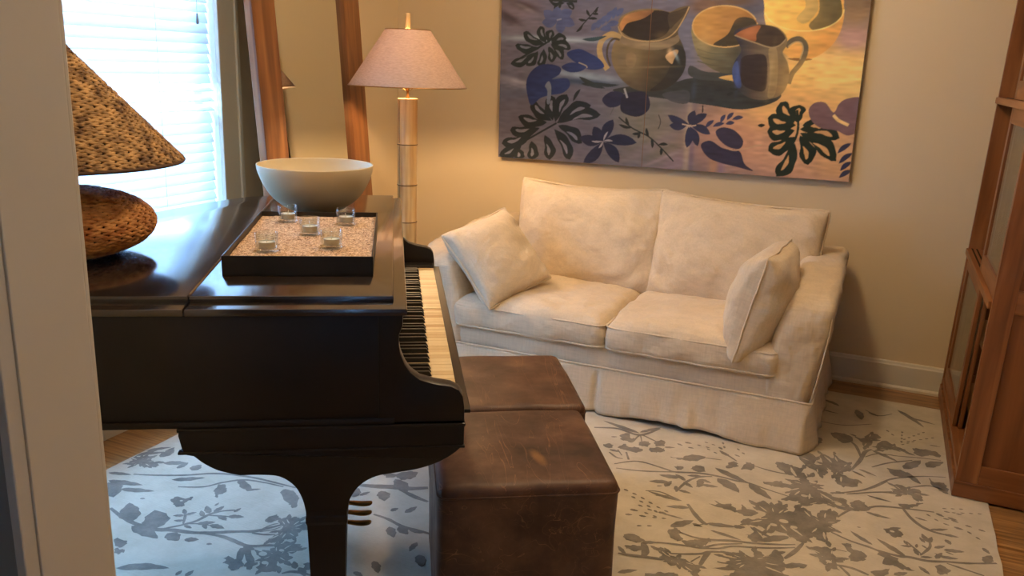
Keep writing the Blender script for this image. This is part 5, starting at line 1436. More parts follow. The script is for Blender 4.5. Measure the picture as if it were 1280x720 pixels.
['d',0.007,[[0.3813,3.1538],[0.4942,3.1999]]],
['d',0.007,[[0.3761,3.0493],[0.4335,3.0387]]],
['d',0.007,[[0.3593,3.1118],[0.418,3.1003]]],
['p',0,[[0.1598,2.9093],[0.1818,2.932],[0.2115,2.953],[0.2163,2.927],[0.2235,2.9028],[0.2065,2.8775],[0.1895,2.8853],[0.1821,2.8982]]],
['h',0.008,[[0.1918,2.9122]]],
['l',0.6,[[0.0807,2.8879],[0.094,2.8925]]],
['s',0.01,[[0.002,2.8112],[0.0629,2.782],[0.1213,2.7694],[0.1596,2.7577],[0.2158,2.7556],[0.2436,2.7648],[0.2987,2.7678],[0.3541,2.7909],[0.4183,2.8137],[0.5018,2.8562]]],
['s',0.007,[[0.3536,2.7808],[0.4064,2.7686],[0.4581,2.7567]]],
['l',0.2,[[0.1328,2.789],[0.0597,2.8521]]],
['l',0.22,[[0.2343,2.76],[0.1438,2.8398]]],
['p',0,[[0.1503,2.7478],[0.1784,2.757],[0.2018,2.7435],[0.2247,2.7054],[0.2607,2.687],[0.2246,2.6763],[0.1974,2.6867],[0.17,2.6776],[0.1649,2.7146]]],
['p',0,[[0.0425,2.7502],[0.0638,2.7611],[0.0772,2.7311],[0.1035,2.729],[0.1161,2.7048],[0.1101,2.6717],[0.0735,2.6531],[0.0609,2.6716],[0.0715,2.6973],[0.0515,2.718]]],
['p',0,[[-0.0567,2.6731],[-0.0197,2.6972],[0.0187,2.7012],[0.0159,2.669],[0.0499,2.656],[0.0466,2.6296],[0.0242,2.6132],[0.0402,2.5779],[0.0076,2.5806],[-0.0173,2.6019],[-0.0295,2.6357]]],
['h',0.01,[[0.0076,2.6147]]],
['s',0.009,[[0.0293,2.6061],[0.0754,2.6102],[0.1262,2.5932]]],
['s',0.008,[[0.0386,2.606],[0.0632,2.5754],[0.0732,2.558]]],
['l',0.35,[[0.2703,2.7208],[0.3028,2.6828]]],
['p',0,[[0.3229,2.7475],[0.3436,2.758],[0.3606,2.7405],[0.3504,2.7135],[0.328,2.7049]]],
['p',0,[[0.1367,2.6222],[0.1659,2.6417],[0.1816,2.6593],[0.1708,2.6075],[0.1441,2.5939]]],
['l',0.4,[[0.1975,2.6294],[0.2379,2.664]]],
['l',0.6,[[0.3574,2.9406],[0.3715,2.9111]]],
['s',0.007,[[0.2764,2.7916],[0.3061,2.8586],[0.3075,2.902]]],
['s',0.006,[[0.2812,2.7992],[0.2632,2.8261],[0.2353,2.865]]],
['l',0.35,[[0.3072,2.891],[0.2847,2.9453]]],
['l',0.35,[[0.2927,2.8836],[0.2769,2.9169]]],
['l',0.35,[[0.3072,2.891],[0.3158,2.9368]]],
['l',0.35,[[0.2398,2.8405],[0.2282,2.87]]],
['l',0.35,[[0.254,2.8425],[0.216,2.8284]]],
['l',0.35,[[0.2718,2.7893],[0.2562,2.8278]]],
['l',0.35,[[0.3203,2.8637],[0.3544,2.8959]]],
['l',0.35,[[0.2828,2.8657],[0.3011,2.8455]]],
['l',0.35,[[0.3483,2.8644],[0.4116,2.8842]]],
['l',0.35,[[0.3373,2.8227],[0.3191,2.8288]]],
['l',0.35,[[0.3525,2.8562],[0.3773,2.8451]]],
['l',0.35,[[0.3324,2.8151],[0.3899,2.8272]]],
['l',0.35,[[0.3224,2.7948],[0.3428,2.8439]]],
['l',0.35,[[0.2657,2.8379],[0.2686,2.8659]]],
['l',0.35,[[0.2762,2.7814],[0.3134,2.7983]]],
['l',0.5,[[0.4686,2.9416],[0.4864,2.909]]],
['l',0.5,[[0.4693,2.8396],[0.4902,2.9006]]],
['s',0.006,[[0.0234,2.7036],[0.0569,2.7052]]],
['l',0.5,[[-0.0727,2.535],[-0.0542,2.5636]]],
['s',0.007,[[0.0302,3.1387],[0.0776,3.1771],[0.1253,3.2294],[0.1735,3.3108]]],
['s',0.006,[[0.0784,3.1572],[0.1529,3.2029],[0.2172,3.2163]]],
]
# painting: shapes in metres on the canvas (x along, z up), colours as painted
PAINT_SHAPES = [
['p',[[1.045,0.4616],[1.1392,0.4704],[1.2802,0.4532],[1.392,0.3995],[1.5033,0.4034],[1.4922,0.3701],[1.4137,0.3369],[1.309,0.3203],[1.1834,0.3336],[1.0876,0.3421],[0.9243,0.3594],[0.6534,0.3895],[0.8198,0.4268],[0.9823,0.4443]],[50,52,50],0,0,0,1],
['p',[[0.9224,0.3829],[1.0502,0.403],[1.0557,0.3409],[0.9745,0.3455]],[66,66,66],0,0,0,1],
['p',[[1.0552,0.5263],[1.1366,0.4978],[1.2762,0.4938],[1.2796,0.4592],[1.1246,0.4577],[1.0514,0.4802]],[62,64,62],0,0,0,1],
['p',[[1.2014,0.4721],[1.2769,0.4863],[1.272,0.459]],[200,158,90],0,0,0,1],
['p',[[1.3896,0.8108],[1.4003,0.7389],[1.439,0.6522],[1.4913,0.602],[1.558,0.564],[1.6288,0.5712],[1.6882,0.6053],[1.7308,0.6556],[1.7523,0.7261],[1.7486,0.8096],[1.7046,0.9202],[1.3947,0.9246]],[246,192,100],0,[214,150,76],[[1.4425,0.7534],[1.7066,0.5698]],1],
['p',[[1.7503,0.7958],[1.7487,0.7742],[1.7384,0.7535],[1.7199,0.7349],[1.694,0.7192],[1.6619,0.7073],[1.6251,0.6997],[1.5855,0.6969],[1.5449,0.6991],[1.5055,0.7062],[1.4694,0.718],[1.4384,0.7338],[1.4142,0.7528],[1.3982,0.7741],[1.3911,0.7965],[1.3934,0.8188],[1.4048,0.8399],[1.4247,0.8586],[1.452,0.8741],[1.4852,0.8855],[1.5226,0.8924],[1.5623,0.8944],[1.6022,0.8915],[1.6405,0.8839],[1.6752,0.872],[1.7048,0.8564],[1.7278,0.8379],[1.7433,0.8174]],[246,198,100],0,[228,174,82],[[1.4086,0.7965],[1.6281,0.7538]],1],
['p',[[1.6381,0.8797],[1.7115,0.8651],[1.7404,0.8097],[1.7392,0.754],[1.6952,0.7188],[1.6346,0.7001],[1.6034,0.7254],[1.6415,0.782]],[92,80,48],0,[120,100,60],[[1.715,0.8375],[1.6175,0.7255]],1],
['p',[[1.5569,0.8805],[1.6163,0.852],[1.637,0.796],[1.5884,0.7325],[1.5433,0.7536],[1.5792,0.8102]],[196,160,90],0,0,0,1],
['o',[[1.7503,0.7958],[1.7501,0.7806],[1.7456,0.7657],[1.737,0.7516],[1.7243,0.7384],[1.7078,0.7266],[1.6881,0.7165],[1.6654,0.7083],[1.6403,0.7021],[1.6135,0.6983],[1.5855,0.6969],[1.5571,0.6979],[1.5289,0.7014],[1.5017,0.7072],[1.4763,0.7153],[1.4531,0.7254],[1.433,0.7374],[1.4163,0.7508],[1.4036,0.7654],[1.3951,0.7808]],[240,205,120],0.006,0,0,1],
['p',[[1.5212,0.5691],[1.5802,0.5586],[1.6362,0.5684],[1.5785,0.5731]],[120,78,40],0,0,0,1],
['p',[[1.0493,0.7153],[1.0569,0.6478],[1.092,0.5728],[1.1418,0.5253],[1.2067,0.4965],[1.2611,0.4919],[1.2899,0.5092],[1.3389,0.5477],[1.3669,0.6368],[1.3673,0.717],[1.2652,0.7531],[1.1128,0.7527]],[132,120,84],0,[66,64,52],[[1.0666,0.663],[1.2891,0.5167]],1],
['p',[[1.3673,0.717],[1.3657,0.6957],[1.3564,0.6752],[1.3399,0.6567],[1.3169,0.6411],[1.2885,0.6291],[1.256,0.6214],[1.221,0.6185],[1.1853,0.6204],[1.1507,0.6273],[1.119,0.6386],[1.0919,0.654],[1.0709,0.6726],[1.0569,0.6934],[1.0509,0.7153],[1.053,0.7372],[1.0631,0.758],[1.0807,0.7766],[1.1047,0.792],[1.134,0.8036],[1.1669,0.8106],[1.2019,0.8129],[1.237,0.8104],[1.2707,0.8032],[1.3013,0.7917],[1.3274,0.7766],[1.3476,0.7585],[1.3612,0.7383]],[190,140,72],0,[150,104,56],[[1.0662,0.7526],[1.3041,0.6654]],1],
['p',[[1.2652,0.7531],[1.3398,0.7532],[1.368,0.7098],[1.3489,0.6659],[1.2783,0.6238],[1.1871,0.6195],[1.1626,0.6341],[1.2272,0.6794]],[60,52,38],0,0,0,1],
['o',[[1.3632,0.7337],[1.3671,0.7187],[1.3672,0.7037],[1.3635,0.6889],[1.3561,0.6748],[1.3452,0.6616],[1.331,0.6497],[1.3137,0.6394],[1.2939,0.631],[1.2719,0.6245],[1.2483,0.6204],[1.2237,0.6185],[1.1987,0.6191],[1.1739,0.6221],[1.15,0.6275],[1.1274,0.635],[1.1069,0.6447],[1.089,0.6561],[1.0741,0.6691],[1.0626,0.6832],[1.0549,0.6982],[1.051,0.7136],[1.0512,0.729],[1.0554,0.7441],[1.0634,0.7585],[1.0751,0.7717],[1.0901,0.7836],[1.1081,0.7937],[1.1285,0.8018],[1.1508,0.8078],[1.1746,0.8115],[1.1991,0.8129],[1.2238,0.8119],[1.2481,0.8086],[1.2715,0.803],[1.2932,0.7953],[1.313,0.7858],[1.3302,0.7745],[1.3445,0.7619],[1.3556,0.7482]],[200,160,100],0.006,0,0,1],
['o',[[1.0826,0.6074],[1.1593,0.5876],[1.2517,0.5862]],[84,80,60],0.0045,0,0,1],
['o',[[1.0853,0.5772],[1.1622,0.5575],[1.2546,0.5563]],[84,80,60],0.0045,0,0,1],
['o',[[1.0878,0.5499],[1.1647,0.5303],[1.2573,0.5294]],[84,80,60],0.0045,0,0,1],
['p',[[0.6639,0.7286],[0.6862,0.7672],[0.7587,0.7947],[0.8559,0.8006],[0.9294,0.7854],[0.9753,0.8048],[1.0297,0.812],[1.018,0.7675],[0.9878,0.715],[0.9816,0.6772],[1.0122,0.617],[1.0303,0.5564],[1.0229,0.4949],[0.9827,0.4396],[0.9208,0.4017],[0.8474,0.3913],[0.7715,0.4015],[0.7006,0.447],[0.6537,0.5093],[0.6381,0.5644],[0.6456,0.6274],[0.6761,0.6745]],[124,104,70],0,[48,44,36],[[0.6856,0.659],[0.9646,0.4624]],1],
['p',[[0.9484,0.616],[1.0075,0.6169],[1.0303,0.5564],[1.0184,0.4917],[0.9823,0.4443],[0.9204,0.4064],[0.8553,0.3964],[0.9166,0.4532],[0.9513,0.524]],[44,42,36],0,0,0,1],
['p',[[0.6657,0.7023],[0.7018,0.667],[0.8036,0.6371],[0.901,0.6429],[0.9635,0.6649],[0.9818,0.6742],[0.9848,0.6394],[0.9043,0.6031],[0.7898,0.6014],[0.6876,0.631]],[122,104,78],0,0,0,1],
['p',[[0.6728,0.721],[0.7029,0.7672],[0.7756,0.7886],[0.8728,0.7915],[0.9383,0.7734],[0.9375,0.7071],[0.8993,0.6643],[0.8194,0.645],[0.7357,0.6596],[0.6834,0.6901]],[44,36,28],0,0,0,1],
['p',[[0.6728,0.721],[0.7029,0.7672],[0.7756,0.7886],[0.8486,0.7915],[0.7947,0.7521],[0.714,0.7289],[0.6867,0.6901]],[176,122,70],0,[120,84,52],[[0.6801,0.7364],[0.8262,0.7673]],1],
['p',[[0.9226,0.7704],[0.9717,0.7913],[1.0224,0.8061],[0.995,0.76],[0.9586,0.7223],[0.9378,0.7041]],[66,54,40],0,0,0,1],
['o',[[0.665,0.7132],[0.7021,0.6623],[0.8032,0.6418],[0.9005,0.649],[0.9618,0.6846],[1.0035,0.7525],[1.0268,0.8091]],[170,138,92],0.006,0,0,1],
['o',[[0.6824,0.6559],[0.634,0.6741],[0.588,0.6502],[0.5705,0.6027],[0.5844,0.5475],[0.6204,0.4974]],[168,140,92],0.0298,0,0,1],
['o',[[0.6781,0.6465],[0.644,0.6508],[0.6173,0.6191],[0.6142,0.5639],[0.6347,0.5136]],[74,64,50],0.0104,0,0,1],
['p',[[0.9233,0.5696],[0.9689,0.6011],[0.9888,0.5938],[0.9696,0.5552],[0.9587,0.5319]],[200,160,110],0,0,0,1],
['p',[[0.7169,0.5737],[0.7495,0.5852],[0.7731,0.5591],[0.7599,0.5118],[0.7225,0.5188]],[124,104,72],0,0,0,1],
['g',[[0.7615,0.5354],[0.0671,0.0895]],[150,126,86],0,0,0,0.35],
['g',[[0.8814,0.4835],[0.0895,0.0745]],[62,56,42],0,0,0,0.6],
['g',[[0.9902,0.5402],[0.0328,0.0895]],[40,40,36],0,0,0,0.6],
['g',[[0.7859,0.4336],[0.0745,0.0298]],[84,72,54],0,0,0,0.5],
['g',[[0.6922,0.5654],[0.0268,0.0745]],[110,96,72],0,0,0,0.6],
['g',[[0.8376,0.6222],[0.1044,0.0134]],[170,146,104],0,0,0,0.5],
['g',[[0.9455,0.5931],[0.0149,0.0209]],[214,176,128],0,0,0,0.7],
['g',[[0.9777,0.5737],[0.0089,0.0328]],[150,170,170],-0.5,0,0,0.6],
['g',[[0.8985,0.6734],[0.0447,0.0209]],[96,78,54],0,0,0,0.5],
['g',[[0.8625,0.5142],[0.1342,0.006]],[150,130,94],-0.05,0,0,0.35],
['g',[[1.1097,0.6184],[0.0388,0.0596]],[150,136,96],0,0,0,0.5],
['g',[[1.2236,0.5602],[0.0895,0.0209]],[88,84,64],0,0,0,0.6],
['g',[[1.2808,0.5986],[0.0328,0.0447]],[60,58,46],0,0,0,0.6],
['g',[[1.1197,0.6784],[0.0388,0.0447]],[206,154,86],0,0,0,0.5],
['g',[[1.2199,0.753],[0.0596,0.0239]],[150,108,62],0,0,0,0.5],
['g',[[1.5003,0.7535],[0.0745,0.0596]],[236,186,92],0,0,0,0.6],
['g',[[1.4828,0.6528],[0.0447,0.0596]],[228,172,84],0,0,0,0.5],
['g',[[1.6856,0.6267],[0.0745,0.0358]],[196,134,66],0,0,0,0.5],
['g',[[1.575,0.6034],[0.0745,0.0209]],[206,136,70],0,0,0,0.5],
['g',[[1.7116,0.754],[0.0239,0.0447]],[70,64,44],0,0,0,0.5],
['g',[[1.6214,0.8101],[0.0298,0.0745]],[170,140,80],0,0,0,0.5],
['o',[[1.5078,0.6241],[1.5333,0.6533],[1.5683,0.6609],[1.5973,0.6326],[1.5995,0.5894],[1.5817,0.5456],[1.5508,0.501],[1.5374,0.452]],[96,84,64],0.0239,0,0,1],
['o',[[1.5179,0.6242],[1.5485,0.6463],[1.5776,0.6424],[1.5884,0.6109],[1.5792,0.5673]],[182,148,100],0.006,0,0,1],
['p',[[1.2575,0.6797],[1.2703,0.7018],[1.3138,0.7167],[1.3721,0.7272],[1.4465,0.7175],[1.4852,0.6961],[1.5109,0.6603],[1.5078,0.6241],[1.4965,0.5948],[1.5232,0.5516],[1.5371,0.4933],[1.5292,0.434],[1.4973,0.3913],[1.4252,0.3706],[1.3484,0.3828],[1.2906,0.4263],[1.2662,0.486],[1.2709,0.5462],[1.2989,0.5989],[1.2846,0.6357]],[44,44,56],0,[128,106,72],[[1.2861,0.5465],[1.5087,0.5513]],1],
['p',[[1.3027,0.5618],[1.3574,0.5851],[1.4176,0.5788],[1.4346,0.4905],[1.4278,0.4158],[1.3596,0.421],[1.3134,0.4572]],[48,38,36],0,0,0,1],
['p',[[1.2655,0.5236],[1.2853,0.554],[1.2997,0.5019],[1.3157,0.4347],[1.2982,0.4265],[1.2708,0.4711]],[58,72,112],0,0,0,1],
['p',[[1.4291,0.6083],[1.465,0.6162],[1.4828,0.5213],[1.4812,0.4027],[1.4459,0.3864],[1.4493,0.4909]],[146,122,82],0,0,0,1],
['p',[[1.2653,0.6768],[1.3149,0.7065],[1.3871,0.7244],[1.4621,0.7075],[1.5037,0.6602],[1.4706,0.6308],[1.4349,0.623],[1.3663,0.6426],[1.3047,0.6595]],[62,48,36],0,0,0,1],
['p',[[1.2653,0.6768],[1.3149,0.7065],[1.3801,0.7215],[1.3652,0.6806],[1.3627,0.6484],[1.3047,0.6595]],[150,92,56],0,0,0,1],
['o',[[1.261,0.6753],[1.3125,0.6567],[1.3666,0.6397],[1.4352,0.6201],[1.4781,0.6295],[1.5064,0.6617]],[150,128,92],0.006,0,0,1],
['g',[[1.3668,0.4962],[0.0447,0.0895]],[42,36,38],0,0,0,0.5],
['g',[[1.4485,0.4983],[0.0119,0.1044]],[168,142,98],0.05,0,0,0.6],
['g',[[1.4958,0.5363],[0.0239,0.0895]],[104,88,62],0,0,0,0.6],
['g',[[1.2921,0.4867],[0.0119,0.0745]],[70,88,140],0,0,0,0.6],
['g',[[1.4004,0.6005],[0.0745,0.0119]],[120,104,78],0.1,0,0,0.5],
['g',[[1.4935,0.4254],[0.0447,0.0209]],[84,72,54],0,0,0,0.5],
['g',[[1.3243,0.6876],[0.0358,0.0209]],[176,112,70],-0.3,0,0,0.6],
['g',[[1.4277,0.6884],[0.0388,0.0239]],[34,28,24],0,0,0,0.5],
['g',[[1.2384,0.4093],[0.1789,0.0298]],[40,44,44],0,0,0,0.5],
['g',[[1.3818,0.3538],[0.1044,0.0119]],[34,36,36],0,0,0,0.6],
['g',[[0.9262,0.3357],[0.1342,0.0209]],[84,80,72],0,0,0,0.5],
['g',[[1.6732,0.497],[0.164,0.0745]],[238,184,98],0,0,0,0.6],
['g',[[1.7832,0.5143],[0.0745,0.0895]],[240,194,110],0,0,0,0.6],
['g',[[1.5962,0.4215],[0.1193,0.0358]],[222,170,96],0,0,0,0.5],
['g',[[1.8064,0.6565],[0.0596,0.0358]],[190,148,132],0,0,0,0.6],
['g',[[1.7261,0.4113],[0.0895,0.0298]],[226,176,104],0,0,0,0.5],
['g',[[0.3405,0.6427],[0.2236,0.0089]],[170,180,186],0.03,0,0,0.6],
['g',[[0.132,0.4188],[0.1342,0.0119]],[150,148,156],0.22,0,0,0.5],
['g',[[0.0626,0.7505],[0.1044,0.0179]],[58,50,56],0.5,0,0,0.6],
['g',[[0.1526,0.7989],[0.0895,0.0149]],[150,138,142],0.4,0,0,0.5],
['g',[[0.457,0.4643],[0.164,0.0119]],[140,156,170],0.12,0,0,0.6],
['g',[[0.5119,0.4302],[0.1491,0.0134]],[46,60,80],0.05,0,0,0.6],
['g',[[0.0414,0.3178],[0.0596,0.1044]],[92,90,104],0,0,0,0.5],
['g',[[0.9491,0.056],[0.1193,0.0119]],[156,134,132],-0.45,0,0,0.6],
['g',[[0.8406,0.1553],[0.1491,0.0179]],[140,130,112],-0.3,0,0,0.4],
['g',[[1.0821,0.404],[0.0149,0.0596]],[60,70,84],0,0,0,0.5],
['b',[[0.339,0.2125],[0.4003,0.3614]],[30,36,38],0.0655,0,0,1],
['b',[[0.3247,0.2183],[0.3109,0.3519]],[30,36,38],0.0655,0,0,1],
['b',[[0.3177,0.2179],[0.1929,0.3155]],[30,36,38],0.0655,0,0,1],
['b',[[0.2901,0.2076],[0.1175,0.2307]],[30,36,38],0.0655,0,0,1],
['b',[[0.2491,0.1757],[0.0696,0.1534]],[30,36,38],0.0655,0,0,1],
['b',[[0.2007,0.1406],[0.0207,0.0776]],[30,36,38],0.0655,0,0,1],
['b',[[0.1453,0.0848],[0.0082,0.0096]],[30,36,38],0.0655,0,0,1],
['b',[[0.3463,0.2065],[0.5958,0.2625]],[30,36,38],0.0655,0,0,1],
['b',[[0.3554,0.2197],[0.5391,0.3102]],[30,36,38],0.0655,0,0,1],
['b',[[0.3567,0.1941],[0.4973,0.1052]],[30,36,38],0.0655,0,0,1],
['b',[[0.334,0.1736],[0.4335,0.0133]],[30,36,38],0.0655,0,0,1],
['b',[[0.2794,0.1383],[0.3143,0.0054]],[30,36,38],0.0655,0,0,1],
['b',[[0.2025,0.1013],[0.2071,-0.0016]],[30,36,38],0.0655,0,0,1],
['b',[[0.1246,0.057],[0.127,-0.0029]],[30,36,38],0.0655,0,0,1],
['b',[[0.3606,0.2651],[0.3894,0.3349]],[112,108,116],0.0178,0,0,1],
['b',[[0.3199,0.2652],[0.3134,0.328]],[112,108,116],0.0178,0,0,1],
['b',[[0.2742,0.252],[0.2155,0.2979]],[112,108,116],0.0178,0,0,1],
['b',[[0.2302,0.2156],[0.1489,0.2265]],[112,108,116],0.0178,0,0,1],
['b',[[0.1869,0.168],[0.1023,0.1575]],[112,108,116],0.0178,0,0,1],
['b',[[0.1385,0.1188],[0.0536,0.0891]],[112,108,116],0.0178,0,0,1],
['b',[[0.0978,0.0587],[0.0332,0.0233]],[112,108,116],0.0178,0,0,1],
['b',[[0.435,0.2264],[0.5517,0.2526]],[112,108,116],0.0178,0,0,1],
['b',[[0.4206,0.2518],[0.5066,0.2942]],[112,108,116],0.0178,0,0,1],
['b',[[0.4062,0.1629],[0.4721,0.1211]],[112,108,116],0.0178,0,0,1],
['b',[[0.3688,0.1175],[0.4156,0.0421]],[112,108,116],0.0178,0,0,1],
['b',[[0.2916,0.0919],[0.308,0.0294]],[112,108,116],0.0178,0,0,1],
['b',[[0.2041,0.0654],[0.2063,0.017]],[112,108,116],0.0178,0,0,1],
['b',[[0.1255,0.0361],[0.1266,0.0079]],[112,108,116],0.0178,0,0,1],
['o',[[0.0082,0.0096],[0.1734,0.1062],[0.3463,0.2065]],[30,36,38],0.0103,0,0,1],
['b',[[0.2694,0.6264],[0.2307,0.7123]],[36,44,44],0.0484,0,0,1],
['b',[[0.2832,0.6266],[0.3003,0.6944]],[36,44,44],0.0484,0,0,1],
['b',[[0.2628,0.6202],[0.1345,0.6808]],[36,44,44],0.0484,0,0,1],
['b',[[0.236,0.6012],[0.0878,0.6116]],[36,44,44],0.0484,0,0,1],
['b',[[0.2093,0.5759],[0.063,0.5125]],[36,44,44],0.0484,0,0,1],
['b',[[0.2229,0.5823],[0.1561,0.5057]],[36,44,44],0.0484,0,0,1],
['b',[[0.2571,0.5953],[0.2336,0.5037]],[36,44,44],0.0484,0,0,1],
['b',[[0.2841,0.6081],[0.309,0.5254]],[36,44,44],0.0484,0,0,1],
['b',[[0.2972,0.6206],[0.3699,0.5415]],[36,44,44],0.0484,0,0,1],
['b',[[0.2969,0.6268],[0.4115,0.5977]],[36,44,44],0.0484,0,0,1],
['b',[[0.2966,0.6329],[0.3842,0.6523]],[36,44,44],0.0484,0,0,1],
['b',[[0.2558,0.6565],[0.2376,0.6969]],[104,104,112],0.0132,0,0,1],
['b',[[0.2892,0.6504],[0.2973,0.6822]],[104,104,112],0.0132,0,0,1],
['b',[[0.2181,0.6413],[0.1577,0.6698]],[104,104,112],0.0132,0,0,1],
['b',[[0.1845,0.6048],[0.1147,0.6097]],[104,104,112],0.0132,0,0,1],
['b',[[0.1586,0.5539],[0.0897,0.524]],[104,104,112],0.0132,0,0,1],
['b',[[0.1997,0.5557],[0.1682,0.5196]],[104,104,112],0.0132,0,0,1],
['b',[[0.2489,0.5634],[0.2379,0.5203]],[104,104,112],0.0132,0,0,1],
['b',[[0.2928,0.5792],[0.3045,0.5403]],[104,104,112],0.0132,0,0,1],
['b',[[0.3227,0.5929],[0.3568,0.5557]],[104,104,112],0.0132,0,0,1],
['b',[[0.3373,0.6165],[0.3911,0.6029]],[104,104,112],0.0132,0,0,1],
['b',[[0.3274,0.6398],[0.3685,0.6489]],[104,104,112],0.0132,0,0,1],
['o',[[0.0701,0.5165],[0.2694,0.6264],[0.3422,0.6763]],[36,44,44],0.0103,0,0,1],
['b',[[1.5866,0.2685],[1.5097,0.3633]],[28,38,28],0.0731,0,0,1],
['b',[[1.5985,0.269],[1.6005,0.3547]],[28,38,28],0.0731,0,0,1],
['b',[[1.594,0.2565],[1.4573,0.287]],[28,38,28],0.0731,0,0,1],
['b',[[1.5908,0.2317],[1.461,0.2187]],[28,38,28],0.0731,0,0,1],
['b',[[1.5944,0.201],[1.4749,0.1252]],[28,38,28],0.0731,0,0,1],
['b',[[1.5979,0.1701],[1.5291,0.0018]],[28,38,28],0.0731,0,0,1],
['b',[[1.6175,0.2084],[1.6698,0.0686]],[28,38,28],0.0731,0,0,1],
['b',[[1.6161,0.2207],[1.7965,0.0958]],[28,38,28],0.0731,0,0,1],
['b',[[1.6139,0.2391],[1.8001,0.2062]],[28,38,28],0.0731,0,0,1],
['b',[[1.6237,0.258],[1.7306,0.2511]],[28,38,28],0.0731,0,0,1],
['b',[[1.5597,0.3016],[1.5236,0.3462]],[196,146,92],0.0199,0,0,1],
['b',[[1.5992,0.2991],[1.6001,0.3393]],[196,146,92],0.0199,0,0,1],
['b',[[1.5465,0.2671],[1.4821,0.2815]],[196,146,92],0.0199,0,0,1],
['b',[[1.5458,0.2272],[1.4846,0.2211]],[196,146,92],0.0199,0,0,1],
['b',[[1.553,0.1747],[1.4966,0.139]],[196,146,92],0.0199,0,0,1],
['b',[[1.5741,0.1118],[1.5417,0.0325]],[196,146,92],0.0199,0,0,1],
['b',[[1.6357,0.1596],[1.6603,0.0939]],[196,146,92],0.0199,0,0,1],
['b',[[1.6796,0.1767],[1.7642,0.1181]],[196,146,92],0.0199,0,0,1],
['b',[[1.6797,0.2274],[1.767,0.212]],[196,146,92],0.0199,0,0,1],
['b',[[1.6613,0.2556],[1.7115,0.2524]],[196,146,92],0.0199,0,0,1],
['o',[[1.5915,0.3299],[1.6042,0.22],[1.5583,0.0926],[1.5291,0.0018]],[28,38,28],0.011,0,0,1],
['b',[[0.3658,0.8299],[0.2766,0.8461]],[40,46,46],0.0298,0,0,1],
['b',[[0.3746,0.8299],[0.4201,0.7984]],[40,46,46],0.0298,0,0,1],
['b',[[0.3484,0.8268],[0.3057,0.7986]],[40,46,46],0.0298,0,0,1],
['b',[[0.3347,0.8356],[0.2927,0.8432]],[100,100,110],0.0081,0,0,1],
['b',[[0.3905,0.8188],[0.4119,0.804]],[100,100,110],0.0081,0,0,1],
['b',[[0.3335,0.817],[0.3134,0.8037]],[100,100,110],0.0081,0,0,1],
['o',[[0.2766,0.8461],[0.4352,0.8374]],[40,46,46],0.0134,0,0,1],
['p',[[0.16,0.4169],[0.1858,0.4748],[0.2403,0.5114],[0.3095,0.5154],[0.3586,0.4979],[0.3508,0.464],[0.3107,0.4378],[0.3956,0.4452],[0.4142,0.4058],[0.3725,0.3667],[0.3066,0.3543],[0.2486,0.3369],[0.1938,0.2962],[0.1701,0.3468]],[36,46,84],0,[46,58,100],[[0.1846,0.5],[0.402,0.33]],1],
['p',[[0.3886,0.5727],[0.4546,0.5983],[0.5226,0.5751],[0.5774,0.5457],[0.5996,0.5072],[0.5277,0.4933],[0.4524,0.521]],[36,46,84],0,[46,58,100],[[0.1846,0.5],[0.402,0.33]],1],
['p',[[0.3623,0.5042],[0.4182,0.5277],[0.4998,0.5135],[0.4747,0.4846],[0.4075,0.4779]],[36,46,84],0,[46,58,100],[[0.1846,0.5],[0.402,0.33]],1],
['p',[[0.2849,0.3127],[0.2859,0.3764],[0.2707,0.4013],[0.2932,0.4272],[0.309,0.3898],[0.3031,0.3134]],[104,108,120],0,0,0,1],
['o',[[0.4587,0.5286],[0.4998,0.5135],[0.5072,0.5014]],[150,140,120],0.0057,0,0,1],
['l',[[0.3318,0.7432],[0.2475,0.7918]],[78,86,120],0.0547,0,0,1],
['l',[[0.3318,0.7432],[0.3241,0.8122]],[78,86,120],0.0547,0,0,1],
['l',[[0.3318,0.7432],[0.4099,0.7915]],[78,86,120],0.0547,0,0,1],
['l',[[0.3318,0.7432],[0.4274,0.7194]],[78,86,120],0.0547,0,0,1],
['l',[[0.3318,0.7432],[0.3558,0.6765]],[78,86,120],0.0547,0,0,1],
['l',[[0.3318,0.7432],[0.2408,0.7308]],[78,86,120],0.0547,0,0,1],
['o',[[0.3251,0.7432],[0.3518,0.7493]],[130,130,150],0.008,0,0,1],
['l',[[0.5221,0.6899],[0.5522,0.7319]],[76,86,120],0.0296,0,0,1],
['l',[[0.5541,0.7021],[0.5706,0.7498]],[76,86,120],0.0296,0,0,1],
['l',[[0.5791,0.7201],[0.5954,0.7677]],[76,86,120],0.0296,0,0,1],
['l',[[0.6042,0.7321],[0.626,0.7912]],[76,86,120],0.0296,0,0,1],
['l',[[0.6353,0.75],[0.6505,0.8088]],[76,86,120],0.0296,0,0,1],
['l',[[0.6537,0.7618],[0.6891,0.8028]],[76,86,120],0.0296,0,0,1],
['l',[[0.5676,0.6962],[0.6321,0.7026]],[76,86,120],0.0296,0,0,1],
['l',[[0.5989,0.7143],[0.6686,0.7324]],[76,86,120],0.0296,0,0,1],
['o',[[0.4425,0.6893],[0.4924,0.7437],[0.5537,0.8091]],[34,40,40],0.0057,0,0,1],
['l',[[0.4924,0.7437],[0.4456,0.7496]],[34,40,40],0.0137,0,0,1],
['l',[[0.4986,0.7497],[0.5511,0.7498]],[34,40,40],0.0137,0,0,1],
['l',[[0.511,0.7616],[0.4891,0.7974]],[34,40,40],0.0137,0,0,1],
['l',[[0.474,0.7196],[0.4362,0.6832]],[34,40,40],0.0137,0,0,1],
['l',[[0.5234,0.7736],[0.556,0.7736]],[34,40,40],0.0137,0,0,1],
['l',[[0.5472,0.8091],[0.5361,0.7795]],[34,40,40],0.0137,0,0,1],
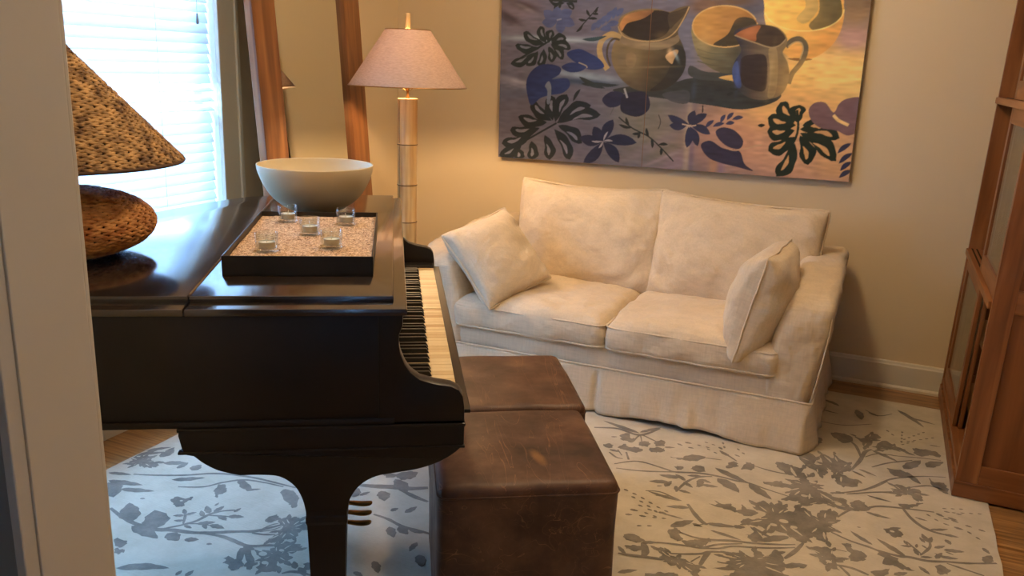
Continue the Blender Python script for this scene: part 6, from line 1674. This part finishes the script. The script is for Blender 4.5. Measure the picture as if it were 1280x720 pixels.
['l',[[0.4366,0.325],[0.4761,0.3928]],[34,40,40],0.0182,0,0,1],
['p',[[0.6009,0.3475],[0.6408,0.3823],[0.6931,0.3841],[0.7204,0.3667],[0.6978,0.3166],[0.6463,0.3021],[0.612,0.3194]],[40,40,58],0,0,0,1],
['p',[[0.7199,0.3728],[0.8217,0.3885],[0.8567,0.3474],[0.8541,0.2986],[0.8056,0.2633],[0.7404,0.269],[0.7018,0.2983]],[38,36,48],0,0,0,1],
['o',[[0.7177,0.4033],[0.7368,0.355]],[150,146,140],0.0103,0,0,1],
['o',[[0.666,0.303],[0.6488,0.2649]],[90,84,80],0.0046,0,0,1],
['l',[[0.6133,0.3998],[0.4629,0.4571]],[44,52,54],0.0273,0,0,1],
['l',[[0.5721,0.4232],[0.4785,0.4203]],[44,52,54],0.016,0,0,1],
['l',[[0.6905,0.4207],[0.5451,0.4285]],[44,52,54],0.0182,0,0,1],
['l',[[0.6086,0.6667],[0.4717,0.6472]],[50,70,74],0.0205,0,0,1],
['l',[[0.6181,0.125],[0.6663,0.2408]],[36,38,56],0.0592,0,0,1],
['l',[[0.6181,0.125],[0.5596,0.1979]],[36,38,56],0.0592,0,0,1],
['l',[[0.6181,0.125],[0.4817,0.1364]],[36,38,56],0.0592,0,0,1],
['l',[[0.6186,0.1186],[0.5107,-0.0037]],[36,38,56],0.0592,0,0,1],
['l',[[0.6186,0.1186],[0.7123,0.0163]],[36,38,56],0.0592,0,0,1],
['l',[[0.6181,0.125],[0.8029,0.1267]],[36,38,56],0.0592,0,0,1],
['l',[[0.6181,0.125],[0.6414,0.1768]],[150,140,138],0.0103,0,0,1],
['l',[[0.6181,0.125],[0.5509,0.1211]],[150,140,138],0.0103,0,0,1],
['l',[[0.6181,0.125],[0.6714,0.128]],[150,140,138],0.0103,0,0,1],
['l',[[0.6181,0.125],[0.5938,0.0853]],[150,140,138],0.0103,0,0,1],
['o',[[0.6956,0.2546],[0.7713,0.2023],[0.8649,0.1613],[0.933,0.1083],[1.0044,0.0421]],[34,38,34],0.0068,0,0,1],
['l',[[0.7713,0.2023],[0.6983,0.2173]],[34,38,34],0.016,0,0,1],
['l',[[0.7579,0.2079],[0.7348,0.2564]],[34,38,34],0.016,0,0,1],
['l',[[0.8115,0.1858],[0.8078,0.1482]],[34,38,34],0.016,0,0,1],
['l',[[0.8649,0.1613],[0.8485,0.2062]],[34,38,34],0.016,0,0,1],
['l',[[0.8782,0.1547],[0.8887,0.1031]],[34,38,34],0.016,0,0,1],
['l',[[0.919,0.1235],[0.9696,0.1265]],[34,38,34],0.016,0,0,1],
['l',[[0.933,0.1083],[0.9362,0.0687]],[34,38,34],0.016,0,0,1],
['l',[[0.8248,0.1803],[0.7736,0.1713]],[34,38,34],0.016,0,0,1],
['o',[[0.9092,0.2766],[0.9223,0.2406],[0.9126,0.2034]],[60,56,50],0.0046,0,0,1],
['l',[[1.0752,0.2307],[0.9582,0.277]],[46,46,64],0.0414,0,0,1],
['l',[[1.0752,0.2307],[1.0947,0.3062]],[46,46,64],0.0414,0,0,1],
['l',[[1.0818,0.2311],[1.1584,0.2924]],[46,46,64],0.0414,0,0,1],
['l',[[1.0818,0.2311],[1.1834,0.1912]],[46,46,64],0.0414,0,0,1],
['l',[[1.0692,0.224],[1.0695,0.1159]],[46,46,64],0.0414,0,0,1],
['l',[[1.0758,0.2243],[1.1241,0.127]],[46,46,64],0.0414,0,0,1],
['l',[[1.0621,0.2301],[0.9692,0.2255]],[46,46,64],0.0414,0,0,1],
['o',[[1.0351,0.2352],[1.082,0.2285],[1.1079,0.2324]],[190,160,130],0.0061,0,0,1],
['l',[[1.1546,0.2218],[1.196,0.2623]],[56,54,78],0.0207,0,0,1],
['l',[[1.1926,0.2302],[1.2485,0.2495]],[56,54,78],0.0207,0,0,1],
['l',[[1.2292,0.2511],[1.2507,0.2927]],[56,54,78],0.0207,0,0,1],
['l',[[1.2553,0.246],[1.2989,0.2545]],[56,54,78],0.0207,0,0,1],
['l',[[1.2597,0.2653],[1.29,0.3045]],[56,54,78],0.0207,0,0,1],
['l',[[1.2848,0.269],[1.3399,0.2841]],[56,54,78],0.0207,0,0,1],
['p',[[1.2101,0.2093],[1.2442,0.229],[1.3027,0.2167],[1.3492,0.1684],[1.3333,0.1267],[1.2725,0.1359],[1.2238,0.1742]],[54,48,62],0,0,0,1],
['p',[[1.1393,0.1331],[1.1864,0.1592],[1.2544,0.1245],[1.3343,0.1165],[1.366,0.0544],[1.4111,0.0215],[1.3272,0.0362],[1.2487,0.0503],[1.1813,0.0746]],[52,46,60],0,0,0,1],
['o',[[1.2601,0.1313],[1.3189,0.1181],[1.4407,0.1547]],[190,150,110],0.0049,0,0,1],
['o',[[1.1338,0.3333],[1.1345,0.2977]],[48,40,40],0.0073,0,0,1],
['l',[[1.4488,0.2518],[1.4122,0.2475]],[34,36,30],0.0171,0,0,1],
['p',[[1.6446,0.3322],[1.6698,0.3671],[1.7162,0.3689],[1.7587,0.325],[1.7798,0.3679],[1.8166,0.3931],[1.8793,0.3895],[1.8793,0.2587],[1.8386,0.2204],[1.7783,0.2415],[1.7073,0.25],[1.662,0.2843]],[112,84,84],0,0,0,1],
['o',[[1.7602,0.3131],[1.7838,0.2901],[1.8325,0.2684]],[226,186,120],0.0146,0,0,1],
['l',[[1.7977,0.1328],[1.8546,0.185]],[50,48,66],0.0244,0,0,1],
['l',[[1.8096,0.0843],[1.8662,0.1395]],[50,48,66],0.0244,0,0,1],
['l',[[1.8196,0.0505],[1.8658,0.0979]],[50,48,66],0.0244,0,0,1],
['l',[[1.818,0.0169],[1.8709,0.0578]],[50,48,66],0.0244,0,0,1],
['l',[[1.2776,0.4041],[1.2476,0.388]],[40,44,42],0.0195,0,0,1],
['l',[[1.3038,0.4174],[1.2569,0.422]],[40,44,42],0.0146,0,0,1],
]
PAINT_WASH = [
[0.2501,0.6546,0.6262,0.4473,[100,95,108],1.0,0],
[0.3094,0.1938,0.5964,0.2684,[96,90,98],1.0,0],
[0.0792,0.7991,0.1342,0.0596,[120,105,112],0.8,0],
[0.044,0.7505,0.0895,0.0239,[70,60,66],0.8,0.5],
[0.1337,0.815,0.1044,0.0209,[62,54,58],0.8,0.3],
[0.2866,0.6469,0.2982,0.0149,[150,160,170],0.75,0.02],
[0.1138,0.4048,0.1342,0.0209,[140,135,145],0.7,0.25],
[0.5277,0.4581,0.2236,0.0209,[130,140,150],0.8,0.1],
[0.4768,0.4291,0.2385,0.0179,[60,78,95],0.7,0.05],
[0.0781,0.3531,0.1193,0.0268,[78,84,100],0.7,-0.15],
[0.1927,0.7187,0.1938,0.0298,[118,108,116],0.7,-0.2],
[0.5046,0.8293,0.1342,0.0298,[96,96,112],0.7,0],
[0.9379,0.1929,0.2385,0.1938,[112,104,88],1.0,0],
[0.796,0.2985,0.1193,0.0895,[112,106,92],0.8,0],
[1.0171,0.0361,0.1342,0.0373,[128,110,112],0.9,-0.5],
[0.878,0.1086,0.1789,0.0268,[120,108,104],0.8,-0.5],
[1.071,0.1681,0.0149,0.164,[175,155,120],0.8,0],
[1.0966,0.1536,0.0134,0.164,[55,66,100],0.9,0],
[1.1525,0.1568,0.0447,0.164,[120,96,90],0.8,0],
[1.2499,0.0517,0.0179,0.0745,[70,82,130],0.8,0],
[1.2104,0.0491,0.0209,0.0745,[180,135,95],0.8,0],
[1.0246,0.6926,0.0745,0.328,[100,100,115],0.9,0],
[1.3994,0.1863,0.2535,0.164,[182,132,102],1.0,0],
[1.6327,0.108,0.2385,0.1342,[196,146,110],1.0,0],
[1.8086,0.0892,0.1193,0.1044,[198,150,102],1.0,0],
[1.3484,0.811,0.1044,0.0447,[70,76,95],0.8,0],
[1.1073,0.8118,0.0895,0.0447,[112,84,64],0.9,0],
[1.2571,0.833,0.0895,0.0209,[96,72,52],0.8,0],
[1.6625,0.4676,0.2982,0.164,[238,186,102],1.0,0],
[1.7712,0.4996,0.1491,0.1193,[246,202,122],1.0,0],
[1.6065,0.3329,0.2087,0.0745,[222,168,98],1.0,0],
[1.8046,0.6705,0.0745,0.0596,[176,136,118],1.0,0],
[1.8038,0.7819,0.0745,0.0596,[150,118,84],1.0,0],
[1.5303,0.3597,0.1342,0.0596,[216,164,98],1.0,0],
[1.8236,0.8368,0.0895,0.0447,[120,96,70],0.9,0],
[1.7299,0.2642,0.1342,0.0745,[214,162,104],0.8,0],
]
# ================================================================ FLORAL RUG
RX0, RX1, RY0, RY1 = -2.470, .515, .98, 4.225
def mat_rug(name, c1, c2):
    t = NT(name); t.set(Roughness=.95); t.b.inputs['Specular IOR Level'].default_value = .1; t.b.inputs['Sheen Weight'].default_value = .15
    tc = t.n('ShaderNodeTexCoord')
    n = t.n('ShaderNodeTexNoise'); n.inputs['Scale'].default_value = 6; n.inputs['Detail'].default_value = 8; n.inputs['Roughness'].default_value = .7
    t.l(tc.outputs['Object'], n.inputs['Vector'])
    cr = t.n('ShaderNodeValToRGB'); e = cr.color_ramp.elements
    e[0].position = .32; e[0].color = c1; e[1].position = .68; e[1].color = c2
    t.l(n.outputs[0], cr.inputs[0]); t.l(cr.outputs[0], t.b.inputs['Base Color'])
    mp = t.n('ShaderNodeMapping'); mp.inputs['Rotation'].default_value = (0, 0, -.35); mp.inputs['Scale'].default_value = (30, 170, 1)
    t.l(tc.outputs['Object'], mp.inputs['Vector'])
    n2 = t.n('ShaderNodeTexNoise'); n2.inputs['Scale'].default_value = 1; n2.inputs['Detail'].default_value = 4; t.l(mp.outputs[0], n2.inputs['Vector'])
    bp = t.n('ShaderNodeBump'); bp.inputs['Strength'].default_value = .5; bp.inputs['Distance'].default_value = .003
    t.l(n2.outputs[0], bp.inputs['Height']); t.l(bp.outputs[0], t.b.inputs['Normal'])
    return t.m
M_rug = mat_rug('wool_cream', srgb(184, 174, 153), srgb(206, 196, 176)); M_mot = mat_rug('wool_grey_motif', srgb(100, 96, 89), srgb(152, 144, 131))
bm = bmesh.new()
nx, ny = 60, 64
def edge_wob(a, s): return .004 * noise.noise(Vector((a * 3, s, 0)))
gr = [[bm.verts.new((RX0 + (RX1 - RX0) * i / nx + (edge_wob(j / 6, 1) if i in (0, nx) else 0), RY0 + (RY1 - RY0) * j / ny + (edge_wob(i / 6, 9) if j in (0, ny) else 0), .0085)) for j in range(ny + 1)] for i in range(nx + 1)]
for i in range(nx):
    for j in range(ny): bm.faces.new((gr[i][j], gr[i + 1][j], gr[i + 1][j + 1], gr[i][j + 1]))
ed = [gr[i][0] for i in range(nx + 1)] + [gr[nx][j] for j in range(1, ny + 1)] + [gr[i][ny] for i in range(nx - 1, -1, -1)] + [gr[0][j] for j in range(ny - 1, 0, -1)]
lo_ = [bm.verts.new((v.co.x, v.co.y, .0)) for v in ed]
for k in range(len(ed)): bm.faces.new((ed[k], lo_[k], lo_[(k + 1) % len(ed)], ed[(k + 1) % len(ed)]))
lay = [0]
def flat(pts, mi, z=None):
    pts = [p for p in pts if RX0 + .004 < p[0] < RX1 - .004 and RY0 + .004 < p[1] < RY1 - .004]
    if len(pts) < 3: return
    if z is None: lay[0] += 1; z = .00885 + (lay[0] % 40) * .00002
    ar = sum(pts[i - 1][0] * pts[i][1] - pts[i][0] * pts[i - 1][1] for i in range(len(pts)))
    if ar < 0: pts = pts[::-1]
    try: f = bm.faces.new([bm.verts.new((p[0], p[1], z)) for p in pts])
    except ValueError: return
    f.material_index = mi
def strip(pts, w):
    pts = catmull([tuple(p) for p in pts], 6, closed=False) if len(pts) > 2 else [tuple(p) for p in pts]
    z = .00885 + (lay[0] % 40) * .00002; lay[0] += 1; prev = None
    n = len(pts)
    for i, p in enumerate(pts):
        a = Vector(pts[max(i - 1, 0)]); b = Vector(pts[min(i + 1, n - 1)]); d = (b - a).normalized(); nn = Vector((-d.y, d.x))
        ww = w / 2 * (.55 + .45 * math.sin(PI * min(1, max(0, i / max(n - 1, 1))))) * (1 + .25 * noise.noise(Vector((p[0] * 40, p[1] * 40, 0))))
        if not (RX0 + .01 < p[0] < RX1 - .01 and RY0 + .01 < p[1] < RY1 - .01): prev = None; continue
        cur = (bm.verts.new((p[0] + nn.x * ww, p[1] + nn.y * ww, z)), bm.verts.new((p[0] - nn.x * ww, p[1] - nn.y * ww, z)))
        if prev: f = bm.faces.new((prev[0], prev[1], cur[1], cur[0])); f.material_index = 1
        prev = cur
def leaf(a, b, w, mi=1, z=None):
    a, b = Vector(a), Vector(b); d = b - a; L_ = d.length
    if L_ < 1e-4: return
    n_ = Vector((-d.y, d.x)); k = noise.noise(Vector((a.x * 30, a.y * 30, 0))) * .25
    up_, dn = [], []
    for i in range(11):
        t = i / 10; f = max(0, math.sin(PI * t ** .8)) ** .8 * w / 2 * (1 + .12 * math.sin(t * 19 + a.x * 50))
        c = a + d * t + n_ * (k * .4 * math.sin(PI * t))
        up_.append(c + n_ * f); dn.append(c - n_ * f * (.9 + k))
    flat([tuple(p) for p in up_] + [tuple(p) for p in dn[::-1][1:-1]], mi, z)
def rough(pts):
    out = catmull([tuple(p) for p in pts], 5)
    return [(x + .010 * noise.noise(Vector((x * 70, y * 70, 1))) + .004 * noise.noise(Vector((x * 190, y * 190, 1))), y + .010 * noise.noise(Vector((x * 70, y * 70, 7))) + .004 * noise.noise(Vector((x * 190, y * 190, 9)))) for x, y in out]
def draw(art, T=lambda p: p):
    for kind, w, pts in art:
        pts = [T(p) for p in pts]
        if kind == 's': strip(pts, w * 1.45)
        elif kind == 'l': leaf(pts[0], pts[1], w)
        elif kind == 'p':
            flat(rough(pts), 1)
            ar = abs(sum(pts[i - 1][0] * pts[i][1] - pts[i][0] * pts[i - 1][1] for i in range(len(pts)))) / 2
            if ar > .006:                                    # cream slits between the petals of the big flowers
                mx_, my_ = sum(p[0] for p in pts) / len(pts), sum(p[1] for p in pts) / len(pts)
                for p in pts[::2]:
                    a = Vector((mx_ + (p[0] - mx_) * random.uniform(.38, .5), my_ + (p[1] - my_) * random.uniform(.38, .5)))
                    b = Vector((mx_ + (p[0] - mx_) * random.uniform(.72, .9) + random.uniform(-.008, .008), my_ + (p[1] - my_) * random.uniform(.72, .9)))
                    leaf(a, b, .16, 0, .0101)
                    d = Vector(p) - Vector((mx_, my_))
                    if d.length > .02: leaf(Vector(p) - d.normalized() * .015, Vector(p) + d.normalized() * random.uniform(.014, .034), .45)
        elif kind == 'h': flat([(pts[0][0] + w * math.cos(k * PI / 5), pts[0][1] + w * .8 * math.sin(k * PI / 5)) for k in range(10)], 0, .0101)
        elif kind == 'd':
            L_ = 0
            for a, b in zip(pts, pts[1:]):
                a, b = Vector(a), Vector(b); m = max(1, int((b - a).length / .030))
                for k in range(m):
                    c = a + (b - a) * ((k + .2) / m); e_ = a + (b - a) * ((k + .75) / m); leaf(c, e_, .50 if (e_ - c).length > .012 else .8)
draw(RUG_ART)
# the same drawing repeats in the parts of the rug that furniture hides
hid = [a for a in RUG_ART if all(p[0] > -1.0 and p[1] < 3.35 for p in a[2])]
draw(hid, lambda p: (p[0] - 1.25, p[1] + 1.00) )
draw([a for a in RUG_ART if all(p[1] - 1.92 < 2.12 and p[0] > -1.3 for p in a[2])], lambda p: (p[0], p[1] - 1.92))
me_rug = obj('rug', bm, [M_rug, M_mot], recalc=False)
tag(me_rug, 'large cream rug with grey floral pattern under the piano, ottomans and sofa', 'rug')

# ================================================================ PAINTING ON TWO JOINED CANVASES
PX0, PZ0, PW, PH, PY = -2.015, .995, 1.868, 1.20, 4.42
RES = .0015
GW, GH = int(PW / RES / 2) * 2, int(PH / RES / 2) * 2
yy_, xx_ = np.mgrid[0:GH, 0:GW].astype(np.float32)
xx_ = (xx_ + .5) * RES; yy_ = (yy_ + .5) * RES
def lin(c):
    c = np.array(c[:3], dtype=np.float64) / 255
    return np.where(c <= .04, c / 12.92, ((c + .055) / 1.055) ** 2.4)
PAINT_GAIN = np.array([1.0, 1.0, 1.0])
img = np.zeros((GH, GW, 3)); img[:] = lin((104, 98, 104))
for cx, cy, rx, ry, c, st, ang in PAINT_WASH:
    ca, sa = math.cos(-ang), math.sin(-ang)
    u = ((xx_ - cx) * ca + (yy_ - cy) * sa) / rx; v = (-(xx_ - cx) * sa + (yy_ - cy) * ca) / ry
    m = np.clip(np.exp(-(u * u + v * v) * .9) * 1.25, 0, 1) * st
    img = img * (1 - m[..., None]) + lin(c) * m[..., None]
# large area above what the photograph shows continues the same cloth
def mask_poly(poly):
    P_ = np.array(poly); x0, y0 = P_.min(0) - .003; x1, y1 = P_.max(0) + .003
    i0, i1 = max(0, int(x0 / RES)), min(GW, int(x1 / RES) + 2); j0, j1 = max(0, int(y0 / RES)), min(GH, int(y1 / RES) + 2)
    if i1 <= i0 or j1 <= j0: return None
    X, Y = xx_[j0:j1, i0:i1], yy_[j0:j1, i0:i1]
    inside = np.zeros(X.shape, bool)
    n = len(P_)
    for k in range(n):
        ax, ay = P_[k]; bx_, by_ = P_[(k + 1) % n]
        if ay == by_: continue
        c = ((ay > Y) != (by_ > Y)) & (X < (bx_ - ax) * (Y - ay) / (by_ - ay) + ax)
        inside ^= c
    return inside, (slice(j0, j1), slice(i0, i1)), X, Y
def leafpoly(a, b, w):
    a, b = Vector(a), Vector(b); d = (b - a); L_ = d.length; n_ = Vector((-d.y, d.x)) / max(L_, 1e-6); u_, d_ = [], []
    for i in range(9):
        t = i / 8; f = max(0, math.sin(PI * t ** 1.1)) ** .75 * w / 2; c = a + d * t + n_ * (.06 * L_ * math.sin(PI * t))
        u_.append(tuple(c + n_ * f)); d_.append(tuple(c - n_ * f))
    return u_ + d_[::-1]
for kind, pts, c, w, c2, ax, sm in PAINT_SHAPES:
    polys = []
    if kind == 'g':                                         # soft touch of paint
        (cx, cy), (rx, ry) = pts[0], pts[1]; ca, sa = math.cos(-w), math.sin(-w); R_ = max(rx, ry) * 2.2
        i0, i1 = max(0, int((cx - R_) / RES)), min(GW, int((cx + R_) / RES)); j0, j1 = max(0, int((cy - R_) / RES)), min(GH, int((cy + R_) / RES))
        if i1 > i0 and j1 > j0:
            X, Y = xx_[j0:j1, i0:i1] - cx, yy_[j0:j1, i0:i1] - cy
            u = (X * ca + Y * sa) / rx; v = (-X * sa + Y * ca) / ry
            m = (np.exp(-(u * u + v * v) * 1.4) * sm)[..., None]
            img[j0:j1, i0:i1] = img[j0:j1, i0:i1] * (1 - m) + lin(c) * m
        continue
    if kind == 'p': polys = [catmull([tuple(p) for p in pts], 5)]
    elif kind == 'b':
        a, b = Vector(pts[0]), Vector(pts[1]); d = b - a; L_ = d.length; n_ = Vector((-d.y, d.x)) / max(L_, 1e-6); u_, d_ = [], []
        for i in range(13):
            t_ = i / 12; f = max(0, math.sin(PI * t_ ** 1.5)) ** .5 * w / 2 * (1 + .14 * math.sin(t_ * 11 + a.x * 90)); cc = a + d * t_ + n_ * (.10 * L_ * math.sin(PI * t_))
            u_.append(tuple(cc + n_ * f)); d_.append(tuple(cc - n_ * f))
        polys = [u_ + d_[::-1]]
    elif kind == 'l': polys = [leafpoly(pts[0], pts[1], w)]
    elif kind == 'o':
        pp_ = catmull([tuple(p) for p in pts], 5, closed=False) if len(pts) > 2 else [tuple(p) for p in pts]
        l_, r_ = [], []
        for i, p in enumerate(pp_):
            a = Vector(pp_[max(i - 1, 0)]); b = Vector(pp_[min(i + 1, len(pp_) - 1)]); d = (b - a).normalized(); nn = Vector((-d.y, d.x)) * w / 2
            l_.append((p[0] + nn.x, p[1] + nn.y)); r_.append((p[0] - nn.x, p[1] - nn.y))
        polys = [l_ + r_[::-1]]
    for po in polys:
        r = mask_poly(po)
        if r is None: continue
        ins, sl, X, Y = r
        if c2:
            a, b = ax; dx, dy = b[0] - a[0], b[1] - a[1]
            t = np.clip(((X - a[0]) * dx + (Y - a[1]) * dy) / (dx * dx + dy * dy), 0, 1)[..., None]
            colr = lin(c) * (1 - t) + lin(c2) * t
        else: colr = np.broadcast_to(lin(c), X.shape + (3,))
        sub = img[sl]; sub[ins] = colr[ins]; img[sl] = sub
# brushy unevenness, then average to the mesh resolution
rng = np.random.default_rng(3)
br = rng.normal(0, 1, (GH // 6 + 2, GW // 24 + 2)); br = np.kron(br, np.ones((6, 24)))[:GH, :GW]
for _ in range(3): br = (br + np.roll(br, 2, 0) + np.roll(br, 7, 1) + np.roll(br, -5, 1) + np.roll(br, -2, 0)) / 5
img *= (1 + .10 * br)[..., None]
for _ in range(1): img = (img * 2 + np.roll(img, 1, 0) + np.roll(img, 1, 1)) / 4
img = img.reshape(GH // 2, 2, GW // 2, 2, 3).mean(axis=(1, 3))
# as seen colours were taken under warm lamp light: bring them back to paint colours
img = np.clip(img * PAINT_COL, 0, .95)
nh, nw = img.shape[:2]
t = NT('oil_paint'); t.set(Roughness=.55); t.b.inputs['Specular IOR Level'].default_value = .3
at = t.n('ShaderNodeVertexColor'); at.layer_name = 'paint'; t.l(at.outputs[0], t.b.inputs['Base Color'])
M_paint = t.m
M_edge = mat_plain('canvas_edge', srgb(70, 56, 46), .8)
ptg = thing('painting', 'large painting of jugs and bowls on a leafy patterned blue cloth, hung over the sofa', 'painting', (PX0, YB, PZ0))
ptg.rotation_euler = (0, -.0098, 0)
seam_x = .838
def canvas(i0, i1):
    w_ = i1 - i0 + 1; x = PX0 * 0 + np.arange(i0, i1 + 1) * (PW / (nw - 1)); z = np.arange(nh) * (PH / (nh - 1))
    X, Z = np.meshgrid(x, z)
    co = np.zeros((nh * w_, 3), np.float32); co[:, 0] = X.ravel(); co[:, 1] = PY - YB; co[:, 2] = Z.ravel()
    idx = np.arange(nh * w_).reshape(nh, w_)
    F = np.stack([idx[:-1, :-1], idx[:-1, 1:], idx[1:, 1:], idx[1:, :-1]], -1).reshape(-1, 4)
    me = bpy.data.meshes.new('canvas_panel')
    # front grid plus a box behind it
    x0_, x1_ = float(x[0]), float(x[-1]); f_, b_ = PY - YB, -.002
    extra = np.array([(x0_, f_, 0), (x1_, f_, 0), (x1_, f_, PH), (x0_, f_, PH), (x0_, b_, 0), (x1_, b_, 0), (x1_, b_, PH), (x0_, b_, PH)], np.float32)
    n0 = len(co); allco = np.vstack([co, extra])
    ef = [(0, 4, 5, 1), (1, 5, 6, 2), (2, 6, 7, 3), (3, 7, 4, 0), (4, 7, 6, 5)]
    E_ = np.array([[n0 + k for k in f] for f in ef]); A_ = np.vstack([F, E_])
    me.vertices.add(len(allco)); me.vertices.foreach_set('co', allco.ravel())
    me.loops.add(A_.size); me.loops.foreach_set('vertex_index', A_.ravel().astype(np.int32))
    me.polygons.add(len(A_)); me.polygons.foreach_set('loop_start', np.arange(0, A_.size, 4, dtype=np.int32)); me.polygons.foreach_set('loop_total', np.full(len(A_), 4, np.int32))
    mi = np.zeros(len(A_), np.int32); mi[len(F):] = 1
    me.polygons.foreach_set('material_index', mi)
    me.update(); me.validate()
    ca = me.color_attributes.new('paint', 'FLOAT_COLOR', 'POINT')
    col = np.ones((len(allco), 4), np.float32); col[:n0, :3] = img[:, i0:i1 + 1].reshape(-1, 3)
    ca.data.foreach_set('color', col.ravel())
    me.materials.append(M_paint); me.materials.append(M_edge)
    o = bpy.data.objects.new('canvas_panel', me); COL.objects.link(o); o.parent = ptg
    return o
ks = int(seam_x / (PW / (nw - 1)))
canvas(0, ks); canvas(ks + 1, nw - 1)
obj('seam_batten', bx((ks + .1) * PW / (nw - 1), (ks + .9) * PW / (nw - 1), PY - YB + .001, -.003, .002, PH - .002), mat_plain('seam_wood', srgb(120, 84, 56), .8), ptg)
